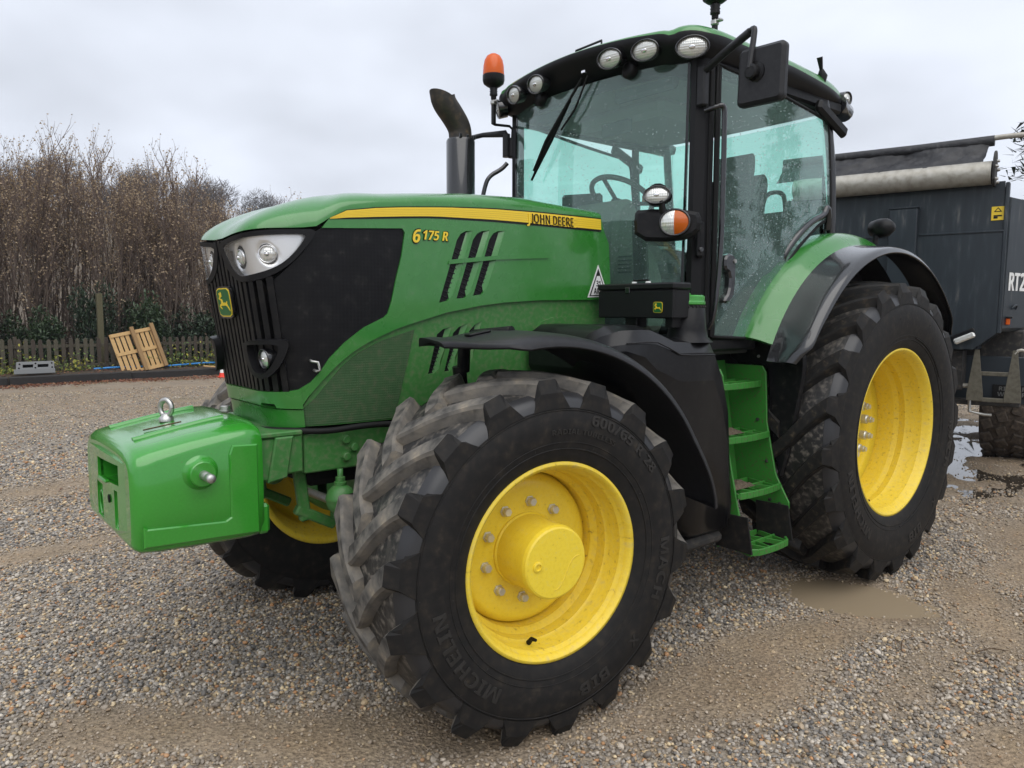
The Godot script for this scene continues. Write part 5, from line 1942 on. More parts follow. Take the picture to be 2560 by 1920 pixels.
		for half in 2:
			mb = MB.new()
			var rr := []
			for i in 13:
				var a := lerpf(-PI / 2, PI / 2, i / 12.0) + (0.0 if half == (1 if s > 0 else 0) else PI)
				var row := PackedVector3Array()
				for j in 6:
					var t := j / 5.0
					row.append(lc + (lx * cos(a) * .072 + Vector3.UP * sin(a) * .062) * t + la * (.022 * (1 - t * t)))
				rr.append(row)
			mb.rows(pl_back(rr))
			part("lens" if half else "flasher_lens", mb, M.amber if half == 1 else M.lamp_lens, ml)
		mb = MB.new()
		var ringp := []
		for i in 29:
			var a := TAU * i / 28
			ringp.append(lc + lx * cos(a) * .074 + Vector3.UP * sin(a) * .064)
		mb.tube(ringp, .006, 6, false)
		part("lens_ring", mb, M.black_gloss, ml)
		# work lamp above it
		round_lamp(Vector3(-1.70, 2.222, .695 * s), Vector3(-.86, .06, .50 * s), .062, ml, .66, "work_lamp")
		part("lamp_foot", box_mesh(Vector3(-1.675, 2.165, .71 * s), Vector3(.03, .07, .03), .006, Basis(Vector3(0, 0, 1), .2)), M.black_plastic, ml)
		part("lamp_back", tube_mesh([Vector3(-1.69, 2.222, .69 * s), Vector3(-1.64, 2.222, .662 * s)], [.06, .03], 14), M.black_plastic, ml)
	# windscreen wiper
	var wp := holder("wiper", tr)
	part("arm", tube_mesh([Vector3(-1.60, 2.955, .05), Vector3(-1.606, 2.80, -.10), Vector3(-1.60, 2.68, -.20)], .008, 6), M.seal, wp)
	part("arm", tube_mesh([Vector3(-1.605, 2.955, .10), Vector3(-1.60, 2.80, .0), Vector3(-1.598, 2.70, -.12)], .006, 6), M.seal, wp)
	part("blade", tube_mesh([Vector3(-1.588, 2.86, -.055), Vector3(-1.592, 2.66, -.22), Vector3(-1.575, 2.45, -.41)], [.008, .016, .007], 6), M.seal, wp)
	part("blade_carrier", tube_mesh([Vector3(-1.605, 2.80, -.10), Vector3(-1.612, 2.65, -.24), Vector3(-1.59, 2.50, -.37)], .010, 6), M.seal, wp)
	part("washer_jet", box_mesh(Vector3(-1.615, 2.98, .08), Vector3(.02, .02, .03), .004), M.chrome, wp)
	# small aerials
	var ae := holder("aerial", tr)
	part("foot", tube_mesh([Vector3(-.33, 2.965, .80), Vector3(-.33, 3.04, .80), Vector3(-.345, 3.075, .80)], [.012, .03, .012], 10), M.black_plastic, ae)
	part("stub", tube_mesh([Vector3(-.345, 3.07, .80), Vector3(-.37, 3.14, .80)], [.010, .018], 8), M.black_plastic, ae)
	# round lamp pod on the rear arch
	var pod := holder("rear_marker", tr)
	part("stem", tube_mesh([Vector3(.32, 2.08, .86), Vector3(.32, 2.16, .86)], .02, 8), M.black_plastic, pod)
	mb = MB.new()
	mb.lathe([Vector2(.0, -.07), Vector2(.05, -.06), Vector2(.062, 0), Vector2(.058, .05), Vector2(.03, .09), Vector2(0, .095)], Vector3(.34, 2.185, .88), Vector3(-.2, .0, 1), 20)
	part("shell", mb, M.black_plastic, pod)

func beacon(tr: Node3D, at: Vector3, m: Material, called: String, high: float) -> void:
	var b := holder(called, tr)
	var lift := .20 if called == "green_beacon" else .14
	part("post", box_mesh(at + Vector3(0, lift / 2, 0), Vector3(.026, lift, .026), .004), M.black_plastic, b)
	part("clamp", box_mesh(at + Vector3(0, lift, 0), Vector3(.036, .03, .036), .006), M.steel, b)
	part("wing_screw", box_mesh(at + Vector3(0, lift + .005, .03), Vector3(.03, .012, .03), .003), M.steel, b)
	var y := lift + .02
	var mb := MB.new()
	mb.lathe([Vector2(.018, 0), Vector2(.018, .02), Vector2(.026, .024), Vector2(.026, .036), Vector2(.022, .038), Vector2(.027, .05), Vector2(.022, .054), Vector2(.027, .066), Vector2(.024, .072), Vector2(.045, .082), Vector2(.066, .098), Vector2(.072, .118), Vector2(.072, .15), Vector2(.068, .154)], at + Vector3(0, y, 0), Vector3.UP, 28, [2, 3, 8, 12])
	part("base", mb, M.black_plastic, b)
	mb = MB.new()
	mb.lathe([Vector2(.069, .150), Vector2(.070, .160), Vector2(.067, .21), Vector2(.060, .245), Vector2(.045, .272), Vector2(.02, .287), Vector2(0, .289)], at + Vector3(0, y, 0), Vector3.UP, 28)
	part("lens", mb, m, b)

# ================================================================ front weight
func build_weight() -> void:
	var w := thing("front_weight", "bright green cast ballast weight with lifting eye on the tractor's nose", "ballast weight", Vector3(-3.87, 0, 0))
	var o := Vector3(3.87, 0, 0)
	var tf := Transform3D(Basis.IDENTITY, o + Vector3(0, 0, -.385))
	var mb := MB.new()
	# cross sections from front to back, rounded at the shoulders
	var secs := [[-4.106, .805, 1.105, .350], [-4.100, .790, 1.122, .366], [-4.080, .778, 1.138, .380], [-4.02, .772, 1.152, .385], [-3.90, .768, 1.176, .385], [-3.78, .766, 1.194, .385], [-3.70, .765, 1.203, .385], [-3.655, .768, 1.203, .382], [-3.635, .80, 1.19, .375]]
	var rows := []
	for k in secs:
		var ring := PackedVector3Array()
		var q := [Vector2(0, k[1]), Vector2(k[3] - .02, k[1]), Vector2(k[3], k[1] + .02), Vector2(k[3] + .004, k[1] + .16), Vector2(k[3], k[2] - .055), Vector2(k[3] - .010, k[2] - .028), Vector2(k[3] - .035, k[2] - .008), Vector2(k[3] - .10, k[2] + .006), Vector2(.16, k[2] + .012), Vector2(0, k[2] + .014)]
		for p in q:
			ring.append(Vector3(k[0], p.y, p.x) + o)
		for i in range(q.size() - 2, 0, -1):
			ring.append(Vector3(k[0], q[i].y, -q[i].x) + o)
		rows.append(ring)
	mb.rows(rows, false, true)
	var face := PackedVector2Array()
	for p in rows[0]:
		face.append(Vector2(-p.z, p.y))
	var hole := v2([-.22, 1.0, .10, .985, .10, 1.065, -.22, 1.075])
	var fx := func(a: float, b: float, d: float) -> Vector3: return Vector3(-4.106 - d, b, -a) + o
	mb.patch(face, [hole], Vector2(.1, .1), fx, 0.0, 0.0)
	mb.wall(hole, Vector2(.1, .1), fx, 0.0, .13, true)
	mb.patch(v2([-.225, .98, .105, .98, .105, 1.08, -.225, 1.08]), [], Vector2(.1, .1), fx, -.13, 0.0)
	mb.lid(rows[-1])
	part("casting", mb, M.weight, w)
	# front plate with the hitch opening
	var fz := func(u: float, v: float, d: float) -> Vector3:
		return Vector3(-4.108 + .012 * (u / .3) ** 2 - d, v, u) + o
	mb = MB.new()
	var opening := v2([-.22, 1.0, .10, .985, .10, 1.065, -.22, 1.075])
	var slot_a := v2([-.20, .83, -.155, .83, -.155, .975, -.20, .975])
	var slot_b := v2([.02, .83, .13, .83, .13, .965, .02, .965])
	mb.patch(smooth_ring(Array(v2([-.32, .82, .32, .82, .328, .95, .32, 1.07, .29, 1.098, -.29, 1.098, -.32, 1.07, -.328, .95])), 1), [opening, slot_a, slot_b], Vector2(.06, .06), func(a: float, b: float, d: float) -> Vector3: return fz.call(-a, b, d), .010, .02)
	part("front_plate", mb, M.weight, w)
	part("hitch_hook", box_mesh(o + Vector3(-4.120, .994, .02), Vector3(.022, .012, .12), .006), M.weight, w)
	mb = MB.new()
	mb.lathe([Vector2(.016, 0), Vector2(.016, .003), Vector2(0, .003)], o + Vector3(-4.118, .93, .09), Vector3(-1, 0, 0), 14)
	part("drain_hole", mb, M.cavity, w)
	var oval := []
	for i in 25:
		var a := TAU * i / 24
		oval.append(fz.call(-.075 + cos(a) * .035, .885 + sin(a) * .045, .004))
	part("cast_mark", tube_mesh(oval, .004, 6), M.weight, w)
	# proud edging round the side faces
	for s in [1.0, -1.0]:
		mb = MB.new()
		var edge := v2([-4.075, .80, -3.66, .785, -3.66, 1.13, -3.755, 1.135, -3.768, 1.10, -3.768, .862, -3.79, .850, -4.06, .868, -4.075, .88])
		mb.prism(edge, .016, Transform3D(Basis.IDENTITY, o + Vector3(0, 0, .380 if s > 0 else -.396)), .005)
		part("edging", mb, M.weight, w)
		mb = MB.new()
		mb.lathe([Vector2(.075, -.01), Vector2(.06, .006), Vector2(.05, .016), Vector2(.047, .034), Vector2(.043, .038), Vector2(0, .038)], o + Vector3(-3.872, 1.045, .385 * s), Vector3(0, 0, s), 30, [3, 4])
		part("pin_boss", mb, M.weight, w)
		mb = MB.new()
		mb.lathe([Vector2(.017, 0), Vector2(.017, .05), Vector2(.0155, .052), Vector2(.0155, .06), Vector2(.017, .062), Vector2(.017, .088), Vector2(.013, .094), Vector2(0, .095)], o + Vector3(-3.872, 1.043, .42 * s), Vector3(.0, 0, s), 20)
		part("pin", mb, M.steel, w)
		# rib on the top, front to back
		var top := []
		for k in [[-4.05, 1.152], [-3.95, 1.172], [-3.85, 1.190], [-3.78, 1.202], [-3.72, 1.210]]:
			top.append(Vector3(k[0], k[1] + .002, .19 * s) + o)
		part("top_rib", tube_mesh(smooth(top, 1), .016, 8), M.weight, w)
		part("lower_foot", box_mesh(o + Vector3(-3.632, .825, .30 * s), Vector3(.05, .12, .14), .012), M.weight, w)
	# lifting eye and a bolt on the top
	var ring := []
	for i in 25:
		var a := TAU * i / 24
		ring.append(o + Vector3(-3.88 + cos(a) * .028 * .55, 1.247 + sin(a) * .032, cos(a) * .028 * .84))
	part("lifting_eye", tube_mesh(ring, .0105, 10), M.steel, w)
	mb = MB.new()
	mb.lathe([Vector2(.028, 1.190), Vector2(.028, 1.205), Vector2(.02, 1.212), Vector2(.014, 1.222), Vector2(0, 1.222)], o + Vector3(-3.88, .003, 0), Vector3.UP, 20)
	part("eye_collar", mb, M.steel, w)
	part("top_bolt", bolt_mesh(o + Vector3(-3.66, 1.222, .05), Vector3.UP, .018, .022), M.steel, w)
	part("twig", tube_mesh([o + Vector3(-3.99, 1.178, .09), o + Vector3(-3.86, 1.204, .13)], .003, 4), M.twig, w)

# ================================================================ trailer
func build_trailer() -> void:
	var t := thing("farm_trailer", "dark blue-grey dump trailer with rolled cover parked behind the tractor", "trailer", Vector3(2.4, 0, 0), .23)
	var body := holder("body", t)
	var yz := func(x: float) -> Transform3D: return Transform3D(Basis(Vector3(0, 0, 1), Vector3(0, 1, 0), Vector3(-1, 0, 0)), Vector3(x, 0, 0))
	# front bulkhead: upper sheet, lower sheet, stiffener
	var mb := MB.new()
	mb.prism(v2([-.90, 2.325, .90, 2.325, .885, 2.74, -.885, 2.74]), .012, yz.call(.03), .003)
	part("upper_sheet", mb, M.trailer, body)
	mb = MB.new()
	mb.prism(v2([-.72, 1.31, .72, 1.31, .905, 1.465, .90, 2.32, -.90, 2.32, -.905, 1.465]), .012, yz.call(.005), .003)
	part("lower_sheet", mb, M.trailer, body)
	part("sheet_fold", box_mesh(Vector3(.012, 2.322, 0), Vector3(.06, .016, 1.80), .003), M.trailer, body)
	part("front_pillar", box_mesh(Vector3(-.05, 1.98, .135), Vector3(.10, 1.15, .23), .008), M.trailer, body)
	part("pillar_cap", box_mesh(Vector3(-.05, 2.562, .135), Vector3(.11, .014, .24), .003), M.trailer, body)
	for s in [1.0, -1.0]:
		part("corner_post", box_mesh(Vector3(.03, 2.09, .905 * s), Vector3(.09, 1.27, .03), .006), M.trailer, body)
		# tub side: leans outwards, with top rail and ribs
		mb = MB.new()
		var rows := []
		for k in [[0.0, .0], [1.0, .285], [5.6, .285]]:
			var x: float = .04 + k[0]
			var f: float = k[1]
			rows.append(PackedVector3Array([Vector3(x, 1.47, (.90 + f) * s), Vector3(x, 1.50, (.925 + f) * s), Vector3(x, 2.50, (.935 + f) * s), Vector3(x, 2.60, (.94 + f) * s), Vector3(x, 2.62, (.88 + f) * s), Vector3(x, 1.47, (.86 + f) * s)]))
		if s > 0:
			mb.rows(rows, false, true, -1)
			mb.lid_back(rows[0])
		else:
			mb.rows(pl_back(rows), false, true, -1)
			mb.lid(rows[0])
		part("side", mb, M.trailer, body)
		mb = MB.new()
		mb.box(Vector3(3.4, 2.575, 1.235 * s), Vector3(4.6, .06, .05), .01)
		part("top_rail", mb, M.trailer, body)
		for k in 4:
			part("side_rib", box_mesh(Vector3(1.25 + k * 1.3, 2.02, 1.235 * s), Vector3(.10, 1.05, .06), .01), M.trailer, body)
	part("floor", box_mesh(Vector3(2.9, 1.34, 0), Vector3(5.6, .06, 1.5), .0), M.trailer, body)
	mb = MB.new()
	mb.rows([PackedVector3Array([Vector3(.05, 1.34, .75), Vector3(5.7, 1.34, .75)]), PackedVector3Array([Vector3(.05, 1.48, .90), Vector3(5.7, 1.48, 1.18)])])
	part("lower_slope", mb, M.trailer, body)
	# galvanised roller across the top with end plate
	mb = MB.new()
	mb.lathe([Vector2(0, -.83), Vector2(.098, -.83), Vector2(.098, .79), Vector2(.0, .79)], Vector3(-.06, 2.805, 0), Vector3(0, 0, 1), 32, [1, 2])
	part("roller", mb, M.galv, t)
	mb = MB.new()
	mb.prism(smooth_ring(Array(v2([-.13, 2.70, .05, 2.70, .06, 2.90, .02, 2.98, -.06, 3.0, -.15, 2.90])), 1), .02, Transform3D(Basis.IDENTITY, Vector3(-.02, -.01, .80)), .004)
	part("end_plate", mb, M.chassis, t)
	for k in 5:
		var a := k * 1.2 + .3
		part("plate_bolt", bolt_mesh(Vector3(-.05 + cos(a) * .07, 2.81 + sin(a) * .09, .82), Vector3(0, 0, 1), .012, .022), M.steel, t)
	# rolled cover: slack black sheet rising from the roller to the roof bow
	mb = MB.new()
	var rng := RandomNumberGenerator.new()
	rng.seed = 5
	var nz := FastNoiseLite.new()
	nz.seed = 8
	nz.frequency = 1.6
	var sheet := []
	for i in 49:
		var z := lerpf(.755, -1.0, i / 48.0)
		var row := PackedVector3Array()
		for j in 13:
			var f := j / 12.0
			var sag := .035 * sin(f * PI) * (1.0 + nz.get_noise_2d(z * 1.5, f * .6) * 1.6)
			var wr := .014 * nz.get_noise_2d(z * 3.0 + f * 4.0, f * 2.0)
			row.append(Vector3(-.10 + .20 * f + sag - wr, lerpf(2.885, 3.135, f) + wr - .02 * f * (1 - f), z - .04 * (1 - f) * (1.0 if i == 0 else 0.0)))
		sheet.append(row)
	slab(mb, pl_back(sheet), .006)
	part("cover", mb, M.fabric_black, t)
	part("cover_roll", tube_mesh([Vector3(.11, 3.10, .78), Vector3(.11, 3.095, .2), Vector3(.11, 3.10, -1.0)], .045, 14), M.fabric_black, t)
	mb = MB.new()
	mb.tube(smooth([Vector3(.10, 3.115, .60), Vector3(.10, 3.125, .98), Vector3(.14, 3.11, 1.06), Vector3(.30, 3.0, 1.12), Vector3(.60, 2.75, 1.13)], 2), .022, 10)
	part("winding_bar", mb, M.galv, t)
	# writing and signs
	part("lettering", bent(letters("RT2", true, .155, .004), func(p: Vector3) -> Vector3: return Vector3(.10 + (p.x + .165) * .96, 1.895 + p.y, .9335 + (.06 + (p.x + .165) * .96) * .285 + p.y * .01 + p.z)), M.decal_white, t)
	var sign_ := holder("warning_sign", t)
	part("plate", box_mesh(Vector3(.014, 2.472, .845), Vector3(.006, .115, .095), .001), M.decal_yellow, sign_)
	mb = MB.new()
	mb.prism(v2([.815, 2.485, .875, 2.485, .845, 2.523]), .002, yz.call(.0105))
	part("symbol", mb, M.decal_black, sign_)
	mb = MB.new()
	mb.prism(v2([.828, 2.491, .862, 2.491, .845, 2.513]), .002, yz.call(.0095))
	part("symbol_field", mb, M.decal_yellow, sign_)
	part("symbol", box_mesh(Vector3(.0105, 2.452, .845), Vector3(.002, .012, .06)), M.decal_black, sign_)
	part("symbol", box_mesh(Vector3(.0105, 2.437, .83), Vector3(.002, .016, .03)), M.decal_black, sign_)
	part("marker_lamp", box_mesh(Vector3(.12, 1.555, .96), Vector3(.05, .055, .03), .006), M.amber, t)
	part("marker_hood", box_mesh(Vector3(.12, 1.59, .97), Vector3(.06, .018, .045), .004), M.black_plastic, t)
	part("hook", tube_mesh(smooth([Vector3(.20, 1.66, .975), Vector3(.20, 1.69, .99), Vector3(.27, 1.70, 1.01), Vector3(.28, 1.66, 1.0)], 1), .008, 6), M.trailer_plain, t)
	part("front_lamp", box_mesh(Vector3(-.045, 1.41, .66), Vector3(.05, .05, .17), .012, Basis(Vector3(1, 0, 0), -.45)), M.lamp_lens, t)
	part("lamp_bracket", box_mesh(Vector3(-.02, 1.44, .645), Vector3(.04, .05, .19), .008, Basis(Vector3(1, 0, 0), -.45)), M.black_plastic, t)
	# chassis, drawbar, ladder, wheels
	var ch := holder("chassis", t)
	part("main_beam", box_mesh(Vector3(2.4, 1.17, .38), Vector3(5.4, .26, .10), .01), M.chassis, ch)
	part("main_beam", box_mesh(Vector3(2.4, 1.17, -.38), Vector3(5.4, .26, .10), .01), M.chassis, ch)
	part("cross_member", box_mesh(Vector3(.2, 1.12, 0), Vector3(.2, .36, 1.3), .01), M.chassis, ch)
	part("head_panel", box_mesh(Vector3(.36, 1.03, .55), Vector3(.03, .42, 1.2), .006), M.trailer_plain, ch)
	part("tub_keel", box_mesh(Vector3(3.0, 1.33, .45), Vector3(5.2, .30, 1.25), .02), M.chassis, ch)
	part("drawbar", box_mesh(Vector3(-.65, .80, 0), Vector3(1.9, .18, .20), .02, Basis(Vector3(0, 0, 1), .10)), M.chassis, ch)
	part("step_bar", box_mesh(Vector3(.26, .83, .72), Vector3(.14, .05, .72), .008), M.chassis, ch)
	part("side_prop", tube_mesh([Vector3(.14, .98, .35), Vector3(.16, .98, .70)], .022, 8), M.galv, ch)
	part("crank", tube_mesh([Vector3(.16, .97, .70), Vector3(.16, .75, .71), Vector3(.16, .73, .82), Vector3(.16, .73, .88)], .014, 8), M.steel, ch)
	mb = MB.new()
	mb.prism(v2([.48, .86, .60, .86, .60, .98, .48, .98]), .006, yz.call(.33))
	part("maker_plate", box_mesh(Vector3(.332, .93, 1.03), Vector3(.006, .12, .34), .002), M.decal_black, ch)
	for k in [["RICHARD", .955], ["WESTERN", .905]]:
		part("lettering", bent(letters(k[0], true, .036, .002), func(p: Vector3) -> Vector3: return Vector3(.327 - p.z, k[1] + p.y, 1.03 + p.x * 1.15)), M.decal_grey, ch)
	# ladder made of two tapering plates and rungs
	var la := holder("ladder", t)
	for z in [.75, 1.03]:
		mb = MB.new()
		mb.prism(v2([z - .015, 1.31, z + .02, 1.31, z + .065, .92, z + .065, .86, z - .06, .86, z - .06, .92]), .012, yz.call(.06), .002)
		part("side_plate", mb, M.galv_dark, la)
	for y in [1.10, .87]:
		part("rung", box_mesh(Vector3(.09, y, .88), Vector3(.06, .035, .28), .004), M.galv_dark, la)
	part("hand_rail", tube_mesh(smooth([Vector3(.06, 1.28, 1.03), Vector3(.06, 1.32, 1.06), Vector3(.08, 1.30, 1.12), Vector3(.10, 1.10, 1.16)], 1), .014, 8), M.galv, la)
	for s in [1.0, -1.0]:
		for k in 2:
			var wh := holder("wheel", t, Vector3(2.58 + k * 1.45, .585, .90 * s))
			mb = MB.new()
			mb.lathe([Vector2(.30, -.27), Vector2(.40, -.30), Vector2(.52, -.29), Vector2(.57, -.24), Vector2(.583, -.10), Vector2(.585, 0), Vector2(.583, .10), Vector2(.57, .24), Vector2(.52, .29), Vector2(.40, .30), Vector2(.30, .27)], Vector3.ZERO, Vector3(0, 0, 1), 48)
			part("tyre", mb, M.mud_tyre, wh)
			if k == 0 and s > 0:
				for row in 4:
					for i in 22:
						var a := TAU * (i + .5 * (row % 2)) / 22
						var p := Vector3(cos(a) * .588, sin(a) * .588, -.21 + row * .14)
						var b := Basis(Vector3(0, 0, 1), a)
						part("tread_block", box_mesh(p, Vector3(.035, .11, .10), .008, b * Basis(Vector3(1, 0, 0), .35 if row < 2 else -.35)), M.mud_tyre, wh)
			mb = MB.new()
			mb.lathe([Vector2(.31, .26), Vector2(.29, .25), Vector2(.27, .05), Vector2(.12, .02), Vector2(.12, .12), Vector2(0, .12)], Vector3.ZERO, Vector3(0, 0, s), 32, [3, 4])
			part("rim", mb, M.galv, wh)
	part("mudguard_arm", box_mesh(Vector3(1.55, 1.0, .62), Vector3(.10, .30, .5), .01), M.chassis, ch)

# ================================================================ setting
var n_big := FastNoiseLite.new()
var n_mid := FastNoiseLite.new()

func soft_blob(x: float, z: float, cx: float, cz: float, rx: float, rz: float, turn := 0.0) -> float:
	var d := Vector2(x - cx, z - cz).rotated(turn)
	return clampf(1.3 - sqrt((d.x / rx) ** 2 + (d.y / rz) ** 2) * 1.0, 0.0, 1.0)

func mud_at(x: float, z: float) -> float:      # 1 where sandy earth covers the stones
	var n := n_mid.get_noise_2d(x * 2.0, z * 2.0) * 0.55 + n_big.get_noise_2d(x * 4.0, z * 4.0) * 0.35
	var m := 0.0
	m = maxf(m, soft_blob(x, z, -3.35, .74, 1.0, .30, -.55))
	m = maxf(m, soft_blob(x, z, -3.95, .22, .65, .22, -.70))
	m = maxf(m, soft_blob(x, z, -2.0, 1.38, .75, .30, -.15))
	m = maxf(m, soft_blob(x, z, -1.40, 1.32, .75, .26, -.15))
	m = maxf(m, soft_blob(x, z, -.55, 1.30, .60, .42, 1.2))
	m = maxf(m, soft_blob(x, z, -1.6, 2.35, .40, .18, .2) * .9)
	m = maxf(m, soft_blob(x, z, -.2, 1.78, .75, .26, .5))
	m = maxf(m, soft_blob(x, z, -1.0, 1.85, .8, .2, .1) * .75)
	m = maxf(m, soft_blob(x, z, 1.4, 1.7, 1.6, .5, .2))
	m = maxf(m, soft_blob(x, z, 5.5, .2, 4.5, 2.2, .3) * .9)
	m = maxf(m, soft_blob(x, z, -3.6, -4.6, 1.6, .5, .1) * .75)
	m = maxf(m, soft_blob(x, z, -4.0, -2.6, .9, .25, .1) * .7)
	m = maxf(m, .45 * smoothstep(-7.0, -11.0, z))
	return clampf(m + n * (0.25 + m * .8), 0.0, 1.0)

func ground_y(x: float, z: float) -> float:
	var near := exp(-(((x + 2.0) / 16.0) ** 2 + ((z + 3.0) / 16.0) ** 2))
	var y := .016 * n_mid.get_noise_2d(x * .9, z * .9) * near + .05 * n_big.get_noise_2d(x * .5, z * .5) * near * smoothstep(2.0, 6.0, absf(z - .5))
	y -= .035 * soft_blob(x, z, -.52, 1.22, .26, .42, .45)
	var wet := soft_blob(x, z, 5.6, -.15, 3.4, 1.5, .28)
	y += wet * (.045 * n_mid.get_noise_2d(x * 1.3, z * 2.2) - .012)
	y += .20 * smoothstep(-16.05, -16.5, z)
	return y

func build_setting() -> void:
	n_big.seed = 301
	n_big.frequency = .12
	n_big.fractal_octaves = 4
	n_mid.seed = 302
	n_mid.frequency = .8
	n_mid.fractal_octaves = 4
	# one ground sheet: fine near the tractor, coarse towards the horizon
	var xs := []
	var zs := []
	for k in [-420.0, -300.0, -200.0, -130.0, -80.0, -50.0, -34.0, -24.0, -18.0, -14.0, -11.0, -9.0, -8.0, -7.4, -6.8, -6.3, -5.9]:
		xs.append(k)
	var v := -5.6
	while v < 9.0:
		xs.append(v)
		v += .07 if v < 1.0 else .13
	for k in [9.5, 10.2, 11.0, 12.0, 13.5, 15.5, 18.0, 22.0, 28.0, 36.0, 50.0, 80.0, 130.0, 200.0, 300.0, 420.0]:
		xs.append(k)
	for k in [-420.0, -300.0, -200.0, -130.0, -80.0, -55.0, -40.0, -30.0, -24.0, -20.0, -18.0, -17.3, -16.9]:
		zs.append(k)
	v = -16.6
	while v < 4.0:
		zs.append(v)
		v += .16 if v < -5.0 else .07
	for k in [4.2, 4.6, 5.2, 6.0, 7.0, 8.5, 11.0, 15.0, 22.0, 34.0, 55.0, 90.0, 150.0, 260.0, 420.0]:
		zs.append(k)
	var pos := PackedVector3Array()
	var nor := PackedVector3Array()
	var col := PackedColorArray()
	var ids := PackedInt32Array()
	var w := xs.size()
	for z in zs:
		for x in xs:
			var y := ground_y(x, z)
			pos.append(Vector3(x, y, z))
			nor.append(Vector3((ground_y(x - .03, z) - ground_y(x + .03, z)) / .06, 1, (ground_y(x, z - .03) - ground_y(x, z + .03)) / .06).normalized())
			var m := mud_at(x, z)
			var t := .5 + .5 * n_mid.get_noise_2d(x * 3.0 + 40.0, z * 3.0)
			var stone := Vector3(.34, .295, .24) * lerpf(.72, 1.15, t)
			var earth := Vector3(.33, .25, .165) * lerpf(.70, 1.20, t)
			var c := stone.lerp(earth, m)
			if z < -16.1:
				c = Vector3(.07, .052, .035) * lerpf(.7, 1.3, t)
			if z < -26.0:
				c = Vector3(.10, .085, .055)
			var moss := clampf(n_big.get_noise_2d(x * 2.2 + 9.0, z * 2.2) * 2.2 - .25, 0, 1) * smoothstep(-9.5, -12.5, z) * (1.0 if z > -16.0 else 0.0)
			c = c.lerp(Vector3(.15, .15, .045), moss * .55)
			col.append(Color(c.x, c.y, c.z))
	for j in zs.size() - 1:
		for i in w - 1:
			var a := j * w + i
			ids.append_array(PackedInt32Array([a, a + 1, a + w, a + 1, a + w + 1, a + w]))
	var arr := []
	arr.resize(Mesh.ARRAY_MAX)
	arr[Mesh.ARRAY_VERTEX] = pos
	arr[Mesh.ARRAY_NORMAL] = nor
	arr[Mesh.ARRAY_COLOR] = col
	arr[Mesh.ARRAY_INDEX] = ids
	var gm := ArrayMesh.new()
	gm.add_surface_from_arrays(Mesh.PRIMITIVE_TRIANGLES, arr)
	var grit := noise_tex(1024, .045, [[0.0, lin(.42, .40, .38)], [.35, lin(.70, .68, .65)], [.6, lin(.95, .93, .90)], [1.0, lin(1, .98, .92)]], 81, 2, FastNoiseLite.TYPE_CELLULAR, FastNoiseLite.FRACTAL_FBM)
	var mg := textured(grit, 0.9, 0.85, true)
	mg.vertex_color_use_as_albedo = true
	relief(mg, bump_tex(1024, .06, 82, 4, FastNoiseLite.TYPE_CELLULAR), 1.0)
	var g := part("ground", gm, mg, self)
	tag(g, "gravel yard with sandy wet patches under the tractor", "", "", "structure")
	build_puddles()
	build_gravel()
	# hill field behind the trees
	var rows := []
	for i in 41:
		var x := lerpf(-220.0, 420.0, i / 40.0)
		var row := PackedVector3Array()
		for j in 25:
			var f := j / 24.0
			var z := lerpf(-34.0, -190.0, f)
			var y := .2 + 17.5 * smoothstep(0.0, .72, f) + 1.6 * n_big.get_noise_2d(x * .06, z * .06) * f - .02 * maxf(x, 0.0) * f
			row.append(Vector3(x, y, z))
		rows.append(row)
	var hb := MB.new()
	hb.rows(rows)
	var hm := textured(noise_tex(512, .02, [[0.0, lin(.075, .055, .036)], [.5, lin(.10, .074, .048)], [1.0, lin(.12, .095, .06)]], 83, 5), .03, .95, true)
	tag(part("hill", hb, hm, self), "brown hillside field rising behind the bare trees", "", "", "structure")

func water_sheet(called: String, label: String, poly: PackedVector2Array, y: float, m: Material) -> void:
	var mb := MB.new()
	mb.patch(poly, [], Vector2(.3, .3), func(u: float, v: float, o: float) -> Vector3: return Vector3(u, y + o, -v), 0.0, 0.0)
	tag(part(called, mb, m, self), label, "", "", "structure")

func ragged(cx: float, cz: float, rx: float, rz: float, turn: float, seed_: int, rough := .35) -> PackedVector2Array:
	var o := PackedVector2Array()
	for i in 56:
		var a := TAU * i / 56
		var k := 1.0 + rough * n_mid.get_noise_3d(cos(a) * 2.2, sin(a) * 2.2, seed_ * 7.3)
		var p := Vector2(cos(a) * rx * k, sin(a) * rz * k).rotated(turn)
		o.append(Vector2(cx + p.x, -(cz + p.y)))
	return o

func build_puddles() -> void:
	var muddy := mat(lin(.30, .235, .155), .08)
	muddy.metallic_specular = .55
	var dark := mat(lin(.05, .04, .03), .03)
	dark.metallic_specular = .6
	water_sheet("puddle", "small muddy puddle beside the rear tyre", ragged(-.52, 1.22, .34, .54, -.45, 1, .15), -.010, muddy)
	water_sheet("puddle_001", "broken puddle mirroring the sky between the rear tyre and the trailer wheel", ragged(5.6, -.15, 3.0, 1.25, -.28, 3, .3), -.010, dark)
	water_sheet("puddle_003", "thin puddle across the yard beyond the weight", ragged(-.6, -11.3, .9, .22, .05, 5, .6), .006, muddy)

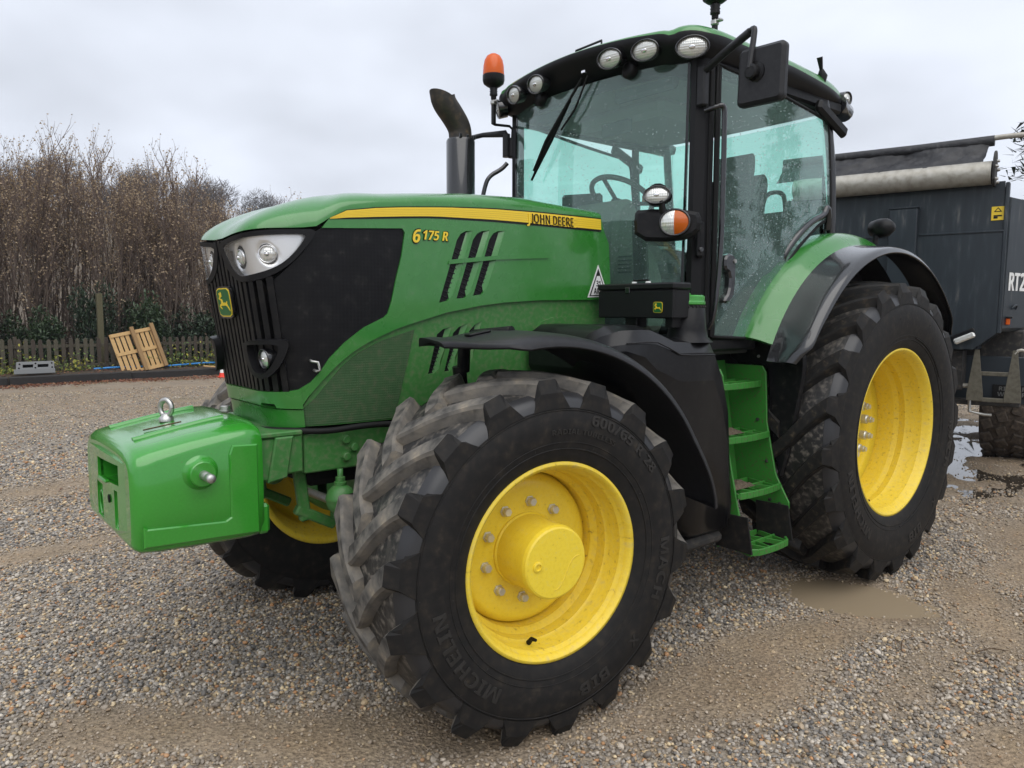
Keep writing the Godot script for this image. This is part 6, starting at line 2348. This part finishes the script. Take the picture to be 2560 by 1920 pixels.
func stone_mesh(seed_: int) -> ArrayMesh:
	var r := RandomNumberGenerator.new()
	r.seed = seed_
	var p := [Vector3(1, 0, 0), Vector3(-1, 0, 0), Vector3(0, 1, 0), Vector3(0, -1, 0), Vector3(0, 0, 1), Vector3(0, 0, -1)]
	var f := [[0, 2, 4], [4, 2, 1], [1, 2, 5], [5, 2, 0], [4, 3, 0], [1, 3, 4], [5, 3, 1], [0, 3, 5]]
	var moved := {}
	var place := func(v: Vector3) -> Vector3:
		var key := v.normalized().snapped(Vector3.ONE * .01)
		if not moved.has(key):
			moved[key] = v.normalized() * r.randf_range(.72, 1.12) * Vector3(1.0, .62, .80)
		return moved[key]
	var mb := MB.new()
	for t in f:
		var a: Vector3 = p[t[0]]
		var b: Vector3 = p[t[1]]
		var c: Vector3 = p[t[2]]
		var ab := a + b
		var bc := b + c
		var ca := c + a
		for q in [[a, ab, ca], [ab, b, bc], [ca, bc, c], [ab, bc, ca]]:
			mb.tri(place.call(q[0]), place.call(q[2]), place.call(q[1]), -1 if seed_ % 2 else 0)
	return mb.done()

func build_gravel() -> void:
	var r := RandomNumberGenerator.new()
	r.seed = 4242
	var palette := [Color(.10, .094, .088), Color(.175, .16, .143), Color(.25, .225, .195), Color(.33, .295, .25), Color(.46, .41, .345), Color(.43, .315, .18), Color(.40, .205, .09), Color(.60, .48, .30), Color(.19, .13, .08), Color(.34, .26, .175)]
	var share := [.13, .30, .48, .62, .70, .78, .82, .87, .92, 1.0]
	var sm := mat(Color.WHITE, .55)
	sm.vertex_color_use_as_albedo = true
	var node := Node3D.new()
	node.name = "gravel"
	add_child(node)
	tag(node, "loose grey and tan gravel stones strewn over the yard", "", "", "stuff")
	var spots := [[], [], [], []]
	var cx := -4.7266
	var cz := 3.2159
	for ring in [[1.9, 4.2, 5600.0], [4.2, 6.5, 4200.0], [6.5, 10.0, 2000.0], [10.0, 17.5, 700.0]]:
		var area: float = .76 * (ring[1] ** 2 - ring[0] ** 2)
		for k in int(area * ring[2]):
			var rr := sqrt(r.randf_range(ring[0] ** 2, ring[1] ** 2))
			var a := r.randf_range(-.08, 1.44)
			var x := cx + sin(a) * rr
			var z := cz - cos(a) * rr
			if z < -15.9:
				continue
			var m := mud_at(x, z)
			if r.randf() < smoothstep(.30, .85, m) * .86:
				continue
			var s := lerpf(.0045, .0125, r.randf() ** .8) * (1.0 + .6 * float(r.randf() < .05)) * (1.0 if rr < 6.5 else 1.25)
			if m > .5:
				s *= .75
			var q := r.randf()
			var i := 0
			while share[i] < q:
				i += 1
			var c: Color = palette[i] * r.randf_range(.8, 1.25)
			c = c.lerp(Color(.33, .25, .165), clampf(m * .8, 0.0, .6))
			var b := Basis.from_euler(Vector3(r.randf_range(-.6, .6), r.randf_range(0, TAU), r.randf_range(-.6, .6))).scaled_local(Vector3.ONE * s)
			spots[k % 4].append([Transform3D(b, Vector3(x, ground_y(x, z) + s * r.randf_range(-.1, .75), z)), Color(c.r, c.g, c.b)])
	for k in 4:
		var mm := MultiMesh.new()
		mm.transform_format = MultiMesh.TRANSFORM_3D
		mm.use_colors = true
		mm.mesh = stone_mesh(50 + k)
		mm.instance_count = spots[k].size()
		for i in spots[k].size():
			mm.set_instance_transform(i, spots[k][i][0])
			mm.set_instance_color(i, spots[k][i][1])
		var mi := MultiMeshInstance3D.new()
		mi.name = "stones"
		mi.multimesh = mm
		mi.material_override = sm
		node.add_child(mi, true)

func scatter(called: String, mesh_: Mesh, m: Material, list: Array, label: String) -> void:     # list of [transform, colour]
	var mm := MultiMesh.new()
	mm.transform_format = MultiMesh.TRANSFORM_3D
	mm.use_colors = true
	mm.mesh = mesh_
	mm.instance_count = list.size()
	for i in list.size():
		mm.set_instance_transform(i, list[i][0])
		mm.set_instance_color(i, list[i][1])
	var mi := MultiMeshInstance3D.new()
	mi.name = called
	mi.multimesh = mm
	mi.material_override = m
	add_child(mi, true)
	tag(mi, label, "", "", "stuff")

func leaf_mesh() -> ArrayMesh:      # a folded leaf, one unit long
	var mb := MB.new()
	var a := Vector3(0, 0, 0)
	var b := Vector3(.28, .10, .45)
	var c := Vector3(0, 0, 1)
	var d := Vector3(-.28, .10, .45)
	mb.tri(a, c, b, -1)
	mb.tri(a, d, c, -1)
	return mb.done()

# ================================================================ things in the yard
func build_yard_things() -> void:
	var wood := func(c0: Color, c1: Color, seed_: int) -> StandardMaterial3D:
		var m := textured(noise_tex(256, .03, [[0.0, c0], [.55, c1], [1.0, c0.lerp(c1, .3)]], seed_, 4), 1.0, .85)
		m.uv1_scale = Vector3(1.2, 9.0, 9.0)
		return m
	# edging of dark railway sleepers
	var tarred: StandardMaterial3D = wood.call(lin(.010, .009, .009), lin(.028, .026, .024), 91)
	var xs := [-7.6, -5.2, -2.8, -.4, 2.0, 4.4, 6.8, 9.2]
	var where := ["black tarred sleeper at the picture's left edge below the fence", "black tarred sleeper left of the grey plastic grid", "black tarred sleeper in front of the grey plastic grid", "black tarred sleeper below the leaning pallet", "black tarred sleeper behind the orange traffic cone", "black tarred sleeper hidden behind the tractor's front tyre", "last black tarred sleeper behind the tractor"]
	for i in xs.size() - 1:
		var z0 := -16.0 - .07 * (i % 2) - .12 * clampf((xs[i] + 3.0) / 4.0, 0, 1)
		var mb := MB.new()
		mb.box(Vector3.ZERO, Vector3(2.38, .20, .22), .015)
		var o := solo("railway_sleeper", mb, tarred, where[i], "sleeper", "sleepers edging the yard")
		o.position = Vector3(xs[i] + 1.2, .075 + .01 * (i % 3), z0)
		o.rotation = Vector3(.02 * (i % 2), .012 * ((i % 3) - 1), 0)
	# picket fence
	var picket_mats := [wood.call(lin(.042, .033, .024), lin(.066, .054, .038), 92), wood.call(lin(.055, .048, .033), lin(.085, .075, .05), 93), wood.call(lin(.035, .028, .02), lin(.058, .043, .032), 94)]
	for m in picket_mats:
		m.uv1_scale = Vector3(9, 1.2, 9)
	var fe := thing("picket_fence", "low weathered wooden picket fence in front of the hedge", "fence", Vector3(1.0, .15, -17.0))
	var pm := MB.new()
	pm.prism(v2([-.043, 0, .043, 0, .043, .76, .03, .80, 0, .815, -.03, .80, -.043, .76]), .018, Transform3D.IDENTITY, .003)
	var pmesh := pm.done()
	var r := RandomNumberGenerator.new()
	r.seed = 77
	for i in 116:
		var x := -8.4 + i * .148
		var p := part("picket", pmesh, picket_mats[r.randi() % 3], fe)
		p.position = Vector3(x - 1.0, r.randf_range(-.015, .015), .0 + r.randf_range(-.004, .004))
		p.rotation.z = r.randf_range(-.02, .02)
	for y in [.18, .64]:
		for k in 6:
			part("rail", box_mesh(Vector3(-8.0 + k * 2.96, y, -.025), Vector3(2.95, .075, .032), .004), picket_mats[1], fe)
	for k in 7:
		part("post", box_mesh(Vector3(-9.45 + k * 2.96, .42, -.075), Vector3(.075, .90, .075), .006), picket_mats[0], fe)
	# tall post behind the fence
	var pp := solo("wooden_post", box_mesh(Vector3(0, .95, 0), Vector3(.13, 1.95, .13), .01), wood.call(lin(.06, .055, .03), lin(.10, .09, .045), 95), "tall mossy wooden post standing behind the picket fence", "post")
	pp.position = Vector3(-.72, .1, -17.4)
	var brace := solo("prop_stake", box_mesh(Vector3(0, .5, 0), Vector3(.09, 1.0, .07), .008), wood.call(lin(.06, .05, .03), lin(.10, .08, .045), 96), "slanting stake propped against the tall mossy post", "stake")
	brace.position = Vector3(-.32, .2, -17.4)
	brace.rotation.z = .45
	# pallet leaning against the fence
	var pw := []
	for k in 3:
		var m: StandardMaterial3D = wood.call(lin(.36, .215, .085), lin(.52, .34, .15), 97 + k)
		m.uv1_scale = Vector3(9, 1.4, 9)
		pw.append(m)
	var pa := thing("pallet", "fresh yellow wooden pallet leaning against the picket fence", "pallet", Vector3(.02, .17, -16.42))
	pa.rotation = Vector3(-.33, .03, .20)
	for k in 9:       # face boards, upright
		if k == 4:
			continue
		var b := part("board", box_mesh(Vector3(-.46 + k * .115, .52, -.03), Vector3(.085, 1.04, .02), .003), pw[k % 3], pa)
	for k in 3:
		part("cross_board", box_mesh(Vector3(-.235, .045 + k * .475, -.008), Vector3(.50, .085, .02), .003), pw[(k + 1) % 3], pa)
		part("cross_board", box_mesh(Vector3(.245, .045 + k * .475, -.008), Vector3(.46, .085, .02), .003), pw[k % 3], pa)
	for x in [.015, .485]:
		part("bearer", box_mesh(Vector3(x, .55, .045), Vector3(.085, 1.12, .085), .006), M.pallet_dark, pa)
	part("nail_plate", box_mesh(Vector3(-.2, .40, .004), Vector3(.06, .02, .004)), M.pallet_dark, pa)
	# grey recycled-plastic grid on a plank
	var gp := mat(lin(.16, .165, .165), .6)
	var gb := thing("plastic_grid", "grey moulded plastic grid lying behind the sleeper near the fence", "plastic block", Vector3(-2.25, .24, -16.35))
	var mb := MB.new()
	mb.patch(rounded(.72, .19, .03), [v2([-.24, -.045, -.04, -.045, -.04, .03, -.24, .03]), v2([.04, -.045, .25, -.045, .25, .03, .04, .03])], Vector2(.1, .1), func(u: float, v: float, o: float) -> Vector3: return Vector3(u + v * .10, .16 + v * .92, -.04 - v * .35 + o), .035, .07)
	part("grid", mb, gp, gb)
	mb = MB.new()
	mb.patch(rounded(.70, .17, .02), [], Vector2(.2, .2), func(u: float, v: float, o: float) -> Vector3: return Vector3(u + v * .10, .16 + v * .92, -.04 - v * .35 + o), -.034, .0)
	part("grid_back", mb, M.cavity, gb)
	for q in [[-.30, .045], [0.0, .05], [.31, .05], [-.31, -.05], [.0, -.05], [.32, -.05]]:
		mb = MB.new()
		mb.lathe([Vector2(.018, 0), Vector2(.018, .003), Vector2(0, .003)], Vector3(q[0] + q[1] * .1, .16 + q[1] * .92, -.003 - q[1] * .35), Vector3(0, .35, .92), 12)
		part("hole", mb, M.cavity, gb)
	part("plank", box_mesh(Vector3(-.03, .04, .09), Vector3(.78, .11, .03), .006, Basis(Vector3(1, 0, 0), -.25)), gp, gb)
	# blue water pipe along the sleepers
	var bp := mat(lin(.03, .22, .55), .4)
	var path := []
	for i in 14:
		path.append(Vector3(-1.05 + i * .42, .25 + .012 * sin(i * 1.3) + .004 * i, -16.62 - .02 * cos(i * .9)))
	solo("water_pipe", tube_mesh(path, .024, 8), bp, "bright blue plastic water pipe lying along the sleepers", "pipe")
	var bd := solo("loose_board", box_mesh(Vector3.ZERO, Vector3(1.0, .02, .09), .004), pw[0], "thin brown board lying over the sleeper near the cone", "board")
	bd.position = Vector3(1.75, .20, -15.95)
	bd.rotation = Vector3(.1, -.25, -.10)
	# traffic cone
	var co := thing("traffic_cone", "small orange and white traffic cone in front of the sleepers", "traffic cone", Vector3(1.50, .0, -15.35))
	var red := mat(lin(.75, .06, .03), .5)
	mb = MB.new()
	mb.prism(rounded(.26, .26, .03), .03, Transform3D(Basis(Vector3(1, 0, 0), Vector3(0, 0, -1), Vector3(0, 1, 0)), Vector3.ZERO), .004)
	part("foot", mb, red, co)
	for q in [[.095, .03, .076, .12, red], [.0755, .12, .052, .24, M.decal_white], [.0515, .24, .022, .40, red]]:
		mb = MB.new()
		mb.lathe([Vector2(q[0], q[1]), Vector2(q[2], q[3])], Vector3.ZERO, Vector3.UP, 20)
		part("band", mb, q[4], co)
	mb = MB.new()
	mb.lathe([Vector2(.022, .40), Vector2(.0, .402)], Vector3.ZERO, Vector3.UP, 20)
	part("tip", mb, red, co)
	# fallen leaves along the sleepers, weeds at the fence
	var lm := mat(Color.WHITE, .8)
	lm.vertex_color_use_as_albedo = true
	var leaf := leaf_mesh()
	var list := []
	for i in 9500:
		var x := r.randf_range(-7.0, 9.0)
		var z := -15.88 + absf(r.randfn(0, .42)) * (1.0 + .6 * n_mid.get_noise_2d(x, 0.0))
		if i % 5 == 0:
			z = -16.2 - r.randf() * .7
		var s := r.randf_range(.035, .075)
		var b := Basis.from_euler(Vector3(r.randf_range(-.5, .5), r.randf_range(0, TAU), r.randf_range(-.5, .5))).scaled_local(Vector3.ONE * s)
		var c: Color = [Color(.17, .055, .032), Color(.22, .085, .04), Color(.12, .045, .03), Color(.28, .15, .07)][r.randi() % 4] * r.randf_range(.7, 1.2)
		list.append([Transform3D(b, Vector3(x, ground_y(x, z) + .012, z)), Color(c.r, c.g, c.b)])
	for i in 420:
		var x := r.randf_range(-7.0, 6.0)
		var z := r.randf_range(-14.5, -4.0)
		var b := Basis.from_euler(Vector3(r.randf_range(-.4, .4), r.randf_range(0, TAU), 0)).scaled_local(Vector3.ONE * r.randf_range(.03, .06))
		list.append([Transform3D(b, Vector3(x, ground_y(x, z) + .012, z)), Color(.14, .06, .03)])
	scatter("leaf_litter", leaf, lm, list, "fallen brown leaves lying along the sleepers")
	list = []
	for k in 46:
		var cx := r.randf_range(-6.5, 7.5)
		if k > 30:
			cx = r.randf_range(.2, 2.6)
		var hgt := r.randf_range(.15, .62)
		for i in 75:
			var p := Vector3(cx + r.randfn(0, .20), .2 + absf(r.randfn(0, .45)) * hgt, -16.72 + r.randfn(0, .10))
			var b := Basis.from_euler(Vector3(r.randf_range(-1.2, 1.2), r.randf_range(0, TAU), r.randf_range(-1, 1))).scaled_local(Vector3.ONE * r.randf_range(.05, .10))
			var c: Color = [Color(.10, .16, .03), Color(.16, .19, .035), Color(.28, .26, .04), Color(.06, .10, .025)][r.randi() % 4] * r.randf_range(.7, 1.15)
			list.append([Transform3D(b, p), Color(c.r, c.g, c.b)])
	scatter("weeds", leaf, lm, list, "yellow-green bramble weeds growing at the foot of the fence")
	# dead twigs on the gravel
	for k in [[-1.05, 1.72, .5, .17, "forked dead twig on the gravel near the rear tyre"], [-.78, 1.95, -.4, .15, "thin dead twig on the gravel at the yard's right"]]:
		var y := ground_y(k[0], k[1]) + .012
		mb = MB.new()
		mb.tube([Vector3(0, 0, 0), Vector3(k[3] * .5, .015, .01), Vector3(k[3], .004, .03)], [.003, .0028, .0015], 5)
		mb.tube([Vector3(k[3] * .4, .012, .0), Vector3(k[3] * .6, .02, -.05)], [.002, .001], 4)
		mb.tube([Vector3(k[3] * .6, .014, .012), Vector3(k[3] * .9, .02, .07)], [.002, .001], 4)
		var o := solo("dead_twig", mb, M.twig, k[4], "twig")
		o.position = Vector3(k[0], y, k[1])
		o.rotation.y = k[2]

# ================================================================ trees and shrubs
func grow(mb: MB, twigs: MB, leaves: Array, p: Vector3, dir: Vector3, length: float, r0: float, level: int, rng: RandomNumberGenerator) -> void:
	var n := 6 if level == 0 else 3
	var path := [p]
	var rad := [r0]
	var d := dir
	var q := p
	for i in n:
		d = (d + Vector3(rng.randfn(0, .045), .06 if level else .05, rng.randfn(0, .045)) * (1.0 if level == 0 else 2.4)).normalized()
		q += d * length / n
		path.append(q)
		rad.append(lerpf(r0, r0 * .22, (i + 1.0) / n))
	(mb if level == 0 else twigs).tube(path, rad, 5 if level == 0 else 3, false)
	if level == 2:
		if rng.randf() < .9:
			leaves.append(q)
		if rng.randf() < .6:
			leaves.append(path[2])
		return
	var kids := 20 if level == 0 else 5
	for k in kids:
		var t := rng.randf_range(.22 if level == 0 else .2, 1.0)
		if level == 0 and rng.randf() < .5:
			t = lerpf(t, 1.0, .45)
		var at: Vector3 = path[int(t * n)].lerp(path[mini(int(t * n) + 1, n)], fposmod(t * n, 1.0))
		var side := Vector3(rng.randfn(0, 1), 0, rng.randfn(0, 1)).normalized()
		var nd := (d * 1.1 + side * .55 + Vector3(0, .15, 0)).normalized()
		grow(mb, twigs, leaves, at, nd, length * rng.randf_range(.08, .22) * (1.25 - t * .6) if level == 0 else length * rng.randf_range(.3, .6), r0 * (.33 if level == 0 else .5), level + 1, rng)

func hazel(rng: RandomNumberGenerator, high: float) -> Array:
	var stems := MB.new()
	var twigs := MB.new()
	var tips := []
	for k in rng.randi_range(10, 14):
		var a := rng.randf_range(0, TAU)
		var out := Vector3(cos(a), 0, sin(a))
		grow(stems, twigs, tips, out * rng.randf_range(.05, .35), (Vector3.UP + out * rng.randf_range(.0, .13)).normalized(), high * rng.randf_range(.74, 1.0), rng.randf_range(.020, .036), 0, rng)
	var lf := MB.new()
	for p in tips:
		var b := Basis.from_euler(Vector3(rng.randf_range(-1, 1), rng.randf_range(0, TAU), rng.randf_range(-1, 1)))
		var s := rng.randf_range(.035, .065)
		lf.tri(p, p + b * Vector3(s * .5, -s, 0), p + b * Vector3(-s * .4, -s, .3 * s), -1)
	return [stems.done(), twigs.done(), lf.done()]

func bush_mesh(rng: RandomNumberGenerator, size: Vector3, count: int, leaf: float) -> ArrayMesh:
	var mb := MB.new()
	var lumps := []
	for k in 9:
		lumps.append([Vector3(rng.randf_range(-.6, .6) * size.x, rng.randf_range(.15, .8) * size.y, rng.randf_range(-.6, .6) * size.z), rng.randf_range(.28, .5)])
	for i in count:
		var l: Array = lumps[rng.randi() % lumps.size()]
		var d := Vector3(rng.randfn(0, 1), rng.randfn(0, 1), rng.randfn(0, 1)).normalized() * rng.randf_range(.55, 1.05)
		var p: Vector3 = l[0] + d * l[1] * size
		if p.y < 0.02:
			p.y = rng.randf() * .3
		var b := Basis.from_euler(Vector3(rng.randf_range(-.9, .5), rng.randf_range(0, TAU), rng.randf_range(-.5, .5)))
		var s := leaf * rng.randf_range(.7, 1.3)
		mb.quad(p, p + b * Vector3(s * .25, s * .06, s * .5), p + b * Vector3(0, 0, s), p + b * Vector3(-s * .25, s * .06, s * .5), -1)
	return mb.done()

func conifer(rng: RandomNumberGenerator, high: float, wide: float) -> Array:
	var trunk := MB.new()
	trunk.tube([Vector3.ZERO, Vector3(0, high * .5, 0), Vector3(0, high, 0)], [.16, .09, .02], 8)
	var crown := MB.new()
	for k in 260:
		var t := sqrt(rng.randf()) if rng.randf() < .5 else rng.randf()
		var y := lerpf(.35, high * .98, t)
		var a := rng.randf_range(0, TAU)
		var l := wide * (1.02 - t) * rng.randf_range(.75, 1.1) + .12
		var out := Vector3(cos(a), rng.randf_range(-.15, .25), sin(a)).normalized()
		var p := Vector3(0, y, 0)
		trunk.tube([p, p + out * l * .9], [.016, .004], 3, false)
		for i in 34:
			var f := sqrt(rng.randf())
			var c := p + out * l * f + Vector3(rng.randfn(0, .05), rng.randfn(0, .05), rng.randfn(0, .05)) * l
			var nd := (out * .8 + Vector3(rng.randfn(0, .6), rng.randfn(0, .5) - .1, rng.randfn(0, .6))).normalized()
			var s := rng.randf_range(.14, .28)
			var sd := nd.cross(Vector3.UP).normalized() * s * .16
			crown.tri(c - sd, c + sd, c + nd * s, -1)
	return [trunk.done(), crown.done()]

func build_trees() -> void:
	var rng := RandomNumberGenerator.new()
	rng.seed = 909
	var bark := textured(noise_tex(256, .05, [[0.0, lin(.06, .042, .032)], [.6, lin(.105, .076, .057)], [1.0, lin(.15, .125, .10)]], 111, 4), 2.0, .9)
	var twig := mat(lin(.155, .112, .092), .9)
	var dry := mat(lin(.33, .25, .16), .8)
	dry.backlight_enabled = true
	dry.backlight = lin(.2, .14, .07)
	var kinds := []
	for k in 6:
		kinds.append(hazel(rng, 6.6))
	var spots := []
	for i in 52:
		var row := (i * 2) % 5
		spots.append(Vector3(-7.6 + i * .36 + rng.randf_range(-.3, .3), .15, -18.3 - row * .9 + rng.randf_range(-.5, .5)))
	for i in spots.size():
		var p: Vector3 = spots[i]
		var o := thing("hazel_tree", "bare many-stemmed hazel with a few dry leaves behind the picket fence", "tree", p, rng.randf_range(0, TAU), "bare hazels in a row behind the fence")
		var hgt := curve(p.x, [-6.0, .84, -2.5, .84, -.5, .82, 1.0, .79, 2.2, .74, 4.0, .68, 18.0, .62]) * rng.randf_range(.93, 1.04)
		o.scale = Vector3(1.0, hgt, 1.0)
		var k: Array = kinds[rng.randi() % 6]
		part("trunk", k[0], bark, o)
		part("branches", k[1], twig, o)
		part("crown", k[2], dry, o)
	# evergreen bushes
	var ever := [mat(lin(.022, .042, .018), .5), mat(lin(.032, .058, .022), .5), mat(lin(.05, .062, .022), .6)]
	var bm := []
	for k in 4:
		bm.append(bush_mesh(rng, Vector3(1.0, 1.0, .6), 4200, .10))
	var bushes := [[-4.6, 1.3, 2.1, 0], [-3.2, 1.2, 2.4, 0], [-2.0, .8, 1.5, 1], [-.55, .75, 1.9, 0], [.45, .95, 1.7, 1], [1.6, 1.0, 1.6, 0], [2.9, 1.0, 1.4, 2], [4.2, 1.1, 1.5, 1], [6.0, 1.2, 1.5, 0]]
	var names_ := ["dark evergreen bush behind the fence at the far left", "tall dark laurel bush left of the mossy post", "small green bush between laurel and mossy post", "dark bush right of the mossy post", "green bush behind the leaning pallet", "dark bush right of the pallet behind the fence", "low yellowish bush behind the fence near the tractor", "green bush hidden behind the tractor's nose", "dark bush beyond the tractor's hood"]
	for i in bushes.size():
		var q: Array = bushes[i]
		var o := thing("evergreen_bush", names_[i], "bush", Vector3(q[0], .12, -17.95 - .25 * (i % 2)), rng.randf_range(0, TAU), "evergreen bushes behind the fence")
		o.scale = Vector3(q[1], q[2], q[1])
		part("foliage", bm[i % 4], ever[q[3]], o)
		part("stem", tube_mesh([Vector3(0, 0, 0), Vector3(.05, .6, 0)], [.04, .02], 6), bark, o)
	# undergrowth: thin canes between the trees
	var cane := MB.new()
	cane.tube([Vector3.ZERO, Vector3(.05, .5, .03), Vector3(.02, 1, .08)], [.006, .005, .002], 3, false)
	var list := []
	for i in 5200:
		var p := Vector3(rng.randf_range(-8.5, 17.0), .1, rng.randf_range(-22.5, -18.2))
		var s := rng.randf_range(.6, 2.0)
		var b := Basis.from_euler(Vector3(rng.randf_range(-.7, .7), rng.randf_range(0, TAU), rng.randf_range(-.7, .7))).scaled_local(Vector3(1.6, s, 1.6))
		var c: Color = [Color(.075, .052, .04), Color(.055, .042, .033), Color(.10, .075, .06)][rng.randi() % 3]
		list.append([Transform3D(b, p), c])
	var cm := mat(Color.WHITE, .9)
	cm.vertex_color_use_as_albedo = true
	scatter("undergrowth", cane.done(), cm, list, "tangle of brown canes between the hazel stems")
	var leaf := leaf_mesh()
	list = []
	for i in 9000:
		var p := Vector3(rng.randf_range(-8.5, 12.0), .15 + absf(rng.randfn(0, .55)), rng.randf_range(-20.0, -17.35))
		var b := Basis.from_euler(Vector3(rng.randf_range(-1, 1), rng.randf_range(0, TAU), rng.randf_range(-1, 1))).scaled_local(Vector3.ONE * rng.randf_range(.05, .10))
		var c: Color = [Color(.035, .05, .02), Color(.07, .05, .03), Color(.10, .075, .035), Color(.045, .035, .025)][rng.randi() % 4]
		list.append([Transform3D(b, p), c])
	scatter("undergrowth_leaves", leaf, cm, list, "low dark leaves of the undergrowth behind the fence")
	# wood on the ridge: far bare trees read as one mass
	var far := hazel(rng, 6.0)
	list = []
	var fm := MB.new()
	fm.tube([Vector3.ZERO, Vector3(0, 3, 0)], [.16, .1], 5, false)
	for i in 900:
		var d := Vector3(rng.randfn(0, 1), rng.randfn(0, .8), rng.randfn(0, 1)).normalized() * (rng.randf() ** .4)
		var p := Vector3(d.x * 2.6, 4.4 + d.y * 2.4, d.z * 2.6)
		var e := Vector3(rng.randfn(0, .4), rng.randf_range(.1, .8), rng.randfn(0, .4))
		fm.tube([p, p + e], [.03, .01], 3, false)
	for i in 330:
		var x := rng.randf_range(-150.0, 260.0)
		var z := rng.randf_range(-165.0, -138.0)
		var s := rng.randf_range(.8, 1.5)
		list.append([Transform3D(Basis(Vector3.UP, rng.randf_range(0, TAU)).scaled_local(Vector3.ONE * s), Vector3(x, 16.8 - .02 * maxf(x, 0.0), z)), [Color(.085, .065, .055), Color(.07, .06, .05), Color(.10, .07, .045)][rng.randi() % 3]])
	scatter("ridge_wood", fm.done(), cm, list, "bare wood along the ridge of the hill")
	# conifers: one reaching into the picture beyond the trailer, one that the cab door mirrors
	var needle := mat(lin(.018, .038, .020), .7)
	var c1 := conifer(rng, 9.0, 2.4)
	var o1 := thing("conifer_tree", "dark conifer whose branch tips show beyond the trailer", "tree", Vector3(14.6, 0, -1.6))
	part("trunk", c1[0], bark, o1)
	part("crown", c1[1], needle, o1)
	var c2 := conifer(rng, 8.5, 2.2)
	var mirrored := [[11.4, 8.2, 1.0, "tall dark conifer mirrored in the cab door"], [7.6, 11.6, .62, "small conifer across the yard from the cab door"], [14.6, 6.2, .80, "middle-sized conifer across the yard beside the tall one"], [9.4, 10.0, .70, "conifer left of the tall one across the yard"], [18.2, 5.2, .72, "farthest conifer in the row across the yard"]]
	for q in mirrored:
		var o2 := thing("conifer_tree", q[3], "tree", Vector3(q[0], 0, q[1]), q[0], "conifers across the yard")
		o2.scale = Vector3.ONE * q[2] * Vector3(1.15, 1.0, 1.15)
		part("trunk", c2[0], bark, o2)
		part("crown", c2[1], needle, o2)
